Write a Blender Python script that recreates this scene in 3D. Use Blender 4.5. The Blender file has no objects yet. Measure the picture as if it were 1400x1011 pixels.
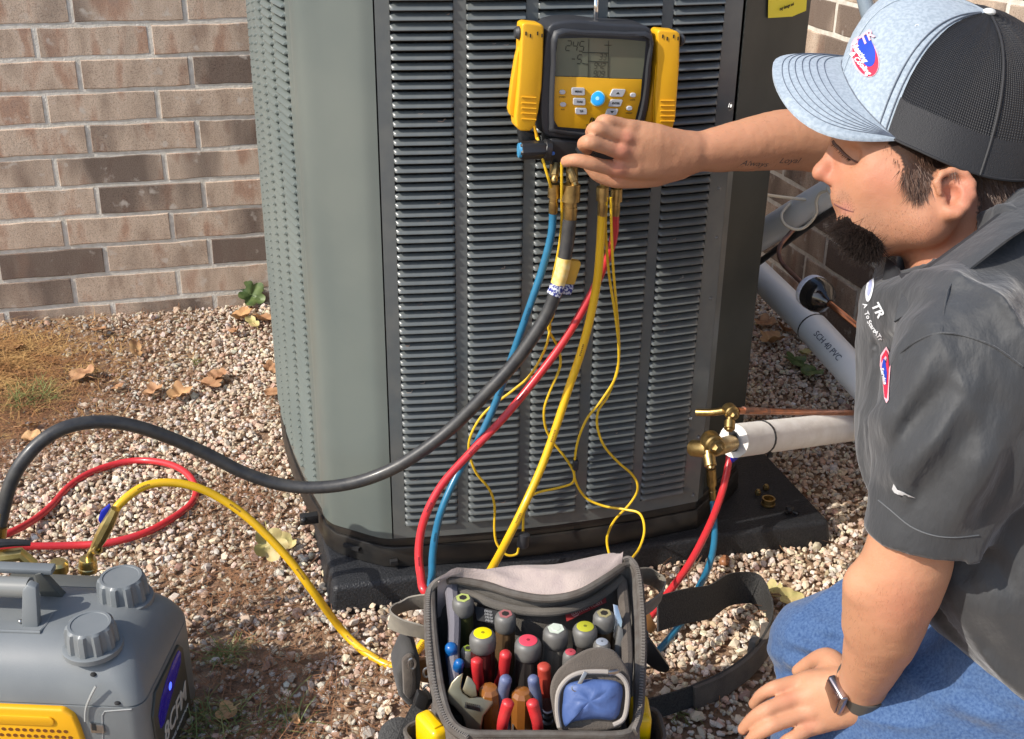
import bpy, bmesh, math, random
import numpy as np
from mathutils import Vector, Matrix
rnd = random.Random(7)
rng = np.random.default_rng(11)
SC = bpy.context.scene
COL = SC.collection
# ---------------------------------------------------------------- camera
H = 1.14
CAMR = Matrix(((0.96664414, 0.09723645, -0.23694762), (-0.2558473, 0.40951837, -0.87569222), (0.0118852, 0.90710516, 0.42073621)))
cam = bpy.data.cameras.new('camera'); camo = bpy.data.objects.new('camera', cam); COL.objects.link(camo)
camo.matrix_world = Matrix.Translation((0, 0, H)) @ CAMR.to_4x4()
cam.sensor_width = 36.0; cam.lens = 1593.0 / 1400 * 36.0
cam.clip_start = 0.02; cam.clip_end = 500
SC.camera = camo
# ---------------------------------------------------------------- light
SUN = Vector((-0.74, -0.16, 0.66)).normalized()      # direction towards the sun
world = bpy.data.worlds.new('World'); SC.world = world; world.use_nodes = True
wn = world.node_tree; wn.nodes.clear()
sky = wn.nodes.new('ShaderNodeTexSky'); sky.sky_type = 'NISHITA'; sky.sun_disc = False
sky.sun_elevation = math.asin(SUN.z); sky.sun_rotation = math.atan2(SUN.x, SUN.y)
sky.air_density = 1.0; sky.dust_density = 1.5
bg = wn.nodes.new('ShaderNodeBackground'); bg.inputs['Strength'].default_value = 0.15
wo = wn.nodes.new('ShaderNodeOutputWorld')
wn.links.new(sky.outputs[0], bg.inputs[0]); wn.links.new(bg.outputs[0], wo.inputs[0])
sl = bpy.data.lights.new('sun', 'SUN'); sl.energy = 3.6; sl.angle = math.radians(0.5); sl.color = (1.0, 0.935, 0.84)
so = bpy.data.objects.new('sun', sl); COL.objects.link(so)
so.rotation_euler = SUN.to_track_quat('Z', 'Y').to_euler()
SC.view_settings.view_transform = 'Standard'; SC.view_settings.look = 'None'
SC.view_settings.gamma = 1; SC.view_settings.use_curve_mapping = False
SC.view_settings.exposure = 0.50

# ---------------------------------------------------------------- helpers
def ray(px, py):
    return CAMR @ Vector((px - 700.0, 505.5 - py, -1593.0))
O = Vector((0, 0, H))
def PY(px, py, Y):            # point at distance Y in front of the camera seen at a photograph pixel
    r = ray(px, py); return O + r * (Y / r.y)
def PZ(px, py, z=0.0):        # the same for a height
    r = ray(px, py); return O + r * ((z - H) / r.z)
def PX(px, py, X):
    r = ray(px, py); return O + r * (X / r.x)
def PD(px, py, d):            # the same for a depth along the lens axis
    return O + ray(px, py) * (d / 1593.0)
def lerp(a, b, t): return a + (b - a) * t

_ng = rng.random((64, 64, 64))
def vnoise(p, scale=1.0, off=0.0):
    p = np.asarray(p, float) * scale + off + 100.0
    i = np.floor(p).astype(int); f = p - i; f = f * f * (3 - 2 * f)
    r = 0
    for a in (0, 1):
        for b in (0, 1):
            for c in (0, 1):
                w = (f[..., 0] if a else 1 - f[..., 0]) * (f[..., 1] if b else 1 - f[..., 1]) * (f[..., 2] if c else 1 - f[..., 2])
                r = r + w * _ng[(i[..., 0] + a) % 64, (i[..., 1] + b) % 64, (i[..., 2] + c) % 64]
    return r * 2 - 1

# ---- materials
MATS = {}
def mat(name, col, rough=0.6, metal=0.0, col2=None, nscale=40.0, bump=0.0, bscale=300.0, spec=0.5, coat=0.0, sss=0.0, emit=None,
        rvar=0.0, detail=4.0, contrast=(0.35, 0.65), bdist=0.001, sheen=0.0, aniso=None, trans=0.0, alpha=1.0):
    if name in MATS: return MATS[name]
    m = bpy.data.materials.new(name); m.use_nodes = True; nt = m.node_tree; N = nt.nodes; L = nt.links
    b = N['Principled BSDF']
    b.inputs['Base Color'].default_value = (*col, 1); b.inputs['Roughness'].default_value = rough
    b.inputs['Metallic'].default_value = metal; b.inputs['Specular IOR Level'].default_value = spec
    b.inputs['Coat Weight'].default_value = coat; b.inputs['Coat Roughness'].default_value = 0.15
    if sheen: b.inputs['Sheen Weight'].default_value = sheen
    if trans: b.inputs['Transmission Weight'].default_value = trans
    if alpha < 1: b.inputs['Alpha'].default_value = alpha
    if sss:
        b.inputs['Subsurface Weight'].default_value = sss; b.inputs['Subsurface Radius'].default_value = (1.0, 0.35, 0.18)
        b.inputs['Subsurface Scale'].default_value = 0.008
    if emit:
        b.inputs['Emission Color'].default_value = (*emit[0], 1); b.inputs['Emission Strength'].default_value = emit[1]
    tc = N.new('ShaderNodeTexCoord')
    src = tc.outputs['Object']
    if aniso:
        mp = N.new('ShaderNodeMapping'); mp.inputs['Scale'].default_value = aniso; L.new(src, mp.inputs[0]); src = mp.outputs[0]
    if col2 is not None:
        n = N.new('ShaderNodeTexNoise'); n.inputs['Scale'].default_value = nscale; n.inputs['Detail'].default_value = detail
        L.new(src, n.inputs['Vector'])
        r = N.new('ShaderNodeValToRGB'); r.color_ramp.elements[0].position = contrast[0]; r.color_ramp.elements[1].position = contrast[1]
        r.color_ramp.elements[0].color = (*col, 1); r.color_ramp.elements[1].color = (*col2, 1)
        L.new(n.outputs['Fac'], r.inputs[0]); L.new(r.outputs[0], b.inputs['Base Color'])
    if bump:
        n2 = N.new('ShaderNodeTexNoise'); n2.inputs['Scale'].default_value = bscale; n2.inputs['Detail'].default_value = 4
        L.new(src, n2.inputs['Vector'])
        bp = N.new('ShaderNodeBump'); bp.inputs['Strength'].default_value = bump; bp.inputs['Distance'].default_value = bdist
        L.new(n2.outputs['Fac'], bp.inputs['Height']); L.new(bp.outputs[0], b.inputs['Normal'])
    if rvar:
        n3 = N.new('ShaderNodeTexNoise'); n3.inputs['Scale'].default_value = nscale * 0.7; n3.inputs['Detail'].default_value = 5
        L.new(src, n3.inputs['Vector'])
        mr = N.new('ShaderNodeMapRange'); mr.inputs['To Min'].default_value = max(0.05, rough - rvar); mr.inputs['To Max'].default_value = min(1, rough + rvar)
        L.new(n3.outputs['Fac'], mr.inputs['Value']); L.new(mr.outputs[0], b.inputs['Roughness'])
    MATS[name] = m
    return m

# ---- meshes
def me_from(name, V, F, smooth=False):
    me = bpy.data.meshes.new(name)
    me.from_pydata([tuple(map(float, v)) for v in V], [], [tuple(int(i) for i in f) for f in F]); me.update()
    if smooth: me.polygons.foreach_set('use_smooth', [True] * len(me.polygons))
    return me
def me_np(name, V, Q, smooth=True, n=4):      # numpy quads or triangles
    me = bpy.data.meshes.new(name)
    V = np.asarray(V, np.float32); Q = np.asarray(Q, np.int32)
    me.vertices.add(len(V)); me.vertices.foreach_set('co', V.ravel())
    me.loops.add(Q.size); me.loops.foreach_set('vertex_index', Q.ravel())
    me.polygons.add(len(Q)); me.polygons.foreach_set('loop_start', np.arange(0, Q.size, n, dtype=np.int32))
    me.polygons.foreach_set('use_smooth', np.full(len(Q), smooth)); me.update(calc_edges=True); me.validate()
    return me

class G:                                   # geometry collector
    def __init__(s): s.V = []; s.F = []
    def add(s, V, F):
        o = len(s.V); s.V += [Vector(v) for v in V]; s.F += [tuple(i + o for i in f) for f in F]; return s
    def tube(s, pts, r, n=10, sub=4, caps=True):
        pts = [Vector(p) for p in pts]
        if sub > 1 and len(pts) > 2: pts = spline(pts, sub)
        R = r if callable(r) else (lambda t: r)
        k = len(pts); T = []
        for i in range(k):
            a = pts[max(i - 1, 0)]; b = pts[min(i + 1, k - 1)]; T.append((b - a).normalized() if (b - a).length > 1e-9 else Vector((0, 0, 1)))
        up = Vector((0, 0, 1)) if abs(T[0].z) < 0.9 else Vector((1, 0, 0))
        u = T[0].cross(up).normalized(); V = []; F = []
        for i in range(k):
            u = (u - T[i] * u.dot(T[i])).normalized(); w = T[i].cross(u); rr = R(i / max(1, k - 1))
            for j in range(n):
                a = 2 * math.pi * j / n; V.append(pts[i] + (u * math.cos(a) + w * math.sin(a)) * rr)
        for i in range(k - 1):
            for j in range(n):
                F.append((i * n + j, i * n + (j + 1) % n, (i + 1) * n + (j + 1) % n, (i + 1) * n + j))
        if caps: F.append(tuple(range(n))[::-1]); F.append(tuple((k - 1) * n + j for j in range(n)))
        return s.add(V, F)
    def lathe(s, p0, p1, prof, n=16, flat=None):       # prof: (distance along 0..1 in metres, radius)
        p0 = Vector(p0); p1 = Vector(p1); ax = (p1 - p0).normalized()
        up = Vector((0, 0, 1)) if abs(ax.z) < 0.9 else Vector((1, 0, 0))
        u = ax.cross(up).normalized(); w = ax.cross(u); V = []; F = []
        for (d, r) in prof:
            for j in range(n):
                a = 2 * math.pi * j / n; V.append(p0 + ax * d + (u * math.cos(a) + w * math.sin(a)) * r)
        for i in range(len(prof) - 1):
            for j in range(n): F.append((i * n + j, i * n + (j + 1) % n, (i + 1) * n + (j + 1) % n, (i + 1) * n + j))
        F.append(tuple(range(n))[::-1]); F.append(tuple((len(prof) - 1) * n + j for j in range(n)))
        return s.add(V, F)
    def box(s, c, sz, M=None):
        c = Vector(c); V = []
        for x in (-1, 1):
            for y in (-1, 1):
                for z in (-1, 1):
                    v = Vector((x * sz[0] / 2, y * sz[1] / 2, z * sz[2] / 2)); V.append((M @ v if M else v) + c)
        return s.add(V, [(0, 1, 3, 2), (4, 6, 7, 5), (0, 4, 5, 1), (2, 3, 7, 6), (0, 2, 6, 4), (1, 5, 7, 3)])
    def prism(s, pts, dvec):              # outline pts (3D, planar), extruded by dvec
        n = len(pts); pts = [Vector(p) for p in pts]; dvec = Vector(dvec)
        V = pts + [p + dvec for p in pts]
        F = [tuple(range(n)), tuple(range(2 * n - 1, n - 1, -1))] + [(i, i + n, (i + 1) % n + n, (i + 1) % n) for i in range(n)]
        return s.add(V, F)
    def sphere(s, c, r, seg=12, rings=8, M=None):
        V = []; F = []; c = Vector(c)
        for i in range(rings + 1):
            t = math.pi * i / rings
            for j in range(seg):
                a = 2 * math.pi * j / seg
                v = Vector((math.sin(t) * math.cos(a), math.sin(t) * math.sin(a), math.cos(t))) * r
                V.append((M @ v if M else v) + c)
        for i in range(rings):
            for j in range(seg): F.append((i * seg + j, (i + 1) * seg + j, (i + 1) * seg + (j + 1) % seg, i * seg + (j + 1) % seg))
        return s.add(V, F)
    def xf(s, M):
        s.V = [M @ v for v in s.V]; return s
def spline(pts, sub):
    out = []; n = len(pts)
    for i in range(n - 1):
        p0 = pts[max(i - 1, 0)]; p1 = pts[i]; p2 = pts[i + 1]; p3 = pts[min(i + 2, n - 1)]
        for k in range(sub):
            t = k / sub
            out.append(0.5 * ((2 * p1) + (p2 - p0) * t + (2 * p0 - 5 * p1 + 4 * p2 - p3) * t * t + (3 * p1 - p0 - 3 * p2 + p3) * t ** 3))
    out.append(pts[-1]); return out

def obj(name, data, parent=None, mt=None):
    o = bpy.data.objects.new(name, data); COL.objects.link(o)
    if parent is not None: o.parent = parent
    if mt is not None and data is not None: data.materials.append(mt)
    return o
def thing(name, label, cat, loc, group=None):
    o = bpy.data.objects.new(name, None); COL.objects.link(o); o.location = Vector(loc); o['label'] = label; o['category'] = cat
    o.empty_display_size = 0.02
    if group: o['group'] = group
    return o
def rootloc(p):
    while p.parent is not None: p = p.parent
    return p.location.copy()
def part(name, g, mt, parent=None, bevel=0.0, seg=2, smooth=True, angle=35, sub=0, label=None, solid=0.0, weld=False):
    """geometry written in world coordinates becomes a mesh object in its thing's frame"""
    off = rootloc(parent) if parent is not None else Vector((0, 0, 0))
    me = bpy.data.meshes.new(name)
    bm = bmesh.new()
    vs = [bm.verts.new(v - off) for v in g.V]
    for f in g.F:
        try: bm.faces.new([vs[i] for i in f])
        except ValueError: pass
    if weld: bmesh.ops.remove_doubles(bm, verts=bm.verts, dist=1e-5)
    bmesh.ops.recalc_face_normals(bm, faces=bm.faces)
    if solid:
        bmesh.ops.solidify(bm, geom=bm.faces[:], thickness=solid)
    if bevel > 0:
        es = [e for e in bm.edges if len(e.link_faces) == 2 and e.calc_face_angle(0) > math.radians(28)]
        bmesh.ops.bevel(bm, geom=es, offset=bevel, segments=seg, affect='EDGES', profile=0.5, clamp_overlap=True)
    if smooth:
        for f in bm.faces: f.smooth = True
        for e in bm.edges:
            if len(e.link_faces) == 2 and e.calc_face_angle(0) > math.radians(angle): e.smooth = False
    bm.to_mesh(me); bm.free()
    o = obj(name, me, parent, mt)
    if sub:
        md = o.modifiers.new('s', 'SUBSURF'); md.levels = sub; md.render_levels = sub
    if label: o['label'] = label
    return o
def top(o, label, cat, group=None):
    o['label'] = label; o['category'] = cat
    if group: o['group'] = group
    return o
def struct(o, kind='structure'):
    o['kind'] = kind; return o
def copy_tree(o, parent=None):
    c = o.copy(); COL.objects.link(c); c.parent = parent
    for ch in list(o.children): copy_tree(ch, c)
    return c
def outline(pts, sub=4):          # closed smooth outline of 3D points
    n = len(pts); pts = [Vector(p) for p in pts]; out = []
    for i in range(n):
        p0, p1, p2, p3 = pts[i - 1], pts[i], pts[(i + 1) % n], pts[(i + 2) % n]
        for k in range(sub):
            t = k / sub
            out.append(0.5 * ((2 * p1) + (p2 - p0) * t + (2 * p0 - 5 * p1 + 4 * p2 - p3) * t * t + (3 * p1 - p0 - 3 * p2 + p3) * t ** 3))
    return out
def rrect(cx, cy, w, h, r, n=5):   # 2D rounded rectangle
    out = []
    for (sx, sy, a0) in ((1, 1, 0), (-1, 1, 90), (-1, -1, 180), (1, -1, 270)):
        for k in range(n + 1):
            a = math.radians(a0 + 90 * k / n); out.append((cx + sx * (w / 2 - r) + r * math.cos(a), cy + sy * (h / 2 - r) + r * math.sin(a)))
    return out
def text_geo(body, size, M, extrude=0.0004, bold=0.0, shear=0.0, sx=1.0):
    """flat lettering as geometry: M maps the text's x/y plane into the world"""
    cu = bpy.data.curves.new('lettering', 'FONT'); cu.body = body; cu.size = size; cu.extrude = extrude; cu.offset = bold
    cu.align_x = 'CENTER'; cu.align_y = 'CENTER'; cu.shear = shear; cu.resolution_u = 3
    o = bpy.data.objects.new('lettering', cu); COL.objects.link(o)
    dg = bpy.context.evaluated_depsgraph_get(); dg.update()
    me = bpy.data.meshes.new_from_object(o.evaluated_get(dg)); g = G()
    S = Matrix.Diagonal((sx, 1, 1, 1))
    g.add([M @ (S @ v.co) for v in me.vertices], [tuple(p.vertices) for p in me.polygons])
    bpy.data.objects.remove(o); bpy.data.curves.remove(cu); bpy.data.meshes.remove(me)
    return g
def frame(o, x, y, z=None):       # matrix from an origin and two axes
    x = Vector(x).normalized(); y = Vector(y); y = (y - x * y.dot(x)).normalized(); z = x.cross(y)
    M = Matrix((x, y, z)).transposed().to_4x4(); M.translation = Vector(o); return M

# ================================================================ GROUND
def ground_h(x, y):
    x = np.asarray(x, float); y = np.asarray(y, float)
    p = np.stack([x, y, np.zeros_like(x)], -1)
    h = 0.012 * vnoise(p, 1.7) + 0.006 * vnoise(p, 5.0, 7)
    near = np.clip(np.minimum(np.minimum(x + 0.02, 1.12 - x), np.minimum(y - 1.42, 2.6 - y)) / 0.12 + 1, 0, 1)
    return h * (1 - near)
m_dirt = mat('dirt', (0.20, 0.115, 0.068), 0.95, col2=(0.34, 0.235, 0.15), nscale=14, bump=0.8, bscale=160, bdist=0.006, contrast=(0.3, 0.7), detail=8)
gx = np.concatenate([[-200, -60, -20, -8, -3], np.linspace(-1.4, 2.0, 86), [4, 9, 25, 70, 200]])
gy = np.concatenate([[-200, -60, -20, -8, -2, 0], np.linspace(0.4, 3.2, 71), [6, 15, 40, 100, 200]])
GX, GY = np.meshgrid(gx, gy, indexing='ij')
GZ = ground_h(GX, GY) - 0.004
GZ = np.where((np.abs(GX) > 3.5) | (GY < -1) | (GY > 5), -0.03, GZ)
V = np.stack([GX, GY, GZ], -1).reshape(-1, 3); ny = len(gy)
Q = [(i * ny + j, (i + 1) * ny + j, (i + 1) * ny + j + 1, i * ny + j + 1) for i in range(len(gx) - 1) for j in range(ny - 1)]
ground = obj('ground', me_np('ground', V, Q), None, m_dirt); struct(ground)

# straw / dirt patches (where stones are few): centre x, y, radius, strength
PATCH = [(-0.55, 2.62, 0.40, 1.0), (-0.80, 2.3, 0.25, 0.7), (0.02, 1.30, 0.13, 0.45), (-0.02, 1.65, 0.10, 0.45), (0.06, 1.20, 0.12, 0.6), (-0.2, 2.8, 0.3, 0.45), (-0.9, 1.9, 0.2, 0.3),
         (-0.02, 1.95, 0.09, 0.3), (-0.45, 2.2, 0.12, 0.35)] + [(*PZ(a_, b_).xy, r_, s_) for a_, b_, r_, s_ in [(320, 800, .10, .62), (370, 900, .10, .6), (330, 700, .09, .5), (440, 975, .10, .6), (300, 960, .12, .7), (395, 560, .05, .4), (40, 560, .12, .6), (100, 480, .14, .7)]]
def dirtiness(x, y):
    d = np.zeros_like(x)
    for cx_, cy_, r, s in PATCH: d = np.maximum(d, s * np.exp(-(((x - cx_) ** 2 + (y - cy_) ** 2) / r ** 2) ** 1.5))
    p = np.stack([x, y, np.zeros_like(x)], -1)
    return np.clip(d + 0.25 * vnoise(p, 9.0, 3) * (d > 0.05) + 0.16 * np.clip(vnoise(p, 4, 9), 0, 1), 0, 1)
# pebble shapes (20 faces each)
def ico():
    t = (1 + 5 ** 0.5) / 2
    v = np.array([(-1, t, 0), (1, t, 0), (-1, -t, 0), (1, -t, 0), (0, -1, t), (0, 1, t), (0, -1, -t), (0, 1, -t), (t, 0, -1), (t, 0, 1), (-t, 0, -1), (-t, 0, 1)], float)
    v /= np.linalg.norm(v[0])
    f = np.array([(0, 11, 5), (0, 5, 1), (0, 1, 7), (0, 7, 10), (0, 10, 11), (1, 5, 9), (5, 11, 4), (11, 10, 2), (10, 7, 6), (7, 1, 8), (3, 9, 4), (3, 4, 2), (3, 2, 6), (3, 6, 8), (3, 8, 9), (4, 9, 5), (2, 4, 11), (6, 2, 10), (8, 6, 7), (9, 8, 1)])
    return v, f
ICV, ICF = ico()
SH = []
for k in range(28):
    s = np.array([1.0, rng.uniform(0.6, 1.0), rng.uniform(0.4, 0.72)])
    SH.append(ICV * s * (1 + rng.uniform(-0.2, 0.2, (12, 1))) + rng.uniform(-0.08, 0.08, (12, 3)))
SH = np.array(SH)
def randrot(n, flat=0.6):
    a = rng.uniform(0, 2 * np.pi, n); b = rng.normal(0, flat, n); c = rng.normal(0, flat, n)
    ca, sa, cb, sb, cc, sc = np.cos(a), np.sin(a), np.cos(b), np.sin(b), np.cos(c), np.sin(c); z = np.zeros(n); o = np.ones(n)
    Rz = np.stack([ca, -sa, z, sa, ca, z, z, z, o], -1).reshape(n, 3, 3)
    Rx = np.stack([o, z, z, z, cb, -sb, z, sb, cb], -1).reshape(n, 3, 3)
    Ry = np.stack([cc, z, sc, z, o, z, -sc, z, cc], -1).reshape(n, 3, 3)
    return Rz @ Rx @ Ry
PALW = np.array([[0.68, 0.58, 0.45], [0.63, 0.49, 0.36], [0.55, 0.38, 0.28], [0.70, 0.64, 0.56], [0.54, 0.48, 0.41], [0.38, 0.25, 0.18], [0.73, 0.64, 0.47], [0.46, 0.35, 0.26]])
PW = np.array([0.22, 0.21, 0.12, 0.20, 0.08, 0.04, 0.09, 0.04])
def gravel_pts(n, x0, x1, y0, y1, rmin, rmax, lift):
    x = rng.uniform(x0, x1, n); y = rng.uniform(y0, y1, n); d = dirtiness(x, y)
    keep = rng.uniform(0, 1, n) > d * 0.93
    keep &= ~((x > 0.125) & (x < 1.0) & (y > 1.545) & (y < 2.62))
    keep &= (x < 1.43)
    x, y = x[keep], y[keep]; r = rng.uniform(rmin, rmax, len(x)) * np.exp(rng.normal(0, 0.22, len(x)))
    z = ground_h(x, y) + r * rng.uniform(0.0, 0.55, len(x)) + lift * rng.uniform(0, 1, len(x))
    return np.stack([x, y, z], -1), r
P1, R1 = gravel_pts(84000, -0.95, 1.43, 0.82, 2.93, 0.0036, 0.0056, 0.004)
P2, R2 = gravel_pts(7000, -0.95, 1.43, 0.82, 2.93, 0.0058, 0.0088, 0.004)
PP = np.concatenate([P1, P2]); RR = np.concatenate([R1, R2]); n = len(PP)
which = rng.integers(0, len(SH), n); rot = randrot(n)
VV = np.einsum('nij,nkj->nki', rot, SH[which]) * RR[:, None, None] + PP[:, None, :]
FF = (ICF[None] + (np.arange(n) * 12)[:, None, None]).reshape(-1, 3)
gme = me_np('gravel', VV.reshape(-1, 3), FF, smooth=False, n=3)
pc = PALW[rng.choice(len(PALW), n, p=PW)] * np.exp(rng.normal(0, 0.13, (n, 1))) * (1 + rng.normal(0, 0.03, (n, 3)))
dd = dirtiness(PP[:, 0], PP[:, 1])[:, None]; pc = np.clip(pc * (1 - 0.45 * dd) , 0.02, 0.85)
ca = gme.color_attributes.new('stone', 'FLOAT_COLOR', 'POINT')
cc = np.ones((n, 12, 4), np.float32); cc[:, :, :3] = pc[:, None, :]; ca.data.foreach_set('color', cc.ravel())
m_grav = mat('pebbles', (0.5, 0.4, 0.3), 0.75, bump=0.35, bscale=500, bdist=0.0008)
nt = m_grav.node_tree; at = nt.nodes.new('ShaderNodeAttribute'); at.attribute_name = 'stone'
nz = nt.nodes.new('ShaderNodeTexNoise'); nz.inputs['Scale'].default_value = 230; mx = nt.nodes.new('ShaderNodeMix'); mx.data_type = 'RGBA'; mx.blend_type = 'MULTIPLY'
mr = nt.nodes.new('ShaderNodeMapRange'); mr.inputs['To Min'].default_value = 0.0; mr.inputs['To Max'].default_value = 0.5
nt.links.new(nz.outputs[0], mr.inputs[0]); nt.links.new(mr.outputs[0], mx.inputs[0]); nt.links.new(at.outputs['Color'], mx.inputs[6]); mx.inputs[7].default_value = (0.62, 0.5, 0.42, 1)
nt.links.new(mx.outputs[2], nt.nodes['Principled BSDF'].inputs['Base Color'])
gravel = obj('gravel', gme, None, m_grav); struct(gravel, 'stuff')
gravel['label'] = 'cream and pinkish pea gravel spread over the ground'

# straw, pine needles, dry grass: thin three-sided blades
def blades(name, n, fn, mt, label, w=0.0007, kind='stuff', parent=None):
    V = np.zeros((n, 8, 3)); 
    for i in range(n):
        p, d, L, curl = fn()
        s = Vector((-d.y, d.x, 0)).normalized() * w
        for k in range(4):
            t = k / 3; c = p + d * (L * t) + curl * (t * t * L); ww = s * (1 - 0.75 * t)
            V[i, 2 * k] = c - ww; V[i, 2 * k + 1] = c + ww
    q = np.array([(0, 1, 3, 2), (2, 3, 5, 4), (4, 5, 7, 6)]); F = (q[None] + (np.arange(n) * 8)[:, None, None]).reshape(-1, 4)
    o = obj(name, me_np(name, V.reshape(-1, 3), F), parent, mt); struct(o, kind); 
    if parent is None: o['label'] = label
    return o
m_straw = mat('straw', (0.36, 0.17, 0.06), 0.8, col2=(0.60, 0.38, 0.14), nscale=18)
m_needle = mat('needles', (0.17, 0.07, 0.03), 0.8, col2=(0.34, 0.17, 0.08), nscale=50)
m_grass = mat('green_grass', (0.10, 0.15, 0.035), 0.7, col2=(0.24, 0.25, 0.08), nscale=40)
def straw_fn():
    while True:
        x = rnd.gauss(-0.60, 0.15); y = rnd.gauss(2.62, 0.13)
        if x > -0.95 and y < 2.92: break
    a = rnd.uniform(0, 6.28); el = abs(rnd.gauss(0.05, 0.22))
    hump = 0.05 * math.exp(-((x + 0.62) ** 2 + (y - 2.66) ** 2) / 0.02)
    z = float(ground_h(x, y)) + rnd.uniform(0.004, 0.012) + hump * rnd.random()
    return Vector((x, y, z)), Vector((math.cos(a) * math.cos(el), math.sin(a) * math.cos(el), math.sin(el))), rnd.uniform(0.03, 0.09), Vector((rnd.uniform(-.4, .4), rnd.uniform(-.4, .4), -0.25))
blades('straw', 7000, straw_fn, m_straw, 'golden dry straw heaped against the foot of the brick wall', 0.0008)
def needle_fn():
    while True:
        if rnd.random() < 0.45: x = rnd.gauss(-0.52, 0.17); y = rnd.gauss(2.44, 0.16)
        elif rnd.random() < 0.6:
            c = rnd.choice(PATCH); x = rnd.gauss(c[0], c[2] * .7); y = rnd.gauss(c[1], c[2] * .7)
        else: x = rnd.uniform(-0.9, 1.4); y = rnd.uniform(1.0, 2.9)
        if not (0.1 < x < 1.02 and 1.52 < y < 2.4) and y < 2.92 and x < 1.42: break
    a = rnd.uniform(0, 6.28); el = rnd.gauss(0.05, 0.12)
    return Vector((x, y, float(ground_h(x, y)) + rnd.uniform(0.007, 0.014))), Vector((math.cos(a), math.sin(a), el)), rnd.uniform(0.02, 0.06), Vector((rnd.uniform(-.3, .3), rnd.uniform(-.3, .3), 0))
blades('pine_needles', 9000, needle_fn, m_needle, 'brown pine needles scattered in the gravel', 0.0007)
def tuft(name, cx_, cy_, r, n, label, L=0.05, mt=None):
    def fn():
        a = rnd.uniform(0, 6.28); q = r * math.sqrt(rnd.random()); x = cx_ + q * math.cos(a); y = cy_ + q * math.sin(a)
        a = rnd.uniform(0, 6.28); el = rnd.uniform(0.5, 1.4)
        return Vector((x, y, float(ground_h(x, y)) + 0.002)), Vector((math.cos(a) * math.cos(el), math.sin(a) * math.cos(el), math.sin(el))), L * rnd.uniform(0.5, 1.1), Vector((math.cos(a) * .5, math.sin(a) * .5, -0.3))
    o = blades(name, n, fn, mt or m_grass, label, 0.0011, kind='x'); del o['kind']; top(o, label, 'grass', 'small grass tufts in the gravel'); return o
g0 = PZ(42, 545); tuft('grass_tuft', g0.x, g0.y, 0.05, 170, 'dull green grass tuft beside the brown straw at the far left', 0.055)
g0 = PZ(268, 995); tuft('grass_tuft', g0.x + .02, g0.y, 0.045, 110, 'bright grass tuft at the bottom right corner of the pump', 0.05)
g0 = PZ(385, 985); tuft('grass_tuft', g0.x, g0.y, 0.035, 45, 'thin dry grass tuft in the dirt between the pump and the tool bag', 0.04)
g0 = PZ(258, 885); tuft('grass_tuft', -0.045, 1.47, 0.02, 70, 'small grass tuft behind the right end of the pump', 0.04)
g0 = PZ(930, 982); tuft('grass_tuft', g0.x, g0.y, 0.03, 50, 'sparse green grass tuft beneath the shoulder strap', 0.02)
g0 = PZ(268, 497); tuft('grass_tuft', g0.x, g0.y, 0.012, 30, 'tiny bright green sprout in the gravel left of the condenser', 0.018)

# leaves
def leaf_geo(size, curl, lobes, seed):
    r = random.Random(seed); pts = []
    n = 40
    for i in range(n):
        a = 2 * math.pi * i / n
        rad = size * (0.62 + 0.30 * abs(math.cos(lobes * a / 2)) ** 0.7 + r.uniform(-.03, .03)) * (1.0 if lobes else 0.6)
        if not lobes: rad = size * (0.42 + 0.58 * abs(math.cos(a)) ** 1.6)
        pts.append((rad * math.cos(a), rad * math.sin(a)))
    g = G(); V = [Vector((0, 0, 0))]
    for k, s in enumerate((0.33, 0.66, 1.0)):
        for (x, y) in pts: V.append(Vector((x * s, y * s, 0)))
    F = [(0, 1 + i, 1 + (i + 1) % n) for i in range(n)]
    for k in (0, 1):
        for i in range(n): F.append((1 + k * n + i, 1 + (k + 1) * n + i, 1 + (k + 1) * n + (i + 1) % n, 1 + k * n + (i + 1) % n))
    for v in V:
        d2 = v.y / size; d1 = v.x / size
        v.z = curl * size * (d2 * d2 * 0.8 + 0.35 * d1 * d1 + 0.12 * math.sin(9 * d1 + seed)) + 0.1 * size * math.sin(5 * d2 + seed)
    g.add(V, F); g.tube([(-size * 1.25, 0, 0), (0, 0, curl * 0.02 * size)], 0.0009, 5)
    return g
m_leafb = mat('dead_leaf', (0.28, 0.13, 0.06), 0.75, col2=(0.46, 0.26, 0.13), nscale=45, bump=0.4, bscale=200)
m_leafo = mat('tan_leaf', (0.55, 0.34, 0.15), 0.7, col2=(0.42, 0.22, 0.1), nscale=40, bump=0.4, bscale=200)
m_leafy = mat('yellow_green_leaf', (0.42, 0.38, 0.14), 0.6, col2=(0.52, 0.40, 0.18), nscale=30, bump=0.4, bscale=200)
m_leafg = mat('green_leaf', (0.06, 0.10, 0.03), 0.5, col2=(0.14, 0.19, 0.06), nscale=40, bump=0.4, bscale=200)
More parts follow.
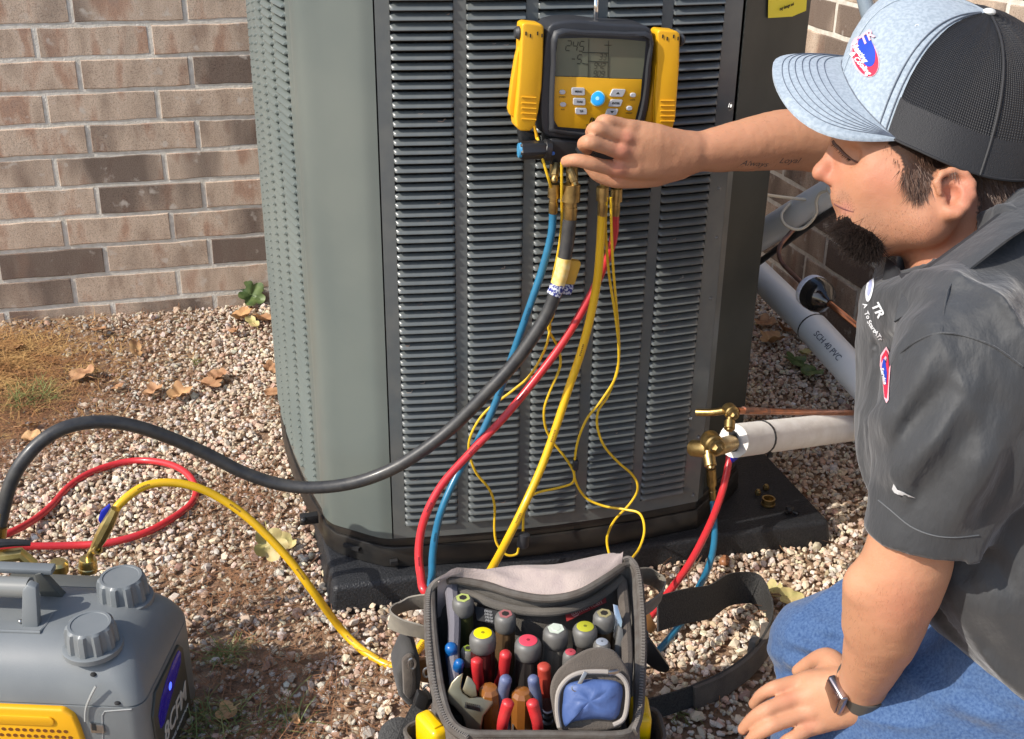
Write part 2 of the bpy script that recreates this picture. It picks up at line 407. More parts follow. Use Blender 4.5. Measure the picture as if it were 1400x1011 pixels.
LV = [(185, 478, .035, m_leafo, 0, 'pale tan folded leaf lying alone in the gravel near the straw'), (112, 512, .042, m_leafb, 3, 'brown curled leaf at the right edge of the straw'),
      (158, 528, .026, m_leafb, 0, 'small brown leaf just right of the curled leaf by the straw'), (212, 533, .036, m_leafb, 5, 'left one of the brown leaf cluster in the middle of the gravel'),
      (248, 538, .04, m_leafo, 5, 'lighter orange leaf in the middle of the brown leaf cluster'), (285, 527, .045, m_leafb, 5, 'largest brown leaf at the right of the leaf cluster'),
      (298, 517, .03, m_leafb, 3, 'brown leaf standing up behind the leaf cluster'), (372, 506, .03, m_leafb, 5, 'rusty leaf against the left side of the condenser'),
      (374, 540, .03, m_leafb, 3, 'lower rusty leaf touching the condenser left side'), (332, 432, .045, m_leafo, 5, 'tan leaf under the green leaf by the condenser'),
      (362, 436, .04, m_leafb, 3, 'brown leaf between the wall and the condenser'), (345, 410, .05, m_leafg, 5, 'dark green leaf leaning on the wall beside the condenser'),
      (345, 440, .03, m_leafy, 0, 'light green leaf hanging below the dark green one'), (372, 770, .04, m_leafy, 5, 'large dried yellow leaf in front of the pad, upright beside the yellow hose'), (388, 745, .03, m_leafy, 3, 'folded pale leaf by the left corner of the pad'),
      (36, 578, .028, m_leafo, 0, 'tan leaf below the grass tuft at the left edge'), (42, 595, .028, m_leafo, 3, 'second tan leaf at the left edge above the black hose'), (22, 480, .03, m_leafb, 3, 'brown leaf lying on the straw at the left edge'),
      (1052, 812, .03, m_leafy, 5, 'yellow green leaf between the strap loop and the knee'), (1080, 822, .03, m_leafy, 3, 'paler leaf touching the denim knee'),
      (1088, 498, .045, m_leafg, 5, 'green leaf in the shade under the grey pipe'), (1108, 512, .04, m_leafg, 3, 'dark leaf in the shade right of the green leaf'), (1100, 486, .025, m_leafy, 5, 'pale green leaf lying on the dark leaves under the pipe'),
      (1055, 468, .045, m_leafo, 5, 'tan leaf at the foot of the shaded wall behind the condenser'), (1075, 455, .04, m_leafb, 3, 'brown leaf at the foot of the shaded wall'), (1045, 445, .04, m_leafb, 5, 'rust brown leaf nearest the condenser at the shaded wall'),
      (310, 975, .022, m_leafo, 3, 'small pale leaf in the dirt right of the pump'), (135, 455, .03, m_leafb, 3, 'brown leaf fragment at the wall above the straw'), (320, 452, .022, m_leafb, 3, 'small brown leaf left of the green leaf'), (405, 985, .012, m_leafo, 0, 'tiny dry leaf near the tool bag')]
for i, (px, py, s, m_, lob, lab) in enumerate(LV):
    p = PZ(px, py, 0.012); p.z = float(ground_h(p.x, p.y)) + 0.012 + s * 0.12
    tilt = rnd.uniform(-.35, .35)
    if py in (410, 770): tilt = 0.9
    if py == 770: p.z += .02
    M = Matrix.Translation(p) @ Matrix.Rotation(rnd.uniform(0, 6.28), 4, 'Z') @ Matrix.Rotation(tilt, 4, 'X') @ Matrix.Rotation(rnd.uniform(-.3, .3), 4, 'Y')
    if py in (410, 770): M = Matrix.Translation(p + Vector((0, 0, .012))) @ Matrix.Rotation(tilt, 4, 'X') @ Matrix.Rotation(rnd.uniform(0, 6.28), 4, 'Z')
    g = leaf_geo(s * 0.8, rnd.uniform(0.3, 0.8), lob, i); g.xf(M)
    t = part('leaf', g, m_leafb if m_ is None else m_, None); me = t.data
    c0 = Vector(p); me.transform(Matrix.Translation(-c0)); t.location = c0
    top(t, lab, 'leaf', 'fallen leaves on the gravel')
# acorn and twigs
a = PZ(990, 768, 0.008); g = G().sphere(a, 0.009, 12, 8, Matrix.Diagonal((1, 1.1, .9))); g.lathe(a + Vector((.004, .002, .004)), a + Vector((.012, .006, .012)), [(0, .0075), (.003, .007), (.006, .002)], 10)
top(part('acorn', g, mat('acorn', (0.30, 0.13, 0.06), 0.4)), 'round brown nut in the gravel in front of the black pad', 'nut')
m_twig = mat('twig', (0.16, 0.09, 0.05), 0.8)
for k, (pts, lab) in enumerate([([(900, 800), (905, 775), (918, 762)], 'thin upright twig at the front edge of the pad right of the bag'), ([(906, 782), (930, 772), (952, 779)], 'thin twig lying along the pad edge'),
                         ([(935, 790), (950, 775), (960, 760)], 'grey twig rising beside the blue hose'), ([(940, 812), (942, 795), (938, 780)], 'short twig left of the blue hose')]):
    top(part('twig', G().tube([PZ(p[0], p[1], .01 + .012 * i) for i, p in enumerate(pts)], 0.0013, 5), m_twig), lab, 'twig', 'twigs by the pad')

# ================================================================ BRICK WALLS
WY = 2.936; WX = 1.425; CP = 0.0762; LP = 0.254
def brick_mat(name, dark):
    m = bpy.data.materials.new(name); m.use_nodes = True; nt = m.node_tree; N = nt.nodes; L = nt.links; b = N['Principled BSDF']
    b.inputs['Roughness'].default_value = 0.88; b.inputs['Specular IOR Level'].default_value = 0.25
    oi = N.new('ShaderNodeObjectInfo'); tc = N.new('ShaderNodeTexCoord')
    ad = N.new('ShaderNodeVectorMath'); ad.operation = 'MULTIPLY_ADD'; cb = N.new('ShaderNodeCombineXYZ')
    L.new(oi.outputs['Random'], cb.inputs[0]); L.new(oi.outputs['Random'], cb.inputs[1]); L.new(oi.outputs['Random'], cb.inputs[2])
    L.new(cb.outputs[0], ad.inputs[0]); ad.inputs[1].default_value = (37, 51, 23); L.new(tc.outputs['Object'], ad.inputs[2])
    def noise(sc, det=4, sc3=(1, 1, 1)):
        mp = N.new('ShaderNodeMapping'); mp.inputs['Scale'].default_value = sc3; L.new(ad.outputs[0], mp.inputs[0])
        n = N.new('ShaderNodeTexNoise'); n.inputs['Scale'].default_value = sc; n.inputs['Detail'].default_value = det; L.new(mp.outputs[0], n.inputs['Vector']); return n
    def ramp(src, els):
        r = N.new('ShaderNodeValToRGB'); e = r.color_ramp.elements
        e[0].position, e[0].color = els[0][0], (*els[0][1], 1); e[1].position, e[1].color = els[-1][0], (*els[-1][1], 1)
        for p, c in els[1:-1]: x = e.new(p); x.color = (*c, 1)
        L.new(src, r.inputs[0]); return r
    n1 = noise(14, 9, (1.3, 1.3, 0.45))
    r1 = ramp(n1.outputs[0], [(0.25, (0.33, 0.24, 0.185)), (0.40, (0.48, 0.375, 0.29)), (0.53, (0.58, 0.465, 0.365)), (0.64, (0.44, 0.285, 0.205)), (0.8, (0.32, 0.255, 0.215))])
    n2 = noise(5, 3, (1, 1, 0.3))               # dark flashing across a brick
    ma = N.new('ShaderNodeMath'); ma.operation = 'ADD'; mo = N.new('ShaderNodeMapRange'); mo.inputs['From Min'].default_value = 0; mo.inputs['From Max'].default_value = 1
    mo.inputs['To Min'].default_value = -0.10; mo.inputs['To Max'].default_value = 0.24; L.new(oi.outputs['Random'], mo.inputs[0]); L.new(n2.outputs[0], ma.inputs[0]); L.new(mo.outputs[0], ma.inputs[1])
    r2 = ramp(ma.outputs[0], [(0.52 - dark, (0, 0, 0)), (0.68 - dark, (0.9, 0.9, 0.9))])
    mx = N.new('ShaderNodeMix'); mx.data_type = 'RGBA'; L.new(r2.outputs[0], mx.inputs[0]); L.new(r1.outputs[0], mx.inputs[6]); mx.inputs[7].default_value = (0.15, 0.115, 0.095, 1)
    n3 = noise(420, 9); r3 = ramp(n3.outputs[0], [(0.32, (0.62, 0.57, 0.54)), (0.47, (0.97, 0.97, 0.97)), (0.70, (1.16, 1.12, 1.06))])
    m2 = N.new('ShaderNodeMix'); m2.data_type = 'RGBA'; m2.blend_type = 'MULTIPLY'; m2.inputs[0].default_value = 1; L.new(mx.outputs[2], m2.inputs[6]); L.new(r3.outputs[0], m2.inputs[7])
    n5 = noise(28, 3); r5 = ramp(n5.outputs[0], [(0.62, (0, 0, 0)), (0.72, (0.6, 0.6, 0.6))])    # lime bloom and mortar smears
    m3 = N.new('ShaderNodeMix'); m3.data_type = 'RGBA'; L.new(r5.outputs[0], m3.inputs[0]); L.new(m2.outputs[2], m3.inputs[6]); m3.inputs[7].default_value = (0.62, 0.57, 0.5, 1)
    L.new(m3.outputs[2], b.inputs['Base Color'])
    n4 = noise(520, 8); n6 = noise(34, 5); ad2 = N.new('ShaderNodeMath'); ad2.operation = 'ADD'; L.new(n4.outputs[0], ad2.inputs[0]); L.new(n6.outputs[0], ad2.inputs[1])
    bp = N.new('ShaderNodeBump'); bp.inputs['Strength'].default_value = 0.6; bp.inputs['Distance'].default_value = 0.0016; L.new(ad2.outputs[0], bp.inputs['Height']); L.new(bp.outputs[0], b.inputs['Normal'])
    return m
m_brick = brick_mat('brick_clay', 0.0)
m_mortar = mat('mortar', (0.60, 0.56, 0.48), 0.95, col2=(0.74, 0.70, 0.62), nscale=60, bump=0.8, bscale=250, bdist=0.002)
def brick_mesh(w, seed, ax):
    r = random.Random(seed); h = CP - 0.0098; d = 0.05
    bm = bmesh.new(); nx = 6
    fr = []; 
    def P(x, dd, z): return (x, dd, z) if ax == 'x' else (-dd * -1, x, z)
    V = {}
    for i in range(nx + 1):
        x = w * i / nx
        jb = r.uniform(-.0017, .0015); jt = r.uniform(-.0016, .0016)
        for k, (dd, z) in enumerate([(d, jb), (0.0022, jb), (0.0, 0.0022 + jb), (0.0, h - 0.0022 + jt), (0.0022, h + jt), (d, h + jt)]):
            jx = 0
            if i == 0: jx = r.uniform(-.0006, .0006) + (0.0018 if dd == 0 else 0)
            if i == nx: jx = r.uniform(-.0006, .0006) - (0.0018 if dd == 0 else 0)
            V[i, k] = bm.verts.new(P(x + jx, dd, z))
    for i in range(nx):
        for k in range(5): bm.faces.new([V[i, k], V[i + 1, k], V[i + 1, k + 1], V[i, k + 1]])
    bm.faces.new([V[0, k] for k in range(6)]); bm.faces.new([V[nx, k] for k in range(6)][::-1])
    bmesh.ops.recalc_face_normals(bm, faces=bm.faces); me = bpy.data.meshes.new('brick'); bm.to_mesh(me); bm.free(); me.materials.append(m_brick); return me
def wall(name, label, ax, base, a0, a1, phases, rows, thick_dir):
    t = thing(name, label, 'wall', base); L_ = a1 - a0
    full = [brick_mesh(LP - 0.0105, s, ax) for s in range(7)]
    g = G(); hz = rows * CP + 0.0375 + 0.01
    if ax == 'x': g.box((base[0] + (a0 + a1) / 2, base[1] + 0.0021 + 0.06, hz / 2 - 0.06), (L_, 0.12, hz + 0.12))
    else: g.box((base[0] + 0.0021 + 0.06, base[1] + (a0 + a1) / 2, hz / 2 - 0.06), (0.12, L_, hz + 0.12))
    part('mortar', g, m_mortar, t, smooth=False)
    for k in range(-1, rows):
        ph = phases[k % 2]; z = 0.0375 + k * CP
        j = math.ceil((a0 - ph - LP) / LP); x = ph + j * LP
        while x < a1:
            x0 = max(x + 0.005, a0); x1 = min(x + LP - 0.0055, a1)
            if x1 - x0 > 0.03:
                me = full[rnd.randrange(7)] if x1 - x0 > LP - 0.012 else brick_mesh(x1 - x0, k, ax)
                o = obj('brick', me, t); jj = rnd.uniform(-.0012, .0012)
                o.location = (x0, jj, z + rnd.uniform(-.0008, .0008)) if ax == 'x' else (jj, x0, z + rnd.uniform(-.0008, .0008))
            x += LP
    return t
wall('brick_wall', 'sunlit tan brick wall behind the gravel at the left', 'x', (0, WY, 0), -1.45, WX, (-0.351, -0.2655), 17, 1)
wall('brick_wall', 'shaded brown brick side wall behind the pipes and the man', 'y', (WX, 0, 0), 0.35, WY, (0.10, 0.19), 17, 1)

# ================================================================ PAD
m_pad = mat('pad_plastic', (0.011, 0.012, 0.014), 0.45, spec=.4, bump=0.9, bscale=330, bdist=0.0016, rvar=0.15, col2=(0.026, 0.027, 0.030), nscale=300)
g = G(); PT = 0.046
V = [(0.118, 1.535, -0.03), (1.010, 1.531, -0.03), (1.010, 2.64, -0.03), (0.118, 2.64, -0.03), (0.130, 1.548, PT), (0.998, 1.540, PT), (0.998, 2.63, PT), (0.130, 2.63, PT)]
g.add(V, [(0, 1, 5, 4), (1, 2, 6, 5), (2, 3, 7, 6), (3, 0, 4, 7), (4, 5, 6, 7), (3, 2, 1, 0)])
pad = part('equipment_pad', g, m_pad, None, bevel=0.009, seg=4); top(pad, 'black rectangular plastic pad on the gravel under the condenser', 'pad')

# ================================================================ CONDENSER
unit = thing('condenser_unit', 'tall grey green louvered air conditioning condenser standing on the black pad', 'air conditioner', (0.49, 1.99, PT))
m_paint = mat('unit_paint', (0.108, 0.130, 0.122), 0.40, spec=0.5, bump=0.12, bscale=900, bdist=0.0003, rvar=0.10, nscale=5, col2=(0.138, 0.158, 0.143), coat=0.2, detail=9)
m_louver = mat('louver_paint', (0.108, 0.122, 0.124), 0.34, spec=0.5, bump=0.1, bscale=900, bdist=0.0003, rvar=0.12, nscale=30, col2=(0.135, 0.145, 0.14), coat=0.3)
m_access = mat('access_paint', (0.036, 0.041, 0.038), 0.5, spec=0.25, rvar=0.1, nscale=8, col2=(0.052, 0.056, 0.050), bump=0.08, bscale=900, bdist=0.0003)
m_black = mat('black_plastic', (0.018, 0.018, 0.019), 0.42, rvar=0.1, nscale=60)
m_blackm = mat('matte_black', (0.012, 0.012, 0.013), 0.8)
m_base = mat('base_pan_black', (0.012, 0.012, 0.012), 0.4, rvar=0.12, nscale=25, col2=(0.03, 0.026, 0.022))
m_screw = mat('steel', (0.45, 0.45, 0.45), 0.3, 1.0); m_scr = mat('dull_screw', (0.20, 0.205, 0.21), 0.45, 0.7)
ZB = 0.10; ZT = 1.03
def yF(x): return 1.559 + 0.27 * (x - 0.53) ** 2
def xS(y): return 0.0975 + 0.27 * (y - 2.06) ** 2
def Ffront(u, out, z):      # u = world x along the front
    s = 0.54 * (u - 0.53); n = Vector((s, -1, 0)).normalized(); p = Vector((u, yF(u), z)); return p + n * out
def Fside(u, out, z):
    s = 0.54 * (u - 2.06); n = Vector((-1, s, 0)).normalized(); p = Vector((xS(u), u, z)); return p + n * out
def strip(F, u0, u1, z0, z1, t=0.0015, out=0.0, nu=6):
    g = G(); V = []; Fc = []
    for i in range(nu + 1):
        u = lerp(u0, u1, i / nu)
        V += [F(u, out, z0), F(u, out, z1), F(u, out - t, z1), F(u, out - t, z0)]
    for i in range(nu):
        for k in range(4): Fc.append((i * 4 + k, i * 4 + (k + 1) % 4, (i + 1) * 4 + (k + 1) % 4, (i + 1) * 4 + k))
    Fc.append((0, 1, 2, 3)); Fc.append(tuple(nu * 4 + k for k in (3, 2, 1, 0)))
    return g.add(V, Fc)
def slat(F, u0, u1, pitch, nu=8):
    g = G(); V = []; Fc = []; prof = [(-0.0060, pitch * 0.44), (-0.0012, pitch * 0.30), (0.0026, pitch * 0.06), (0.0056, -pitch * 0.22), (0.0052, -pitch * 0.30), (0.0018, -pitch * 0.05), (-0.0060, pitch * 0.34)]
    k = len(prof)
    for i in range(nu + 1):
        t = (0, .022, .07, .25, .5, .75, .93, .978, 1)[i]
        e = (1.0 if 1 < i < nu - 1 else 0.92) if 0 < i < nu else 0.0
        u = lerp(u0, u1, t)
        for (o_, z) in prof: V.append(F(u, o_ * e - (0.0004 if e == 0 else 0), z * (0.75 + 0.25 * e)))
    for i in range(nu):
        for j in range(k): Fc.append((i * k + j, i * k + (j + 1) % k, (i + 1) * k + (j + 1) % k, (i + 1) * k + j))
    return g.add(V, Fc)
def panel(F, ua, ub, cols, gap, label, pitch, z0, z1, mt, maxobj):
    w = (ub - ua) ; m0 = cols[0]
    fp = part('louver_panel', strip(F, ua, ub, ZB, z0, nu=10), mt, unit, smooth=True)       # bottom rail is the panel's own mesh
    part('top_rail', strip(F, ua, ub, z1, ZT, nu=10), mt, fp)
    for i in range(len(cols) + 1):
        a_ = ua if i == 0 else cols[i - 1][1]; b_ = ub if i == len(cols) else cols[i][0]
        part('stile', strip(F, a_, b_, z0, z1, nu=3), mt, fp)
    nrow = int((z1 - z0) / pitch); meshes = []
    rest = G(); cnt = 0
    for (a_, b_) in cols:
        g = slat(F, a_, b_, pitch); g.V = [v for v in g.V]
        off = unit.location
        me = me_from('slat', [v - off for v in g.V], g.F, True); me.materials.append(mt)
        for r_ in range(nrow):
            z = z0 + (r_ + 0.5) * pitch
            if r_ < maxobj:
                o = obj('slat', me, fp); o.location = (0, 0, z); cnt += 1
            else:
                gg = G().add([v + Vector((0, 0, z)) for v in g.V], g.F); rest.add(gg.V, gg.F)
    if rest.V:
        o = part('slats', rest, mt, fp); struct(o, 'stuff')
    return fp
P_ = 0.01285
# column edges read along the front
fc = [(0.2535, 0.3375), (0.3545, 0.4360), (0.4525, 0.5335), (0.5505, 0.6315), (0.6480, 0.7285)]
panel(Ffront, 0.2342, 0.7580, fc, 0.0, '', P_, 0.122, 0.122 + P_ * 69, m_louver, 60)
sc_ = [(1.722, 1.79), (1.806, 1.872), (1.888, 1.954), (1.970, 2.036), (2.052, 2.118), (2.134, 2.2), (2.216, 2.28)]
panel(Fside, 1.700, 2.30, sc_, 0.0, '', P_, 0.122, 0.122 + P_ * 69, m_paint, 0)
# corner posts
def post(pts, z0, z1, mt, name, t=0.0015, bev=0.0):
    g = G(); n_ = len(pts); V = []; 
    for (x, y) in pts: V += [(x, y, z0), (x, y, z1)]
    return g.add(V, [(2 * i, 2 * i + 2, 2 * i + 3, 2 * i + 1) for i in range(n_ - 1)])
def smooth2(pts, sub=6):
    return [(p.x, p.y) for p in spline([Vector((x, y, 0)) for x, y in pts], sub)]
lp = [(0.1345, 1.6985), (0.1335, 1.692), (0.1355, 1.675), (0.141, 1.658), (0.150, 1.6455), (0.170, 1.628), (0.190, 1.6105), (0.208, 1.5955), (0.219, 1.5885), (0.2325, 1.5835)]
o = part('corner_post', post(smooth2(lp), ZB, ZT, m_paint, 'corner_post'), m_paint, unit, solid=-0.0015, angle=60, label='pale grey green rounded corner post at the left')
# dark seams behind
g = G(); seam = [(0.1365, 1.705), (0.16, 1.66), (0.2335, 1.592), (0.76, 1.582), (0.775, 1.60), (0.80, 1.63), (0.86, 1.70), (0.86, 2.52), (0.18, 2.52), (0.12, 2.30), (0.118, 1.75)]
V = [(x * 0.94 + 0.03, y + 0.03, ZB + 0.0) for x, y in seam] + [(x * 0.94 + 0.03, y + 0.03, ZT - 0.01) for x, y in seam]; n_ = len(seam)
g.add(V, [tuple(range(n_ - 1, -1, -1)), tuple(range(n_, 2 * n_))] + [(i, (i + 1) % n_, (i + 1) % n_ + n_, i + n_) for i in range(n_)])
m_coil = mat('dark_coil', (0.012, 0.012, 0.012), 0.7, col2=(0.03, 0.028, 0.027), nscale=8, aniso=(1, 1, 60))
part('coil', g, m_coil, unit, smooth=False)
# small lit bits of lint caught between the louvres
# right corner: flange, proud upper cover, recessed lower cover
part('corner_flange', post([(0.7595, 1.5755), (0.7735, 1.5870)], ZB, ZT - 0.28, m_louver, ''), m_louver, unit, solid=-0.0015)
d1 = Vector((0.093, 0.076, 0)).normalized(); n1 = Vector((d1.y, -d1.x, 0)); c0 = Vector((0.758, 1.574, 0))
def along(s, out=0.0): 
    p = c0 + d1 * s + n1 * out; return (p.x, p.y)
part('access_cover', post([along(0.0025, 0.003), along(0.236, 0.003), along(0.242, -0.003), along(0.24, -0.03)], 0.735, ZT, m_access, ''), m_access, unit, solid=-0.0015, label='dark grey upper access cover at the right corner')
part('valve_panel', post([along(0.020, -0.004), along(0.022, -0.010), along(0.168, -0.006), along(0.170, -0.02)], ZB, 0.7345, m_access, ''), m_access, unit, solid=-0.0015, label='dark lower valve panel recessed under the access cover')
g = post([along(0.170, -0.008), (0.905, 1.80), (0.925, 2.1), (0.915, 2.42), (0.84, 2.60), (0.49, 2.63), (0.2, 2.60), (0.118, 2.302)], ZB, ZT, m_paint, '')  # unseen back drawn deeper so the unit's shadow covers more of the side wall
part('rear_panel', g, m_louver, unit, solid=-0.0015)
# base pan (two tiers) and top cover
def ringpts(out):
    pts = [Vector((x, y, 0)) for (x, y) in [(xS(y_), y_) for y_ in np.linspace(2.3, 1.70, 9)]] + [Vector((x, y, 0)) for x, y in lp[2::2]] + [Vector((x_, yF(x_), 0)) for x_ in np.linspace(0.2342, 0.758, 12)]
    pts += [Vector((*along(0.05), 0)), Vector((*along(0.13), 0)), Vector((*along(0.17, -0.005), 0)), Vector((0.905, 1.80, 0)), Vector((0.918, 2.0, 0)), Vector((0.915, 2.42, 0)), Vector((0.84, 2.60, 0)), Vector((0.49, 2.63, 0)), Vector((0.2, 2.60, 0))]
    c = Vector((0.5, 1.99, 0)); return [p + (p - c).normalized() * out for p in pts]
def tier(z0, z1, o0, o1):
    a_ = ringpts(o0); b_ = ringpts(o1); n_ = len(a_); g = G()
    V = [Vector((p.x, p.y, z0)) for p in a_] + [Vector((p.x, p.y, z1)) for p in b_]
    return g.add(V, [tuple(range(n_ - 1, -1, -1)), tuple(range(n_, 2 * n_))] + [(i, (i + 1) % n_, (i + 1) % n_ + n_, i + n_) for i in range(n_)])
bp_ = part('base_pan', tier(PT + 0.001, 0.083, 0.004, 0.001), m_base, unit, bevel=0.002)
part('base_rim', tier(0.084, ZB - 0.001, -0.002, -0.003), m_base, bp_, bevel=0.0015)
part('top_cover', tier(ZT, ZT + 0.05, 0.010, -0.01), m_paint, unit, bevel=0.01, seg=3)
g = G()
for rr in np.linspace(0.06, 0.30, 9): g.tube([Vector((0.49 + rr * math.cos(t), 1.99 + rr * math.sin(t), ZT + 0.055)) for t in np.linspace(0, 2 * math.pi, 40)], 0.002, 5, 1)
for k in range(6): g.tube([Vector((0.49, 1.99, ZT + 0.052)), Vector((0.49 + 0.3 * math.cos(k * math.pi / 3), 1.99 + 0.3 * math.sin(k * math.pi / 3), ZT + 0.052))], 0.0025, 5)
part('fan_guard', g, m_blackm, unit)
# slots in the base pan
g = G(); g.box(Vector((0.170, 1.6195, 0.070)), (0.03, 0.006, 0.006), Matrix.Rotation(-0.72, 3, 'Z')); part('slot', g, m_blackm, bp_); part('slot', G().box((0.232, 1.575, 0.060), (0.012, 0.008, 0.007)), m_blackm, bp_)
# hold-down tab at left
q = PZ(415, 715, 0.09); g = G(); g.box((0.110, 1.70, 0.085), (0.03, 0.014, 0.016)); g.lathe((0.100, 1.692, 0.088), (0.100, 1.68, 0.092), [(0, .006), (.006, .005), (.008, .001)], 8)
part('hold_down_tab', g, m_black, unit, bevel=0.002)
# screws
def screw(p, n, parent, r=0.0042):
    g = G().lathe(Vector(p), Vector(p) + Vector(n), [(0, r * 1.5), (.0008, r * 1.5), (.001, r), (.0038, r * .95), (.0042, r * .5)], 6 if r > .003 else 10); return part('screw', g, m_scr, parent)
for (px, py, s) in [(998, 146, 1), (982, 258, 0.6), (979, 325, .5), (971, 408, .5)]:
    r = ray(px, py); nrm = n1; t = (c0 + n1 * 0.003 - O).dot(nrm) / r.dot(nrm); screw(O + r * t, n1, unit, 0.0042 * s)
for (px, py) in [(944, 572), (954, 598), (947, 677)]:
    r = ray(px, py); t = (Vector((0.76, 1.576, 0)) - O).dot(n1) / r.dot(n1); screw(O + r * t, n1, unit, 0.003)
# yellow notice on the access cover, flat print
def on_cover(px, py, out=0.0070):
    r = ray(px, py); t = (c0 + n1 * out - O).dot(n1) / r.dot(n1); return O + r * t
m_yel = mat('yellow_paper', (0.85, 0.72, 0.02), 0.5)
st = part('sticker', G().add([on_cover(1051, -40), on_cover(1106, -40), on_cover(1102, 15, .0085), on_cover(1083, 23, .0075), on_cover(1050, 25)], [(0, 1, 2, 3, 4)]), m_yel, unit, smooth=False, label='yellow notice with a line of small print')
tp = on_cover(1076, 9, .0092); part('print', text_geo('may damage unit', 0.0075, frame(tp, d1, (0, 0, 1)) @ Matrix.Rotation(0.06, 4, 'Z'), 0.0002), m_blackm, st)

# lint and chaff caught in the louvres
g = G()
for k in range(46):
    cidx = rnd.randrange(5); u = rnd.uniform(fc[cidx][0] + .006, fc[cidx][1] - .006); z = 0.122 + P_ * (rnd.randrange(2, 64) + rnd.uniform(.55, .8)); a = rnd.uniform(-.5, .5); L_ = rnd.uniform(.002, .007)
    p = Ffront(u, .002, z); g.tube([p, p + Vector((L_ * math.cos(a), -.0012, L_ * math.sin(a) * .5)), p + Vector((L_ * 1.7 * math.cos(a + .6), -.0005, L_ * math.sin(a + .6)))], rnd.choice((.0003, .0005)), 4, 1)
struct(part('lint', g, mat('lint', (0.42, 0.38, 0.33), .9, col2=(0.3, 0.16, 0.1), nscale=60), unit, smooth=False), 'stuff')

# ================================================================ PIPES AND LINES BY THE WALL
m_pvc = mat('grey_pvc', (0.70, 0.73, 0.75), 0.4, col2=(0.60, 0.64, 0.67), nscale=12, rvar=0.1, bump=0.1, bscale=200)
m_pvcb = mat('blue_grey_pvc', (0.24, 0.30, 0.36), 0.42, col2=(0.30, 0.36, 0.42), nscale=15)
m_foam = mat('white_foam', (0.84, 0.82, 0.78), 0.75, col2=(0.76, 0.73, 0.68), nscale=30, bump=0.4, bscale=120, bdist=0.002, aniso=(1, 1, 1))
m_copper = mat('copper', (0.62, 0.26, 0.14), 0.34, 1.0, col2=(0.35, 0.16, 0.10), nscale=40, rvar=0.12)
m_copperd = mat('dull_copper', (0.36, 0.20, 0.15), 0.45, 0.9, col2=(0.20, 0.12, 0.10), nscale=60, rvar=0.12)
m_brass = mat('brass', (0.52, 0.37, 0.15), 0.38, 1.0, col2=(0.32, 0.22, 0.09), nscale=90, rvar=0.14, bump=0.1, bscale=300)
m_brassp = mat('pale_brass', (0.78, 0.62, 0.26), 0.32, 1.0, col2=(0.62, 0.47, 0.18), nscale=70, rvar=0.12)
m_rubber = mat('black_rubber', (0.022, 0.022, 0.024), 0.5, col2=(0.035, 0.035, 0.036), nscale=60, bump=0.15, bscale=400, rvar=0.1)
def tubething(name, label, cat, pts, r, mt, n=14, group=None, sub=5):
    pts = [Vector(p) for p in pts]; t = thing(name, label, cat, pts[0], group)
    part('hose' if 'hose' in name else ('pipe' if 'pipe' in name else 'cable'), G().tube(pts, r, n, sub), mt, t, angle=60); return t
def tie(a, dirv, r, mt, parent, w=0.003, name='zip_tie', tail=True):
    a = Vector(a); d = Vector(dirv).normalized()
    g = G().lathe(a - d * w / 2, a + d * w, [(0, r), (0, r + .0014), (w, r + .0014), (w, r)], 20)
    return part(name, g, mt, parent)
# upper grey pipe
A = PD(985, 357, 2.36); B = PD(1090, 292, 2.14); Cc = PD(1140, 262, 2.05); D_ = PD(1290, 172, 1.80)
t = tubething('conduit_pipe', 'upper grey plastic pipe rising from behind the condenser to the man\'s chin', 'pipe', [A, B, Cc, D_], 0.0275, mat('upper_pipe', (0.80, 0.82, 0.82), 0.4, col2=(0.72, 0.75, 0.76), nscale=12), 24)
# dark lines tucked under it
t = tubething('black_pipe', 'thin black line running just beneath the upper grey pipe', 'pipe', [PD(1030, 365, 2.30), PD(1085, 324, 2.16), PD(1140, 286, 2.05), PD(1200, 248, 1.97)], 0.006, m_rubber, 10)
# lower grey pipe
A = PD(1000, 340, 2.45); B = PD(1112, 450, 2.20); Cc = PD(1190, 535, 2.04); D_ = PD(1330, 660, 1.85)
low = tubething('drain_pipe', 'lower grey plastic pipe slanting down from the condenser to behind the man\'s chest', 'pipe', [A, B, Cc, D_, D_ + (D_ - Cc) * 0.35 + Vector((0, 0, -.06)), Vector((D_.x + .10, D_.y - .10, -.06))], 0.0282, m_pvc, 24)
dv = (Cc - B).normalized(); part('coupling', G().lathe(B - dv * .003, B + dv * 0.30, [(0, .0286), (.001, .0303), (.17, .0303), (.30, .0300)], 28), m_pvc, low)
tie(B - dv * 0.004, dv, 0.0292, m_black, low)
v_ = (O - B).normalized(); vz = (v_ - dv * v_.dot(dv)).normalized(); vy = vz.cross(dv)
part('print', text_geo('SCH 40 PVC', 0.017, frame(B + dv * 0.085 + vz * 0.0306 - vy * 0.002, dv, vy), 0.0002), mat('ink', (0.05, 0.07, 0.11), 0.6), low)
# vertical blue grey conduit
tubething('riser_pipe', 'blue grey upright conduit entering behind the crown of the cap', 'pipe', [PD(1170, -60, 2.1), PD(1182, 0, 2.1), PD(1198, 55, 2.1), PD(1216, 115, 2.06), PD(1232, 205, 1.93)], 0.0135, m_pvcb, 16)
tubething('cord', 'cream cord hanging above the cap', 'cable', [PD(1205, -20, 2.05), PD(1212, 0, 2.05), PD(1222, 16, 2.05), PD(1240, 30, 2.05)], 0.0025, mat('cream_cord', (0.6, 0.52, 0.4), 0.6), 8)
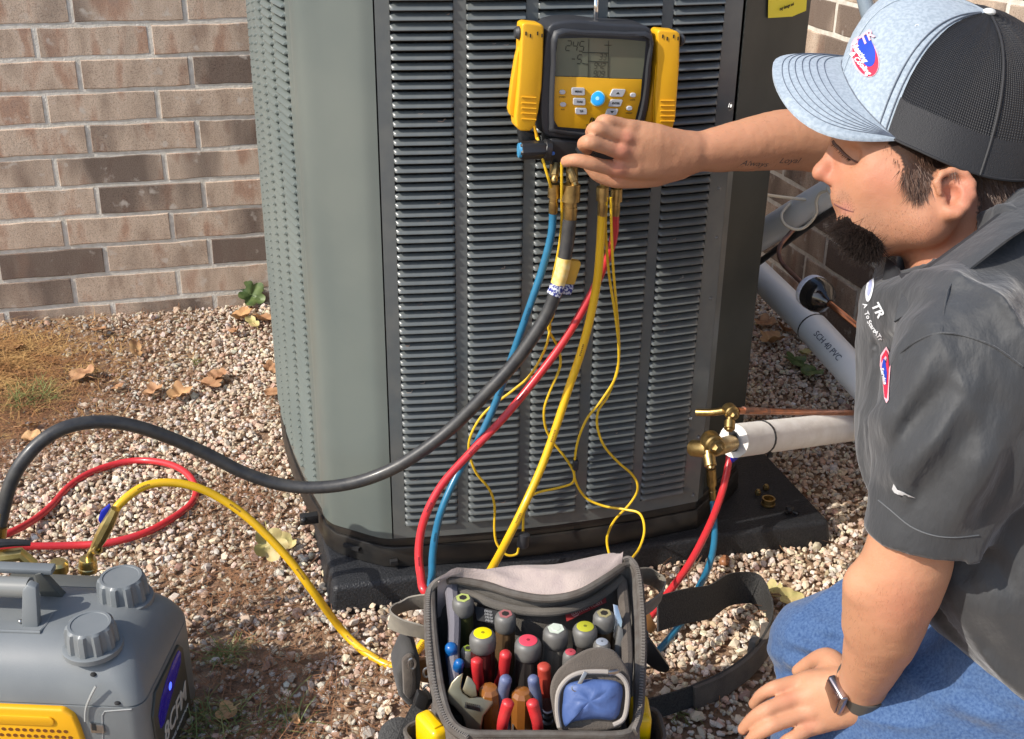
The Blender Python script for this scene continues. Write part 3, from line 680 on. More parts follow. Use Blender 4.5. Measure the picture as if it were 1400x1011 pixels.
# insulated suction line and copper liquid line
S0 = PD(1003, 603, 1.78); S1 = PD(1092, 592, 1.93); S2 = PD(1183, 581, 2.12); S3 = PD(1260, 572, 2.28)
ins = tubething('insulated_pipe', 'white foam insulated line running right from the brass valves', 'pipe', [S0, S1, S2], 0.0262, m_foam, 24)
part('end_hole', G().lathe(S0 - Vector((.004, 0, 0)), S0, [(0, .017), (.004, .017)], 16), m_blackm, ins)
part('copper_core', G().tube([S1, S2, S3], 0.011, 14), m_copper, ins)
dv = (S1 - S0).normalized(); q = PD(1040, 600, 1.835); tie(lerp(S0, S1, 0.40), dv, 0.0262, m_black, ins, 0.004)
part('tie_head', G().box(lerp(S0, S1, 0.42) + Vector((0.006, -0.02, -0.022)), (.008, .006, .008)), m_black, ins, bevel=.001)
# filter drier on its copper tube
fd = thing('filter_drier', 'black round filter on a thin copper tube below the upper pipe', 'filter', PD(1118, 403, 2.0))
c_ = PD(1118, 404, 2.0); dv = (PD(1150, 425, 1.95) - PD(1090, 385, 2.06)).normalized()
part('filter_body', G().lathe(c_ - dv * .033, c_ + dv * .036, [(0, .008), (.003, .020), (.010, .0285), (.024, .030), (.04, .029), (.052, .024), (.062, .012), (.069, .007)], 24), mat('gloss_black', (0.008, 0.008, 0.009), 0.12, coat=0.5), fd, angle=50)
part('filter_label', G().lathe(c_ - dv * .024, c_ - dv * .011, [(0, .0284), (0.001, .0292), (.012, .0305), (.013, .030)], 24), mat('white_label', (0.72, 0.74, 0.80), 0.5, col2=(0.5, 0.53, 0.66), nscale=120), fd, angle=50)
part('inlet_tube', G().tube([c_ - dv * .03, PD(1092, 383, 2.05), PD(1068, 358, 2.1), PD(1066, 338, 2.12), PD(1078, 322, 2.13), PD(1086, 313, 2.13)], 0.0042, 10), m_copperd, fd)
part('outlet_tube', G().tube([c_ + dv * .03, PD(1150, 428, 1.95), PD(1185, 456, 1.93), PD(1250, 500, 1.9)], 0.0052, 10), m_copper, fd)
# control wire
tubething('control_wire', 'beige wire looping from the condenser over the upper grey pipe', 'cable', [PD(985, 225, 1.80), PD(994, 240, 1.84), PD(1012, 257, 1.92), PD(1045, 266, 2.0), PD(1080, 271, 2.07), PD(1102, 273, 2.08), PD(1090, 272, 2.13), PD(1074, 285, 2.10), PD(1068, 296, 2.085), PD(1074, 308, 2.08), PD(1090, 314, 2.08), PD(1104, 308, 2.075), PD(1116, 292, 2.06), PD(1116, 275, 2.05), PD(1122, 264, 2.04), PD(1136, 261, 2.02), PD(1140, 262, 2.0), PD(1131, 257, 2.02), PD(1136, 266, 2.0)], 0.0028, mat('beige_wire', (0.66, 0.60, 0.48), 0.5), 8)

# ================================================================ SERVICE VALVES (part of the condenser)
def hexnut(g, a, b, r, n=6):
    a = Vector(a); b = Vector(b); L_ = (b - a).length
    return g.lathe(a, b, [(0, r * .92), (L_ * .08, r), (L_ * .92, r), (L_, r * .92)], n)
def valve(cx_, cy_, d, s, tail, name):
    c = PD(cx_, cy_, d); g = G()
    g.lathe(c + Vector((0, 0.014 * s, 0)), c + Vector((0, -0.020 * s, 0)), [(0, .011 * s), (.006 * s, .0145 * s), (.024 * s, .0145 * s), (.026 * s, .0125 * s), (.033 * s, .012 * s), (.034 * s, .0085 * s)], 22)
    v = part(name, g, m_brass, unit, angle=40)
    part('valve_cap', G().lathe(c + Vector((0, -.018 * s, 0)), c + Vector((0, -.026 * s, 0)), [(0, .0085 * s), (.004 * s, .0085 * s), (.008 * s, .005 * s)], 6), m_brass, v)
    return v, c
v1, c1 = valve(998, 562, 1.70, 0.74, 0, 'liquid_valve'); v2, c2 = valve(973, 604, 1.69, 1.0, 0, 'suction_valve')
part('liquid_stub', G().tube([PD(952, 564, 1.72), PD(975, 564, 1.71), c1 + Vector((0, .004, 0))], 0.0055, 12), m_brass, v1)
part('suction_body', G().tube([PD(948, 613, 1.72), PD(972, 614, 1.70), PD(1000, 606, 1.77)], 0.0125, 14), m_brass, v2)
g = G(); a = PD(998, 572, 1.69); b = PD(997, 592, 1.68); g.lathe(a, b, [(0, .005), (.005, .005), (.0052, .008), (.017, .008), (.0172, .005), (.02, .005)], 12); part('service_port', g, m_brass, v1)
g = G(); a = PD(968, 617, 1.68); b = PD(973, 645, 1.67); g.lathe(a, b, [(0, .006), (.006, .006), (.0062, .009), (.022, .009), (.0225, .005), (.026, .005)], 12); part('service_port', g, m_brass, v2)
lq = thing('copper_pipe', 'thin bright copper line above the white insulated line', 'pipe', c1)
part('tube', G().tube([PD(1008, 562, 1.71), PD(1060, 563, 1.78), PD(1120, 564, 1.9), PD(1190, 565, 2.08), PD(1270, 566, 2.25)], 0.0052, 12), m_copper, lq)
part('tape', G().tube([PD(1016, 561.5, 1.72), PD(1050, 563, 1.765)], 0.0058, 12), m_copperd, lq)
# brass flare caps left on the pad
def cap(px, py, r, h, label, open_=False):
    p = PZ(px, py, PT + 0.001); g = G()
    if open_: g.lathe(p, p + Vector((0, 0, h)), [(0, r), (h * .25, r * 1.02), (h * .3, r * .92), (h, r * .95), (h, r * .72), (h * .3, r * .7)], 24)
    else: g.lathe(p, p + Vector((0, 0, h)), [(0, r), (h * .6, r), (h * .65, r * .8), (h * .95, r * .7), (h, r * .3)], 6)
    t = part('brass_cap', g, m_brass, None); me = t.data; me.transform(Matrix.Translation(-p)); t.location = p; top(t, label, 'cap', 'brass valve caps on the black pad'); return t
cap(1050, 690, 0.0125, 0.013, 'large open brass ring cap on the black pad', True); cap(1047, 669, 0.0055, 0.010, 'small brass cap behind the open ring cap'); cap(1036, 676, 0.0055, 0.010, 'small brass cap left of the open ring cap')
kc = PZ(1080, 697, PT + .007); t = thing('plastic_cap', 'little black plastic cap with a stem right of the brass ring', 'cap', kc)
part('cap_body', G().lathe(kc - Vector((.006, 0, 0)), kc + Vector((.008, 0, .002)), [(0, .006), (.005, .007), (.009, .006), (.013, .003)], 12), m_black, t); part('stem', G().tube([kc, kc + Vector((.008, -.006, -.004)), kc + Vector((.012, -.010, -.004))], .003, 8), m_black, t)
part('stem', G().tube([kc, kc + Vector((-.010, -.004, -.003))], .003, 8), m_black, t)

# ================================================================ DIGITAL MANIFOLD
MY = 1.487
def mp(px, py, dy=0.0): return PY(px, py, MY - dy)
man = thing('gauge_manifold', 'yellow and black digital gauge manifold hanging on the condenser front', 'gauge', mp(815, 200))
m_boot = mat('grey_boot', (0.028, 0.030, 0.035), 0.5, bump=0.15, bscale=500, rvar=0.1, col2=(0.035, 0.037, 0.042), nscale=20)
m_yellow = mat('yellow_plastic', (0.80, 0.42, 0.012), 0.42, col2=(0.76, 0.39, 0.012), nscale=20, bump=0.08, bscale=400)
m_lcd = mat('lcd_glass', (0.155, 0.165, 0.115), 0.12, spec=0.6, col2=(0.14, 0.15, 0.105), nscale=8)
m_lcdd = mat('lcd_digits', (0.020, 0.024, 0.016), 0.3)
m_btn = mat('grey_buttons', (0.50, 0.52, 0.54), 0.45)
body = [(757, 32), (790, 28), (828, 32), (868, 34), (886, 37), (893, 50), (892, 90), (889, 130), (884, 160), (872, 186), (840, 196), (790, 192), (752, 188), (742, 178), (739, 150), (741, 110), (744, 70), (748, 44)]
part('boot', G().prism(outline([mp(x, y) for x, y in body], 3), (0, 0.055, 0)), m_boot, man, bevel=0.009, seg=4, angle=50)
rim = [(763, 49), (800, 48), (850, 50), (885, 53), (883, 90), (879, 130), (871, 166), (860, 184), (815, 183), (762, 176), (757, 165), (757, 130), (759, 90)]
# raised rim around the face
ro = outline([mp(x, y, .002) for x, y in rim], 3); cen = mp(820, 112, .002)
gi = [cen + (p - cen) * 1.0 for p in ro]; go = [cen + (p - cen) * 1.10 for p in ro]; n_ = len(gi); g = G()
V = gi + go + [p + Vector((0, -.006, 0)) for p in [cen + (p - cen) * 1.015 for p in ro]] + [p + Vector((0, -.006, 0)) for p in [cen + (p - cen) * 1.065 for p in ro]]
F_ = []
for i in range(n_):
    j = (i + 1) % n_; F_ += [(i, j, 2 * n_ + j, 2 * n_ + i), (2 * n_ + i, 2 * n_ + j, 3 * n_ + j, 3 * n_ + i), (3 * n_ + i, 3 * n_ + j, n_ + j, n_ + i)]
part('rim', g.add(V, F_), m_boot, man, angle=70)
scr = [(763, 53), (800, 52), (850, 54), (883, 57), (881, 84), (878, 108), (838, 107), (795, 105), (757, 104), (759, 80)]
part('screen', G().prism([mp(x, y, .0005) for x, y in scr], (0, 0.004, 0)), m_lcd, man, smooth=False)
face = [(757, 105), (795, 106), (838, 108), (878, 109), (876, 135), (869, 163), (861, 180), (815, 178), (763, 174), (758, 165), (757, 135)]
fp = part('face_plate', G().prism([mp(x, y, .0012) for x, y in face], (0, 0.005, 0)), m_yellow, man, bevel=0.0008)
xa = (mp(878, 108) - mp(757, 104)).normalized(); ya = (mp(771, 50) - mp(765, 160)).normalized()
def mtext(s, px, py, size, mt, parent, dy=.0018, sh=0.0, sx=1.0, bold=0.0, name='print'): return part(name, text_geo(s, size, frame(mp(px, py, dy), xa, ya), 0.0001, bold, sh, sx), mt, parent, smooth=False)
# seven segment digits
SEG = {'0': 'abcdef', '1': 'bc', '2': 'abged', '3': 'abgcd', '4': 'fgbc', '5': 'afgcd', '6': 'afgedc', '7': 'abc', '8': 'abcdefg', '9': 'abfgcd', '-': 'g'}
def seg7(s, px, py, h, parent):
    M = frame(mp(px, py, .0008), xa, ya); w = h * 0.5; t_ = h * 0.10; x = 0
    g = G()
    for ch in s:
        for q in SEG.get(ch, ''):
            a_, b_ = {'a': ((0, h), (w, h)), 'b': ((w, h), (w, h / 2)), 'c': ((w, h / 2), (w, 0)), 'd': ((0, 0), (w, 0)), 'e': ((0, 0), (0, h / 2)), 'f': ((0, h / 2), (0, h)), 'g': ((0, h / 2), (w, h / 2))}[q]
            sh = 0.1; P0 = Vector((a_[0] + x + a_[1] * sh, a_[1], 0)); P1_ = Vector((b_[0] + x + b_[1] * sh, b_[1], 0)); d = (P1_ - P0).normalized(); n = Vector((-d.y, d.x, 0)) * t_ / 2
            P0 += d * t_ * .5; P1_ -= d * t_ * .5
            g.add([M @ (P0 - n), M @ (P1_ - n), M @ (P1_ + n), M @ (P0 + n)], [(0, 1, 2, 3)])
        x += w * 1.45
    part('digits', g, m_lcdd, parent, smooth=False)
scn = [c for c in man.children if c.name.startswith('screen')][0]
seg7('245', 773, 69.5, .0125, scn); seg7('-5', 780, 87, .0115, scn); seg7('33', 819, 82, .0075, scn); seg7('942', 812, 94, .0075, scn); seg7('909', 811, 105, .0075, scn)
g = G()
for (x0, y0, x1, y1) in [(796, 72, 832, 73), (805, 54, 804, 106), (796, 87, 804, 88), (832, 56, 831, 106), (804, 84, 831, 85), (826, 62, 836, 62.3)]: g.tube([mp(x0, y0, .0009), mp(x1, y1, .0009)], .0004, 4)
part('screen_lines', g, m_lcdd, scn, smooth=False)
# buttons
def btn(px, py, w, h, sl, cap_, name='button', mt=None, r=0.002):
    M = frame(mp(px, py, .0012), xa, ya)
    pts = [M @ (Vector((x + sl * y, y, 0))) for x, y in rrect(0, 0, w, h, r, 3)]
    b = part(name, G().prism([p + Vector((0, -.0024, 0)) for p in pts], (0, 0.003, 0)), mt or m_btn, man, bevel=.0006, seg=1)
    if cap_ == 'up' or cap_ == 'down':
        s = 1 if cap_ == 'up' else -1
        part('arrow', G().add([M @ Vector((-.0028, -.0014 * s, .0026)), M @ Vector((.0028, -.0014 * s, .0026)), M @ Vector((0, .0016 * s, .0026))], [(0, 1, 2)]), m_lcdd, b, smooth=False)
    elif cap_: part('print', text_geo(cap_, 0.0036, M @ Matrix.Translation((0, 0, .0026)), 0.0001, 0.0001), m_lcdd, b, smooth=False)
    return b
btn(790, 125, .0185, .0100, -.12, 'MENU'); btn(791.5, 139, .0170, .0095, -.1, 'TARE'); btn(794, 152, .0160, .0085, -.15, 'T/P')
btn(844, 127, .0190, .0100, .35, 'up'); btn(841, 141, .0175, .0095, .3, 'ENTER'); btn(836, 153, .0160, .0085, .3, 'down')
for (x, y, s) in [(768.5, 126, 'SYSTEM'), (769.5, 143, 'AUX'), (865, 130, 'LIGHT'), (860, 148, 'ON/OFF')]:
    btn(x, y, .0082, .0058, 0, '', r=.0026); mtext(s, x, y + 7, .0026, m_lcdd, fp)
b = part('round_button', G().lathe(mp(817, 135, .0012), mp(817, 135, .006), [(0, .0102), (.0022, .0102), (.003, .0092)], 28), mat('blue_ring', (0.30, 0.62, 0.62), 0.4), man)
part('button_light', G().lathe(mp(817, 135, .004), mp(817, 135, .006), [(0, .0088), (.0008, .0088), (.0014, .0075)], 28), mat('blue_button', (0.01, 0.32, 0.80), 0.3), b)
part('button_centre', G().lathe(mp(817, 135, .0052), mp(817, 135, .0062), [(0, .0028), (.0005, .0022)], 16), mat('blue_core', (0.30, 0.62, 0.9), 0.3), b)
mtext('Fieldpiece', 822, 165, .0085, m_lcdd, fp, sh=.25, bold=.0003); mtext('SM480V 4-Port SMAN Manifold', 822, 172, .0034, m_lcdd, fp)
# manifold block, knobs, sight window
part('valve_block', G().prism([mp(x, y, .004) for x, y in [(752, 190), (800, 193), (868, 196), (872, 222), (840, 232), (806, 232), (752, 226)]], (0, 0.045, 0)), m_black, man, bevel=.004, seg=3)
part('hinge', G().prism([mp(x, y, -.01) for x, y in [(710, 176), (740, 186), (742, 205), (714, 200)]], (0, 0.02, 0)), m_black, man, bevel=.003)
def ribknob(a, b, r, name, ringmt=None):
    a = Vector(a); b = Vector(b); L_ = (b - a).length; g = G(); n = 24; ax = (b - a).normalized(); u = ax.cross(Vector((0, 0, 1))).normalized(); w = ax.cross(u); V = []; F = []
    prof = [(0, .82), (.08, .98), (.9, 1), (1, .9)]
    for (d, q) in prof:
        for j in range(n):
            rr = r * q * (1.0 if j % 4 < 2 else 0.88); t_ = 2 * math.pi * j / n; V.append(a + ax * d * L_ + (u * math.cos(t_) + w * math.sin(t_)) * rr)
    for i in range(3):
        for j in range(n): F.append((i * n + j, i * n + (j + 1) % n, (i + 1) * n + (j + 1) % n, (i + 1) * n + j))
    F.append(tuple(range(n))[::-1]); F.append(tuple(3 * n + j for j in range(n)))
    k = part(name, g.add(V, F), m_black, man, angle=25)
    if ringmt: part('colour_ring', G().lathe(a - ax * .0015, a + ax * .002, [(0, r * .75), (.0035, r * .85)], 20), ringmt, k)
    return k
ribknob(mp(710, 206, .01), mp(745, 205, .012), .0125, 'valve_knob', mat('blue_trim', (0.05, 0.25, 0.45), 0.4))
part('collar', G().lathe(mp(740, 205, .008), mp(752, 207, .008), [(0, .012), (.003, .015), (.011, .015), (.012, .01)], 20), m_black, man)
ribknob(mp(800, 206, .055), mp(803, 206, .015), .0135, 'valve_knob')
ribknob(mp(905, 212, .01), mp(872, 210, .012), .0125, 'valve_knob')
part('indicator', G().sphere(mp(756, 210, .004), .0028, 10, 6), mat('blue_dot', (0.08, 0.25, 0.8), 0.3), man)
part('indicator', G().sphere(mp(864, 212, .004), .0028, 10, 6), mat('red_dot', (0.5, 0.02, 0.02), 0.3), man)
# hanging hook
part('hook', G().tube([mp(815, 34, -.03), PY(815, 10, 1.51), PY(816, -20, 1.52), PY(816, -60, 1.53)], .0032, 10), mat('chrome', (0.75, 0.75, 0.75), 0.15, 1.0), man)
# brass ports with hose nuts below the block
def port(px, py0, py1, dy, r, parent=man): part('port', G().tube([mp(px, py0, dy), mp(px, py1, dy)], r, 12), m_brass, parent)
port(757, 222, 240, -.005, .0062); port(782, 226, 250, -.008, .0085); port(826, 228, 258, -.008, .0062); port(845, 228, 260, -.016, .0062)
for (a_, b_, r) in [((760, 224), (757.5, 250), .0058), ((778, 232), (790, 262), .0062)]:
    q = part('service_stub', G().lathe(mp(*a_, .008), mp(*b_, .024), [(0, r * .8), (.006, r), (.018, r), (.0185, r * .85), (.024, r * .85), (.027, r * .6)], 10), m_brass, man)
# parked pipe clamps, one each side
def clamp(pts, side, label):
    c = PY(pts[0][0], pts[0][1], MY); t = thing('pipe_clamp', label, 'clamp', c, 'yellow pipe clamps parked on the manifold')
    part('jaw', G().prism([mp(x, y, .004) for x, y in pts], (0, 0.028, 0)), m_yellow, t, bevel=.0035, seg=3, angle=50)
    return t
L = [(714, 33), (720, 31), (740, 33), (744, 37), (743, 80), (741, 120), (737, 150), (732, 172), (725, 180), (712, 180), (706, 174), (705, 160), (709, 120), (712, 80)]
tl = clamp(L, -1, 'yellow pipe clamp to the left of the manifold screen')
part('lever', G().prism([mp(x, y, -.006) for x, y in [(711, 60), (709, 100), (706, 150), (706, 164), (698, 158), (696, 150), (701, 110), (706, 80)]], (0, 0.014, 0)), m_yellow, tl, bevel=.002)
part('pivot', G().lathe(PY(711, 45, MY + .008), PY(705, 45, MY + .008), [(0, .008), (.003, .0085), (.007, .006)], 16), m_boot, tl)
for y in (133, 141, 148, 155, 163): part('grip_rib', G().tube([mp(713, y, .0045), mp(733, y + 1, .0045)], .0011, 6), m_yellow, tl)
for k, x in enumerate((719, 725, 735, 741)): part('slot', G().box(mp(x, 46 + (k % 2) * 3, .0042), (.0016, .001, .0045)), m_blackm, tl)
part('tail', G().tube([mp(730, 172, .002), mp(733, 183, .002), mp(734, 190, .002)], .0022, 8), m_yellow, tl)
R_ = [(902, 41), (926, 43), (930, 47), (929, 90), (926, 130), (924, 160), (920, 176), (912, 182), (902, 180), (896, 174), (896, 130), (899, 90), (899, 45)]
tr = clamp(R_, 1, 'yellow pipe clamp to the right of the manifold above the wrist')
part('lever', G().prism([mp(x, y, -.006) for x, y in [(899, 70), (899, 100), (895, 150), (890, 175), (882, 168), (888, 140), (893, 110), (895, 85)]], (0, 0.014, 0)), m_yellow, tr, bevel=.002)
part('pivot', G().lathe(PY(929, 55, MY + .008), PY(934, 55, MY + .008), [(0, .008), (.003, .0085), (.006, .006)], 16), m_boot, tr)
for y in (138, 145, 152, 159, 166): part('grip_rib', G().tube([mp(903, y, .0045), mp(922, y, .0045)], .0011, 6), m_yellow, tr)
for k, x in enumerate((906, 912, 921, 927)): part('slot', G().box(mp(x, 50 + (k % 2) * 3, .0042), (.0016, .001, .0045)), m_blackm, tr)

# ================================================================ HOSES
m_hy = mat('yellow_hose', (0.80, 0.48, 0.010), 0.38, coat=0.2, rvar=0.08, nscale=40, col2=(0.76, 0.44, 0.01), bump=.05, bscale=300)
m_hr = mat('red_hose', (0.62, 0.030, 0.035), 0.36, coat=0.2, rvar=0.08, nscale=40, col2=(0.55, 0.03, 0.04), bump=.05, bscale=300)
m_hb = mat('blue_hose', (0.022, 0.17, 0.30), 0.38, coat=0.2, rvar=0.08, nscale=40, col2=(0.018, 0.14, 0.26), bump=.05, bscale=300)
m_hk = mat('black_hose', (0.026, 0.026, 0.028), 0.45, coat=0.1, rvar=0.12, nscale=60, col2=(0.05, 0.048, 0.045), bump=.2, bscale=250)
def nut(t, a, b, r, mt=m_brass, name='fitting'):
    a = Vector(a); b = Vector(b); L_ = (b - a).length; d = (b - a).normalized()
    part(name, G().lathe(a, b, [(0, r * .8), (0, r), (L_ * .45, r * 1.04), (L_ * .47, r * .72), (L_ * .6, r * .72), (L_ * .61, r * .78), (L_ * .96, r * .74), (L_, r * .66)], 18), mt, t, angle=30)
    for k in range(9):
        pass
def hose(name, label, pts, r, mt, cat='hose', n=14, sub=6):
    t = thing(name, label, cat, pts[0]); part('tube', G().tube(pts, r, n, sub), mt, t, angle=70); return t
f = lambda px, py, Y: PY(px, py, Y)
pts = [f(756, 284, 1.488), f(754, 320, 1.488), f(741, 370, 1.49), f(724, 420, 1.492), f(703, 480, 1.50), f(680, 545, 1.505), f(655, 600, 1.50), f(625, 650, 1.49), f(603, 700, 1.46), f(593, 745, 1.41), f(591, 780, 1.36), f(594, 815, 1.30),
       PZ(640, 800, .06), PZ(760, 860, .02), PZ(850, 905, .012), PZ(876, 912, .009), PZ(905, 885, .012), PZ(935, 846, .014), PZ(953, 808, .03), f(966, 782, 1.465), f(974, 757, 1.495), f(977, 732, 1.525), f(976, 708, 1.555), f(975, 685, 1.578)]
HPTS = {'b': list(pts)}
hb = hose('blue_hose', 'blue charging hose from the manifold to the lower brass valve', pts, .0056, m_hb)
nut(hb, f(758.5, 251, 1.486), f(756, 292, 1.488), .0088); nut(hb, f(972, 640, 1.575), f(975, 690, 1.58), .0085)
pts = [f(841, 290, 1.500), f(838, 330, 1.500), f(820, 378, 1.502), f(800, 418, 1.502), f(770, 468, 1.500), f(735, 515, 1.495), f(690, 570, 1.485), f(645, 617, 1.47), f(605, 662, 1.45), f(582, 705, 1.42), f(573, 745, 1.37), f(575, 785, 1.31), f(588, 815, 1.27),
       PZ(650, 830, .07), PZ(770, 880, .05), PZ(850, 880, .06), PY(884, 850, 1.34), f(905, 822, 1.37), f(940, 775, 1.42), f(967, 725, 1.47), f(985, 680, 1.52), f(995, 640, 1.55), f(998, 615, 1.565)]
HPTS['r'] = list(pts)
hr = hose('red_hose', 'red charging hose from the manifold round the tool bag to the upper brass valve', pts, .0060, m_hr)
nut(hr, f(843, 258, 1.5), f(841, 296, 1.5), .0085); nut(hr, f(997, 585, 1.57), f(998, 622, 1.568), .0085)
part('lever', G().prism([PY(x, y, 1.55) for x, y in [(1004, 600), (1010, 610), (1009, 628), (1001, 634), (999, 628), (1006, 620), (1004, 610)]], (0, .004, 0)), mat('blue_lever', (0.01, 0.02, 0.35), 0.35), hr, bevel=.001)
pts = [f(823, 288, 1.476), f(821, 330, 1.476), f(817, 380, 1.475), f(808, 430, 1.475), f(795, 480, 1.475), f(778, 530, 1.475), f(760, 585, 1.47), f(740, 640, 1.46), f(715, 695, 1.44), f(690, 745, 1.40), f(668, 785, 1.35), PY(640, 830, 1.29),
       PZ(600, 850, .05), PZ(570, 890, .015), PZ(541, 911, .006), PZ(505, 896, .008), PZ(470, 865, .02), f(430, 812, 1.47), f(395, 765, 1.49), f(350, 718, 1.51), f(310, 687, 1.525), f(270, 667, 1.53), f(230, 660, 1.53), f(195, 666, 1.525), f(165, 688, 1.51), f(152, 707, 1.50)]
HPTS['y'] = list(pts)
hy = hose('yellow_hose', 'yellow hose running from the manifold behind the bag to the pump', pts, .0062, m_hy)
nut(hy, f(824, 256, 1.477), f(823, 296, 1.476), .0088)
gy = lambda px, py, Y=1.49: PY(px, py, Y)
part('ball_valve', G().tube([gy(158, 696), gy(147, 718), gy(138, 735), gy(130, 750)], lambda t: .0095 if .2 < t < .8 else .007, 8, 1), m_brassp, hy, angle=25)
part('elbow', G().tube([gy(134, 742), gy(124, 757), gy(121, 770)], .0052, 12), m_brassp, hy)
part('side_port', G().lathe(gy(130, 752), gy(139, 752, 1.475), [(0, .007), (.01, .007), (.010, .0045), (.003, .004)], 14), m_brassp, hy)
part('lever', G().prism([PY(x, y, 1.49) for x, y in [(150, 690), (153, 697), (147, 716), (138, 719), (134, 712), (138, 700)]], (0, .006, 0)), mat('blue_lever', (0.02, 0.02, 0.25), 0.35), hy, bevel=.002)
part('knurled_nut', G().lathe(gy(120, 764), gy(120, 786), [(0, .011), (.003, .0125), (.013, .0125), (.014, .0135), (.020, .0135)], 22), m_brassp, hy)
# black vacuum hose
pts = [f(779, 300, 1.468), f(775, 335, 1.466), f(766, 380, 1.463), f(750, 425, 1.462), f(728, 462, 1.462), f(700, 500, 1.465), f(665, 538, 1.47), f(620, 583, 1.48), f(580, 615, 1.487), f(535, 642, 1.50), f(485, 660, 1.515), f(430, 667, 1.53), f(380, 662, 1.545), f(330, 645, 1.555),
       f(285, 622, 1.56), f(235, 600, 1.56), f(185, 583, 1.555), f(140, 577, 1.55), f(95, 583, 1.54), f(60, 601, 1.53), f(32, 630, 1.52), f(15, 660, 1.515), f(5, 695, 1.51), f(-2, 725, 1.505)]
hk = hose('black_hose', 'thick black vacuum hose arching from the manifold over the gravel to the left edge', pts, .0096, m_hk, n=18)
nut(hk, f(781, 252, 1.470), f(779, 303, 1.468), .0125)
part('brass_end', G().lathe(f(0, 700, 1.508), f(-6, 745, 1.5), [(0, .0085), (.02, .0085), (.021, .0125), (.045, .0125)], 16), m_brass, hk)
# taped flags on the black hose
m_flag = mat('flag_label', (0.80, 0.52, 0.10), 0.45, col2=(0.85, 0.68, 0.32), nscale=130)
fl = part('label_wrap', G().tube([f(771.5, 353, 1.465), f(768, 371, 1.4636), f(762.5, 389, 1.4625)], .0103, 18, 4), m_flag, hk, angle=70)
part('label_flag', G().prism([PY(x, y, 1.469) for x, y in [(777, 356), (794, 358), (795, 362), (786, 390), (772, 390)]], (0, .012, 0)), mat('flag_yellow', (0.72, 0.42, 0.05), 0.4, col2=(0.6, 0.36, 0.06), nscale=40), hk, bevel=.003)
m_pat = mat('blue_print_tape', (0.62, 0.64, 0.70), 0.5, col2=(0.02, 0.03, 0.22), nscale=260, contrast=(0.47, 0.52), detail=2)
part('tape', G().tube([f(764, 388, 1.4628), f(757, 403, 1.4622)], .0106, 18, 4), m_pat, hk, angle=70); part('tape', G().prism([PY(x, y, 1.467) for x, y in [(770, 389), (786, 391), (781, 405), (764, 403)]], (0, .012, 0)), m_pat, hk, bevel=.003)
# red loop lying on the gravel
zz = .010
pts = [PZ(x, y, z_) for x, y, z_ in [(-60, 748, .03), (0, 747, .03), (40, 747, .02), (100, 746, zz), (150, 742, zz), (200, 728, zz), (240, 706, zz), (262, 688, zz), (268, 670, zz), (258, 650, .02), (235, 636, .02), (200, 630, .012), (165, 633, zz), (125, 646, zz), (95, 665, zz), (70, 692, .015), (45, 712, .02), (15, 728, .03), (-30, 745, .03)]]
hr2 = hose('red_hose', 'coiled red hose looped on the gravel behind the pump', pts, .0066, m_hr)
# sensor cables
m_cab = mat('yellow_cable', (0.78, 0.50, 0.02), 0.45)
def cable(label, pts, extra=None, r=.0020):
    t = thing('sensor_cable', label, 'cable', PY(*pts[0]), 'thin yellow sensor cables'); part('wire', G().tube([PY(*p) for p in pts], r, 8, 6), m_cab, t); return t
cable('short yellow cable crossing in front of the leftmost brass port', [(733, 183, 1.49), (738, 200, 1.475), (742, 218, 1.47), (750, 245, 1.468), (753, 256, 1.478)])
ca_ = cable('yellow cable hanging left of the red hose and ending in a hook below the condenser', [(768, 222, 1.455), (768, 260, 1.465), (768, 300, 1.49), (764, 340, 1.50), (752, 400, 1.50), (749, 432, 1.51), (752, 448, 1.51), (745, 478, 1.51), (725, 513, 1.515), (700, 535, 1.52), (665, 562, 1.52), (646, 590, 1.52), (641, 615, 1.52), (650, 645, 1.52), (668, 668, 1.52), (676, 690, 1.52), (676, 725, 1.515), (680, 745, 1.51), (693, 759, 1.50), (706, 758, 1.50), (709, 750, 1.50)])
cb_ = cable('yellow cable crossing behind the yellow hose to a black clip', [(763, 402, 1.475), (756, 432, 1.50), (750, 450, 1.51), (762, 474, 1.51), (766, 500, 1.51), (752, 535, 1.51), (744, 560, 1.51), (746, 585, 1.515), (757, 606, 1.515), (772, 625, 1.515), (784, 645, 1.515), (783, 660, 1.515), (765, 667, 1.515), (735, 674, 1.515), (722, 684, 1.515), (716, 705, 1.515), (715, 735, 1.51)])
part('clip', G().lathe(PY(717, 730, 1.50), PY(713, 756, 1.50), [(0, .007), (.001, .009), (.022, .0095), (.024, .007)], 14), m_boot, cb_, angle=40)
cc_ = cable('right hand yellow cable making a long loop down to the tool bag', [(835, 270, 1.47), (836, 310, 1.475), (838, 360, 1.48), (842, 410, 1.49), (846, 460, 1.50), (845, 500, 1.51), (832, 540, 1.512), (818, 562, 1.515), (817, 585, 1.515), (826, 610, 1.515), (845, 632, 1.515), (865, 650, 1.515), (872, 668, 1.51), (862, 688, 1.51), (840, 712, 1.50), (830, 735, 1.47), (833, 758, 1.42), (840, 772, 1.38)])
cd_ = cable('yellow cable from the manifold through a black box clip to the bag corner', [(830, 270, 1.47), (828, 310, 1.48), (832, 370, 1.485), (841, 430, 1.49), (846, 480, 1.50), (842, 515, 1.507), (822, 548, 1.51), (803, 572, 1.512), (791, 600, 1.512), (786, 628, 1.512), (786, 655, 1.512), (800, 680, 1.51), (825, 692, 1.50), (855, 697, 1.48), (875, 703, 1.46), (881, 725, 1.43), (874, 750, 1.40), (860, 768, 1.36)])
part('clip', G().box(PY(787, 636, 1.51), (.0085, .008, .017)), m_boot, cd_, bevel=.0015)

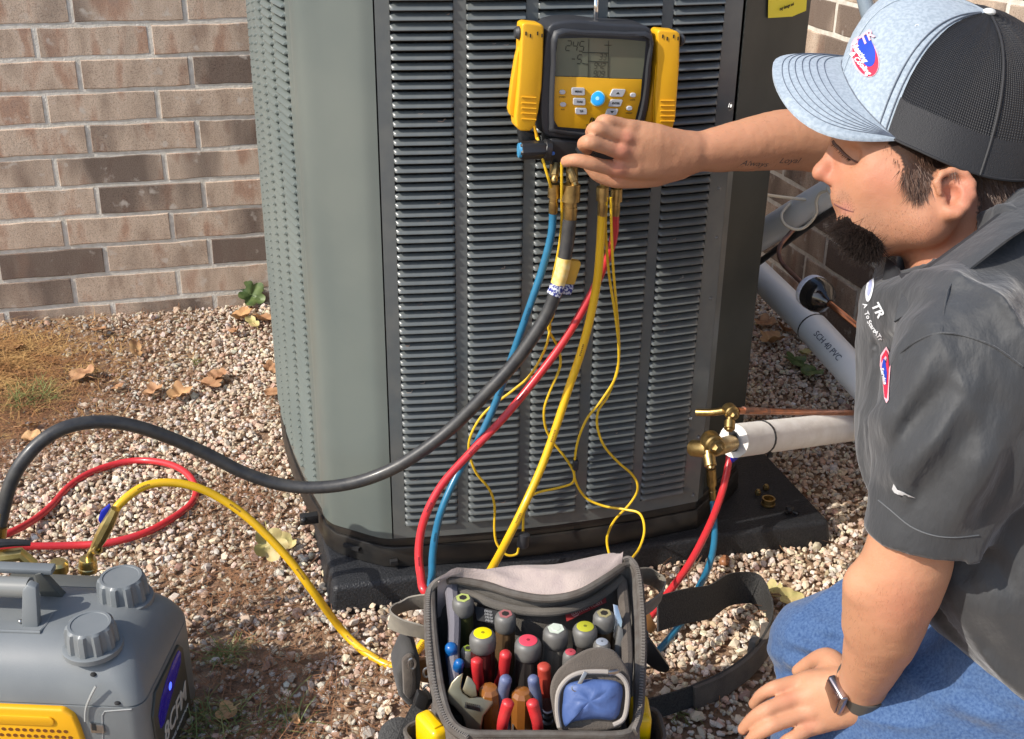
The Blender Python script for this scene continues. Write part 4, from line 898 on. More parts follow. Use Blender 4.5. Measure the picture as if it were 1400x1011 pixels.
# small print along the hoses
def hose_print(t, pts, r, mt, start, step, n, ln=.018):
    c = spline([Vector(p) for p in pts], 30); L_ = [0]
    for a, b in zip(c[:-1], c[1:]): L_.append(L_[-1] + (b - a).length)
    def at_(s):
        i = min(int(np.searchsorted(L_, s)), len(c) - 1); i = max(i, 1); return c[i - 1].lerp(c[i], (s - L_[i - 1]) / max(1e-9, L_[i] - L_[i - 1])), (c[i] - c[i - 1]).normalized()
    g = G()
    for k in range(n):
        s = start + step * k
        while s < start + step * k + ln:
            w = rnd.uniform(.0012, .0026); p, d = at_(s); v = (O - p).normalized(); v = (v - d * v.dot(d)).normalized(); sd_ = d.cross(v); h = rnd.uniform(.0008, .0014); q = p + v * (r + .0002)
            g.add([q - sd_ * h, q + sd_ * h, q + d * w + sd_ * h, q + d * w - sd_ * h], [(0, 1, 2, 3)]); s += w + .0008
    struct(part('hose_print', g, mt, t, smooth=False), 'stuff')
hose_print(hr, HPTS['r'], .0060, mat('dark_print', (.16, .015, .02), .6), .30, .11, 7); hose_print(hb, HPTS['b'], .0056, mat('dark_print_blue', (.008, .05, .09), .6), .15, .13, 6); hose_print(hy, HPTS['y'], .0062, mat('dark_print_yellow', (.25, .13, .01), .6), .2, .14, 10)

# ================================================================ VACUUM PUMP
pax = Vector((0.953, -0.302, 0)).normalized(); pay = Vector((0.302, 0.953, 0)).normalized()   # along the pump, towards its back
PC = Vector((-0.083, 1.400, 0)); LEN, DEP = 0.44, 0.196
pump = thing('vacuum_pump', 'grey vacuum pump with yellow grille on the gravel at the lower left', 'pump', PC - pax * LEN / 2 - pay * DEP / 2)
m_pump = mat('pump_grey', (0.155, 0.170, 0.178), 0.48, col2=(0.185, 0.20, 0.205), nscale=14, bump=0.25, bscale=700, bdist=0.0006, rvar=0.1, coat=0.05)
m_pump2 = mat('pump_dark_grey', (0.09, 0.095, 0.09), 0.5, bump=0.2, bscale=700, rvar=0.1)
def PL(l, d, z): return PC + pax * l + pay * d + Vector((0, 0, z))      # l from the right end, d from the back
def hitplane(px, py, p0, n):
    r = ray(px, py); t = (p0 - O).dot(n) / r.dot(n); return O + r * t
def stack(rings, n=8):
    g = G(); V = []; m = None
    for (z, inset, rad) in rings:
        r2 = rrect(-LEN / 2, -DEP / 2, LEN - 2 * inset, DEP - 2 * inset, rad, n); m = len(r2); V += [PL(x, y, z) for x, y in r2]
    F = []; k = len(rings)
    for i in range(k - 1):
        for j in range(m): F.append((i * m + j, i * m + (j + 1) % m, (i + 1) * m + (j + 1) % m, (i + 1) * m + j))
    F.append(tuple(range(m))[::-1]); F.append(tuple((k - 1) * m + j for j in range(m)))
    return g.add(V, F)
TOPZ = 0.213
part('pump_body', stack([(0.004, 0.006, .018), (0.012, 0.0, .020), (0.1420, 0.0, .021), (0.1425, 0.0016, .021), (0.1445, 0.0016, .021), (0.145, 0.0, .021), (0.158, 0.0022, .023), (0.175, 0.0085, .027), (0.188, 0.0160, .030), (0.198, 0.026, .036), (0.2055, 0.037, .034), (0.2105, 0.050, .03), (TOPZ, 0.064, .025)]), m_pump, pump, angle=48)
FRN = -pay; FR0 = PL(0, -DEP, 0)
def pf(px, py, out=0.0): return hitplane(px, py, FR0 + FRN * out, FRN)
ENN = pax; EN0 = PL(0, 0, 0)
def pe(px, py, out=0.0): return hitplane(px, py, EN0 + ENN * out, ENN)
# end panel: dark insert, display window, lettering
ins_ = [(0.002, -DEP + .040, .135), (0.002, -.060, .135), (0.002, -.048, .120), (0.002, -.044, .012), (0.002, -DEP + .022, .012), (0.002, -DEP + .022, .11)]
ep = part('end_panel', G().prism([PL(l - .003, d, z) for l, d, z in ins_], pax * 0.0045), mat('end_panel', (0.055, 0.055, 0.045), 0.45, rvar=.1, nscale=20), pump, bevel=.001)
dis = [(-.160, .100), (-.145, .114), (-.120, .124), (-.09, .130), (-.066, .130), (-.060, .122), (-.066, .110), (-.095, .098), (-.125, .086), (-.148, .076), (-.159, .078)]
part('display', G().prism([PL(.0032, d, z) for d, z in dis], pax * 0.0016), mat('display_glass', (0.012, 0.006, 0.08), 0.15, emit=((0.03, 0.01, 0.5), 0.10)), ep, bevel=.0004)
part('display_light', G().lathe(PL(.0046, -.112, .108), PL(.0056, -.112, .108), [(0, .006), (.0006, .005)], 14), mat('led', (0.05, 0.1, 1), 0.3, emit=((0.08, 0.14, 1.0), 1.2)), ep)
m_let = mat('pale_lettering', (0.55, 0.54, 0.50), 0.5)
part('lettering', text_geo('8CFM', 0.038, frame(PL(.0041, -.106, .056), pay, (0, 0, 1)), .0003, .0006, 0.2), m_let, ep, smooth=False)
part('lettering', text_geo('DUAL STAGE VACUUM PUMP', 0.0075, frame(PL(.0041, -.106, .030), pay, (0, 0, 1)), .0003), m_let, ep, smooth=False)
# yellow grille on the front
m_grille = mat('pump_yellow', (0.80, 0.40, 0.008), 0.42, bump=0.1, bscale=300, rvar=.1, nscale=12)
gl0, gl1, gz1 = -0.40, -0.082, 0.142
gr = [(gl0, 0.01), (gl0, gz1), (gl1 - .016, gz1), (gl1 - .004, gz1 - .010), (gl1, gz1 - .028), (gl1 + .012, 0.01)]
gp = part('grille', G().prism([PL(l, -DEP + .004, z) for l, z in gr], -pay * 0.012), m_grille, pump, bevel=.0035, seg=3)
part('grille_rib', G().prism([PL(l, -DEP - .0075, z) for l, z in rrect((gl0 + gl1) / 2 - .006, gz1 - .0175, gl1 - gl0 - .045, .014, .0065, 4)], -pay * 0.003), m_grille, gp, bevel=.0012)
g = G(); 
for r_ in range(8):
    for c_ in range(34):
        l = gl0 + .02 + c_ * .0088 + (r_ % 2) * .0044; z = gz1 - .034 - r_ * .0095
        if l < gl1 - .008 and z > .015:
            p = PL(l, -DEP - .0079, z); V = [p + pax * (.0031 * math.cos(a)) + Vector((0, 0, .0027 * math.sin(a))) for a in np.linspace(0, 2 * math.pi, 9)[:-1]]
            g.add(V + [v - pay * .0006 for v in V], [tuple(range(8, 16))] + [(i, (i + 1) % 8, (i + 1) % 8 + 8, i + 8) for i in range(8)])
o = part('grille_holes', g, mat('grille_hole', (0.16, 0.05, 0.004), 0.7), gp, smooth=False); struct(o, 'stuff')
# front shoulder details
for (px, py) in [(128, 921), (160, 961), (0, 885)]:
    pass
def on_body(px, py):    # nearest surface point on the shoulder, approximate: march along the ray
    r = ray(px, py).normalized(); rg = [(0.145, 0.0), (0.158, 0.0022), (0.175, 0.0085), (0.188, 0.0160), (0.198, 0.026), (0.2055, 0.037), (0.2105, 0.050), (TOPZ, 0.064)]
    t = 0.9
    while t < 3:
        p = O + r * t; q = p - PC; l = q.dot(pax); d = q.dot(pay); z = p.z
        ins = 0 if z < .145 else (9 if z > TOPZ else np.interp(z, [a for a, b in rg], [b for a, b in rg]))
        if z <= TOPZ and l < -ins and d > -DEP + ins and d < -ins: return p
        t += 0.001
    return O + r * 1.4
for (px, py) in [(128, 922), (161, 961)]:
    p = on_body(px, py); part('screw_hole', G().sphere(p, .0042, 12, 8, Matrix.Diagonal((1, 1, .6))), m_blackm, pump)
p0, p1 = on_body(133, 935), on_body(118, 968); nz_ = Vector((0, -.004, .002))
part('zip_tie', G().tube([on_body(117, 985) + nz_, p1 + nz_, on_body(125, 950) + nz_ * 2, p0 + nz_ * 3], .0016, 6), mat('clear_tie', (0.35, 0.36, 0.35), 0.3), pump)
part('latch', G().prism([pf(x, y, .0005) for x, y in [(124, 988), (142, 990), (144, 1001), (126, 1000)]], -pay * .003), m_screw, pump, bevel=.0006)
part('latch_slot', G().prism([pf(x, y, .0036) for x, y in [(125, 989), (131, 990), (132, 999), (126, 998)]], -pay * .0006), m_blackm, pump)
part('panel_line', G().tube([pf(141, 1040, .0002), pf(140, 978, .0002), pf(143, 973, .0002), pf(180, 970, .0002)], .0009, 5, 1), mat('light_edge', (0.30, 0.31, 0.31), 0.5), pump)
# knobs on top
def oilknob(px, py, r, h, z0):
    p = PZ(px, py, z0 + h); p = Vector((p.x, p.y, z0)); g = G(); n = 60; V = []; F = []
    prof = [(-.006, 1.14, 0), (.0005, 1.14, 0), (.0015, 1.08, 0), (.0016, 1.0, 1), (h * .72, .96, 1), (h * .92, .90, .7), (h * 1.0, .80, 0), (h * 1.0, .70, 0), (h * .965, .68, 0), (h * .965, .01, 0)]
    for (z, q, gv) in prof:
        for j in range(n):
            a = 2 * math.pi * j / n; w = abs(math.sin(a * 5)) ; rr = r * q * (1 - 0.11 * gv * (1 if w > .80 else 0)); V.append(p + Vector((rr * math.cos(a), rr * math.sin(a), z)))
    for i in range(len(prof) - 1):
        for j in range(n): F.append((i * n + j, i * n + (j + 1) % n, (i + 1) * n + (j + 1) % n, (i + 1) * n + j))
    F.append(tuple((len(prof) - 1) * n + j for j in range(n)))
    return part('oil_cap', g.add(V, F), m_pump, pump, angle=28, bevel=.0)
oilknob(165, 788, .0335, .034, TOPZ - .008); oilknob(122, 852, .0325, .032, TOPZ - .008)
# handle
HZ = 0.262
def top_(px, py, z=TOPZ): return PZ(px, py, z)
b0 = top_(45, 858, TOPZ); bd = pay
bk = top_(80, 808, TOPZ)
part('handle_post', G().prism([b0 + pax * .006 + Vector((0, 0, -.004)), b0 - pax * .016 + Vector((0, 0, -.004)), b0 - pax * .012 + pay * .012 + Vector((0, 0, .046)), b0 - pax * .006 + pay * .016 + Vector((0, 0, .054)), b0 + pax * .006 + pay * .014 + Vector((0, 0, .050))], pay * .012), m_pump, pump, bevel=.002)
part('handle_post', G().prism([bk + pax * .012 + Vector((0, 0, -.004)), bk - pax * .02 + Vector((0, 0, -.004)), bk - pax * .014 - pay * .016 + Vector((0, 0, .044)), bk - pax * .004 - pay * .018 + Vector((0, 0, .048))], -pay * .012), m_pump2, pump, bevel=.002)
for s_ in (1, ):
    e0 = b0 - pax * .255; e1 = bk - pax * .235
    part('handle_post', G().prism([e0 - pax * .006 + Vector((0, 0, -.004)), e0 + pax * .016 + Vector((0, 0, -.004)), e0 + pax * .012 + pay * .012 + Vector((0, 0, .046)), e0 + pax * .006 + pay * .016 + Vector((0, 0, .054)), e0 - pax * .006 + pay * .014 + Vector((0, 0, .050))], pay * .012), m_pump, pump, bevel=.002)
    part('handle_post', G().prism([e1 - pax * .012 + Vector((0, 0, -.004)), e1 + pax * .02 + Vector((0, 0, -.004)), e1 + pax * .014 - pay * .016 + Vector((0, 0, .044)), e1 + pax * .004 - pay * .018 + Vector((0, 0, .048))], -pay * .012), m_pump2, pump, bevel=.002)
hb_ = b0 + pay * .018 + Vector((0, 0, .047)); 
part('handle_rail', G().prism([hb_ + pax * .010 + pay * .034 + Vector((0, 0, -.004)), hb_ + pax * .010 + pay * .034 + Vector((0, 0, .004)), hb_ + pax * .010 + pay * .050 + Vector((0, 0, .005)), hb_ + pax * .010 + pay * .050 + Vector((0, 0, -.003))], -pax * .275), m_pump, pump, bevel=.002)
part('handle_grip', G().tube([hb_ - pax * .010 + pay * .012 + Vector((0, 0, -.008)), hb_ - pax * .268 + pay * .012 + Vector((0, 0, -.008))], .0135, 18), mat('grip_grey', (0.21, 0.215, 0.205), 0.35), pump)
part('base_ridge', G().tube([b0 + pax * .014 + pay * .03 + Vector((0, 0, -.001)), b0 + pax * .012 - pay * .004 + Vector((0, 0, -.001)), b0 - pax * .01 - pay * .008 + Vector((0, 0, -.001)), b0 - pax * .2 - pay * .008 + Vector((0, 0, -.001))], .0022, 8), m_pump, pump)
for (px, py) in [(28, 850), (62, 803)]: part('screw', G().sphere(top_(px, py, TOPZ + .003), .003, 8, 6), m_screw, pump)
# brass intake fittings at the back
q = PY(77, 778, 1.47); part('intake_cap', G().lathe(q + Vector((0, 0, -.03)), q + Vector((.004, 0, .012)), [(0, .011), (.024, .011), (.025, .0135), (.038, .0135), (.042, .010)], 20), m_brassp, pump)
q = PY(28, 758, 1.485); part('intake_tee', G().tube([q + Vector((-.05, 0, 0)), q, q + Vector((.012, 0, -.02))], .010, 10, 1), m_brassp, pump)
part('intake_lever', G().tube([PY(-10, 744, 1.48), PY(20, 742, 1.48), PY(42, 743, 1.48)], lambda t: .007 - .003 * t, 8, 2), m_rubber, pump)
part('intake_block', G().box(PL(-.16, -.020, .190), (.16, .03, .03), Matrix.Rotation(math.atan2(pax.y, pax.x), 3, 'Z')), m_pump2, pump, bevel=.005)

# ================================================================ TOOL BAG
def weave(name, c, c2, sc=900, rough=0.9):
    m = mat(name, c, rough, col2=c2, nscale=35, bump=0.9, bscale=sc, bdist=0.0012, sheen=0.15, contrast=(0.3, 0.7)); return m
m_bag = weave('bag_canvas', (0.062, 0.049, 0.040), (0.125, 0.103, 0.082))
m_bagd = weave('bag_dark', (0.035, 0.033, 0.032), (0.055, 0.052, 0.048))
m_bagl = weave('bag_lining', (0.34, 0.275, 0.26), (0.44, 0.36, 0.32), 500)
m_bagi = weave('bag_inner', (0.088, 0.078, 0.066), (0.13, 0.115, 0.095))
m_pipe = mat('piping', (0.075, 0.061, 0.050), 0.75, bump=0.5, bscale=700, col2=(0.10, 0.09, 0.078), nscale=80)
m_web = mat('webbing', (0.022, 0.022, 0.022), 0.7, bump=1.0, bscale=420, bdist=0.0015, col2=(0.05, 0.048, 0.045), nscale=380)
bag = thing('tool_bag', 'open grey brown canvas tool bag full of hand tools in front of the condenser', 'tool bag', (0.33, 1.08, 0))
rim2 = [(592, 806, .272), (600, 796, .280), (622, 789, .285), (660, 797, .282), (700, 811, .278), (745, 817, .276), (785, 811, .278), (825, 792, .287), (848, 776, .294), (862, 773, .293), (868, 790, .286), (871, 840, .268), (872, 900, .252), (871, 960, .240), (866, 992, .234), (850, 1003, .232), (800, 1004, .232), (740, 1003, .232), (680, 1003, .232), (640, 1001, .233), (618, 985, .236), (606, 950, .242), (598, 900, .252), (593, 850, .262)]
RIM = outline([PZ(*p) for p in rim2], 3); cB = sum(RIM, Vector()) / len(RIM)
def ringat(z, sc, soft=0.0):
    out = []
    for p in RIM:
        q = Vector((cB.x + (p.x - cB.x) * sc, cB.y + (p.y - cB.y) * sc, z if z is not None else p.z)); out.append(q)
    return out
def blend(z, sc, t):     # t=1 rim height
    return [Vector((cB.x + (p.x - cB.x) * sc, cB.y + (p.y - cB.y) * sc, lerp(z, p.z, t))) for p in RIM]
def loft(rings, cap0=False, cap1=False):
    g = G(); m = len(rings[0]); V = [v for r in rings for v in r]; F = []
    for i in range(len(rings) - 1):
        for j in range(m): F.append((i * m + j, i * m + (j + 1) % m, (i + 1) * m + (j + 1) % m, (i + 1) * m + j))
    if cap0: F.append(tuple(range(m))[::-1])
    if cap1: F.append(tuple((len(rings) - 1) * m + j for j in range(m)))
    return g.add(V, F)
def bumpy(r, k): return [v + Vector((0.003 * math.sin(i * .9 + k), 0.003 * math.cos(i * 1.3 + k * 2), 0)) for i, v in enumerate(r)]
part('bag_body', loft([bumpy(blend(0.002, .98, 0), 0), bumpy(blend(0.02, 1.03, 0), 1), bumpy(blend(.03, 1.05, .35), 2), bumpy(blend(.03, 1.045, .7), 3), blend(0, 1.03, 1)], cap0=True), m_bag, bag, angle=70)
part('bag_lining', loft([blend(0, 1.028, 1), blend(-.006, .985, 1), blend(.02, .95, .6), blend(.045, .93, 0.1)], cap1=True), m_bagi, bag, angle=70)
part('rim_piping', G().tube(blend(.001, 1.005, 1) + [blend(.001, 1.005, 1)[0]], .0042, 8, 1), m_pipe, bag)
zp = [PZ(*p) for p in [(612, 790, .285), (594, 800, .278), (586, 815, .270), (585, 850, .262), (588, 900, .252), (596, 950, .240), (612, 990, .233), (640, 1012, .228)]]
def zipline(pts, name):
    z_ = part(name, G().tube(pts, .0052, 8, 5), m_pipe, bag); sp = spline(pts, 12); g = G()
    for i in range(0, len(sp) - 1):
        d = (sp[i + 1] - sp[i]).normalized(); g.box(sp[i] + Vector((0, 0, .0048)), (.0045, .0014, .002), Matrix.Rotation(math.atan2(d.y, d.x) + math.pi / 2, 3, 'Z'))
    struct(part('zip_teeth', g, mat('zip_teeth', (0.20, 0.18, 0.16), 0.5), z_, smooth=False), 'stuff')
zipline(zp, 'zip')
zipline([PZ(*p) for p in [(852, 768, .297), (862, 768, .296), (872, 785, .290), (877, 830, .275), (879, 880, .258), (877, 930, .248), (874, 975, .238), (866, 1002, .232)]], 'zip')
# padded lining rolled over the back edge
U_ = [(600, 797), (622, 787), (665, 780), (710, 774), (760, 773), (800, 765), (835, 758), (852, 762)]; Lw = [(612, 794), (630, 794), (665, 801), (705, 813), (748, 819), (790, 812), (825, 793), (850, 776)]
rings = []
for i in range(8):
    a_ = PZ(Lw[i][0], Lw[i][1], rim2[min(2 + i, 9)][2] + .002); b_ = PZ(U_[i][0], U_[i][1], .292 + .004 * math.sin(i * 1.7)); r = []
    for t in np.linspace(0, 1, 9):
        p = a_.lerp(b_, t); p = p + Vector((0, 0, 0.011 * math.sin(math.pi * t) + 0.005 * math.sin(9 * t + i * 2.3) * math.sin(math.pi * t))); r.append(p)
    for k in range(1, 5): r.append(b_ + Vector((0, .006 + .002 * k, -.004 * k * k)))
    rings.append(r)
rows = [spline([rings[i][j] for i in range(8)], 4) for j in range(13)]
g = G(); m = len(rows[0]); g.add([v for r in rows for v in r], [(i * m + j, i * m + j + 1, (i + 1) * m + j + 1, (i + 1) * m + j) for i in range(12) for j in range(m - 1)])
part('padded_flap', g, m_bagl, bag, angle=80, label='pale pinkish padded lining folded over the back edge of the bag')
part('flap_piping', G().tube([PZ(Lw[i][0], Lw[i][1], rim2[min(2 + i, 9)][2] + .003) for i in range(8)], .0052, 10, 5), m_pipe, bag)
part('inner_band', G().tube([PZ(*p) for p in [(622, 806, .268), (650, 816, .264), (680, 828, .262), (720, 836, .260), (765, 836, .262), (805, 824, .266), (835, 804, .274), (850, 790, .28)]], .0055, 10, 5), m_bagi, bag)
# sewn labels on the inner back wall
def card(pts, name, mt, parent, off=Vector((0, 0, 0))):
    return part(name, G().prism([p + off for p in pts], (0, .001, -.0005)), mt, parent, smooth=False)
rl = [PZ(772, 836, .258), PZ(775, 850, .250), PZ(829, 824, .254), PZ(827, 813, .262)]
rlp = card(rl, 'red_label', mat('red_label', (0.35, 0.03, 0.03), 0.6), bag)
xx = (rl[3] - rl[0]); yy = (rl[0] - rl[1]); part('lettering', text_geo('@merican', .011, frame(sum(rl, Vector()) / 4 + Vector((0, -.0012, .001)), xx, yy), .0001), mat('label_pink', (0.62, 0.38, 0.34), 0.6), rlp, smooth=False)
bl = [PZ(649, 829, .258), PZ(652, 848, .246), PZ(686, 856, .244), PZ(684, 836, .256)]
blp = card(bl, 'care_label', m_blackm, bag)
for k in range(4):
    a_ = bl[0].lerp(bl[1], .18 + .22 * k); b_ = bl[3].lerp(bl[2], .18 + .22 * k); part('print_line', text_geo('|l:ll|i:l|il', .0036, frame(a_.lerp(b_, .5) + Vector((0, -.0014, .001)), b_ - a_, bl[0] - bl[1]), .0001), mat('print_grey', (0.4, 0.4, 0.4), 0.6), blp, smooth=False)
# divider folds
part('divider', G().prism([PZ(700, 955, .20), PZ(700, 1000, .20), PZ(700, 1000, .08), PZ(700, 955, .08)], (.002, 0, 0)), m_bagd, bag)
part('side_lining', G().tube([PZ(*p) for p in [(617, 800, .272), (621, 850, .25), (620, 900, .24), (623, 950, .225)]], lambda t: .009 * (1 - .3 * t), 8, 5), mat('mauve_lining', (0.16, 0.15, 0.17), 0.8, bump=.5, bscale=500), bag)
part('side_fold', G().tube([PZ(*p) for p in [(850, 795, .275), (855, 850, .255), (858, 900, .245), (855, 950, .23)]], lambda t: .007, 8, 5), m_bag, bag)

# screwdriver-style handles standing in the bag
m_hand = mat('handle_grey', (0.105, 0.100, 0.092), 0.45, rvar=.1, nscale=60, col2=(0.14, 0.135, 0.125))
m_hblk = mat('handle_black', (0.030, 0.026, 0.024), 0.35, rvar=.1, nscale=60)
def driver(px, py, r, z, capc, label, hexc=True, L_=.10, tint=None, lean=(0, 0)):
    r *= 1.13
    T = PZ(px, py, z); ax = Vector((lean[0], lean[1], -1)).normalized(); t = thing('nut_driver', label, 'nut driver', T + ax * L_, 'nut drivers in the tool bag')
    part('handle_top', G().lathe(T, T + ax, [(-.0003, r * .66), (.0006, r * .76), (.0022, r * .88), (.0055, r * .985), (.015, r), (.021, r * .97), (.0225, r * .88)], 24), m_hand, t, angle=50)
    g = G(); n = 48; V = []; F = []; u = ax.cross(Vector((1, 0, 0))).normalized(); w = ax.cross(u); prof = [(.021, .84), (.026, .90), (.05, .95), (L_ * .8, .88), (L_, .6)]
    for (d, q) in prof:
        for j in range(n):
            a = 2 * math.pi * j / n; V.append(T + ax * d + (u * math.cos(a) + w * math.sin(a)) * r * q * (0.93 if math.sin(a * 6) > .3 else 1))
    for i in range(4):
        for j in range(n): F.append((i * n + j, i * n + (j + 1) % n, (i + 1) * n + (j + 1) % n, (i + 1) * n + j))
    part('grip', g.add(V, F), tint or m_hblk, t, angle=25)
    part('shank', G().tube([T + ax * (L_ - .002), T + ax * (L_ + .10)], .0035, 8), m_screw, t)
    mc = mat('cap_' + '%02x%02x%02x' % tuple(int(255 * c) for c in capc), capc, 0.45)
    if hexc:
        hx = part('hex_ring', G().lathe(T - ax * .0009, T + ax, [(0, r * .46), (0, r * .66), (.004, r * .66)], 6), mc, t, angle=20)
        part('hex_socket', G().lathe(T - ax * .0013, T, [(0, r * .36), (.001, r * .40)], 6), m_hblk if hexc == 'dark' else mc, hx, angle=20)
    else:
        cp_ = part('colour_cap', G().lathe(T - ax * .0012, T + ax, [(0, r * .58), (.0006, r * .68), (.004, r * .68)], 24), mc, t, angle=40)
        part('cap_hole', G().lathe(T - ax * .0016, T, [(0, r * .13), (.0005, r * .15)], 8), mat('cap_hole' + '%02x' % int(255 * capc[1]), tuple(c * .35 for c in capc), 0.6), cp_)
    return t
m_hol = mat('handle_olive', (0.055, 0.06, 0.02), 0.35); m_hred = mat('handle_maroon', (0.06, 0.012, 0.012), 0.3); m_hbr = mat('handle_brown', (0.10, 0.06, 0.03), 0.4)
driver(633, 818, .0122, .275, (0.42, 0.48, 0.14), 'nut driver with a pale green hexagon cap in the back left corner of the bag', 'dark', tint=m_hol)
driver(691, 840, .0118, .268, (0.34, 0.12, 0.12), 'nut driver with a dull red ringed cap behind the yellow one', 'dark', tint=m_hbr)
driver(660, 866, .0143, .272, (0.80, 0.66, 0.0), 'nut driver with a bright yellow cap', False, tint=m_hred)
driver(722, 876, .0143, .270, (0.72, 0.06, 0.10), 'nut driver with a bright red cap in the middle of the bag', False)
driver(760, 860, .0138, .272, (0.56, 0.62, 0.52), 'nut driver with a whitish green hexagon cap', True, tint=mat('handle_taupe', (0.13, 0.12, 0.10), .4))
driver(800, 857, .0135, .272, (0.40, 0.40, 0.03), 'nut driver with a mustard cap right of the whitish one', False)
driver(826, 839, .0120, .275, (0.30, 0.26, 0.13), 'nut driver with a worn tan cap in the back right corner of the bag', 'dark', tint=m_hbr)
driver(640, 887, .0085, .245, (0.22, 0.28, 0.03), 'slim driver with an olive tip below the pale green one', 'dark', tint=m_hol)
driver(823, 878, .0095, .262, (0.26, 0.29, 0.34), 'slim driver with a blue grey cap below the tan one', False)
driver(780, 892, .0082, .262, (0.42, 0.06, 0.08), 'slim driver with a dark red end beside the inner pouch', False)
# pliers and cutters
m_gr = mat('red_grip', (0.60, 0.025, 0.03), 0.42, coat=.1, col2=(0.42, 0.03, 0.03), nscale=90, bump=.2, bscale=200, detail=8); m_gd = mat('dark_red_grip', (0.40, 0.05, 0.03), 0.45); m_gb = mat('blue_grip', (0.085, 0.11, 0.23), 0.5, col2=(0.14, 0.16, 0.24), nscale=90); m_gc = mat('bright_blue_grip', (0.006, 0.10, 0.32), 0.35, coat=.2)
def bz(px, py, z): return PZ(px, py, z)
def grip(t, pts, r, mt, name='grip'):
    return part(name, G().tube([bz(*p) for p in pts], lambda s: r * (0.55 + 0.45 * min(1, s * 9)) if s < .11 else r * (1 - .15 * s), 12, 6), mt, t, angle=80)
def tool(name, label, cat, at, grp=None): return thing(name, label, cat, bz(*at), grp)
t = tool('pliers', 'pliers with bright blue handles in the left corner of the bag', 'pliers', (622, 915, .15))
grip(t, [(617, 882, .258), (617, 892, .245), (619, 915, .215), (624, 935, .19), (628, 950, .16)], .0078, m_gc); grip(t, [(629, 904, .255), (626, 914, .24), (625, 930, .215), (628, 945, .19), (631, 955, .16)], .0066, m_gc)
part('jaws', G().tube([bz(628, 948, .17), bz(630, 955, .13)], .009, 8), m_screw, t)
t = tool('pliers', 'pliers with red handles behind the adjustable wrench', 'pliers', (660, 930, .14))
grip(t, [(652, 900, .262), (652, 912, .25), (655, 935, .22), (660, 955, .18)], .0072, m_gr); grip(t, [(692, 891, .266), (690, 905, .25), (687, 925, .225), (676, 950, .18)], .0074, m_gr)
part('jaws', G().tube([bz(665, 950, .19), bz(668, 956, .14)], .010, 8), m_screw, t)
t = tool('pliers', 'long nose pliers with a worn brick red handle left of the inner pouch', 'pliers', (745, 950, .14))
grip(t, [(744, 909, .262), (744, 920, .25), (746, 940, .23), (748, 955, .21)], .0082, m_gd); part('collar', G().tube([bz(748, 950, .218), bz(749, 972, .195)], .0068, 12), mat('pink_steel', (0.35, 0.16, 0.13), 0.3, 0.6), t)
for k in range(3): part('shank_ring', G().lathe(bz(749, 970 + 8 * k, .20 - .012 * k), bz(750, 978 + 8 * k, .188 - .012 * k), [(0, .0062), (.003, .0075), (.006, .0062)], 14), m_screw, t)
t = tool('pliers', 'diagonal pliers with slate blue and red handles beside the amber screwdriver', 'pliers', (711, 975, .13))
grip(t, [(693, 925, .262), (690, 936, .25), (688, 955, .225), (690, 985, .19), (700, 1002, .16)], .0074, m_gb); grip(t, [(729, 925, .262), (730, 936, .25), (734, 958, .225), (733, 985, .19), (722, 1002, .16)], .0070, m_gb)
part('jaws', G().tube([bz(710, 1000, .17), bz(711, 1000, .12)], .011, 8), m_screw, t)
t = tool('pliers', 'front pliers with two bright red handles at the front edge of the bag', 'pliers', (711, 995, .13))
grip(t, [(696, 958, .262), (692, 970, .25), (687, 990, .23), (686, 1010, .20)], .0072, m_gr); grip(t, [(727, 958, .262), (730, 970, .25), (735, 990, .23), (736, 1010, .20)], .0072, m_gr)
part('jaws', G().tube([bz(711, 1010, .17), bz(711, 1010, .11)], .011, 8), m_screw, t); part('arm', G().tube([bz(686, 1010, .20), bz(711, 1010, .165)], .006, 8), m_screw, t); part('arm', G().tube([bz(736, 1010, .20), bz(711, 1010, .165)], .006, 8), m_screw, t)
m_amb = mat('amber_handle', (0.24, 0.085, 0.015), 0.2, coat=.4, col2=(0.24, 0.09, 0.02), nscale=60)
def amber(px, py, label):
    T = bz(px, py, .245); t = thing('screwdriver', label, 'screwdriver', T - Vector((0, 0, .09)), 'amber handled screwdrivers')
    part('handle', G().lathe(T, T - Vector((0, 0, 1)), [(0, .004), (.002, .009), (.007, .0125), (.02, .0135), (.06, .0125), (.085, .008)], 9), m_amb, t, angle=25); part('shank', G().tube([T - Vector((0, 0, .084)), T - Vector((0, 0, .16))], .003, 8), m_screw, t)
amber(669, 938, 'amber handled screwdriver behind the jaw of the adjustable wrench'); amber(714, 943, 'amber handled screwdriver between the blue pliers handles')
# adjustable wrench, traced in its own inclined plane
wd = 1.335
def wz(cx_, cy_, dd=0.0): return PD(580 + cx_ / 7.717, 880 + cy_ / 7.717, wd - dd)
m_wr = mat('wrench_steel', (0.30, 0.26, 0.17), 0.34, 0.75, col2=(0.20, 0.17, 0.11), nscale=25, rvar=.12, bump=.2, bscale=120)
t = thing('adjustable_wrench', 'steel adjustable wrench head up in the front left of the bag', 'wrench', wz(500, 900))
vd = ray(640, 950).normalized()
part('wrench_body', G().prism([wz(x, y) for x, y in [(415, 305), (345, 345), (285, 410), (248, 500), (243, 580), (270, 630), (335, 690), (395, 760), (425, 830), (440, 900), (470, 1100), (600, 1100), (605, 880), (625, 770), (735, 640), (728, 590), (640, 575), (555, 560), (480, 575), (410, 520), (385, 470), (395, 400)]], vd * .013), m_wr, t, bevel=.002, seg=3)
part('movable_jaw', G().prism([wz(x, y, .003) for x, y in [(452, 335), (500, 370), (545, 440), (560, 560), (500, 570), (430, 530), (400, 490), (425, 420)]], vd * .016), m_wr, t, bevel=.0015)
g = G()
for k in range(7): g.box(wz(450 + k * 21, 655 + k * 5, .0012), (.0016, .004, .0055))
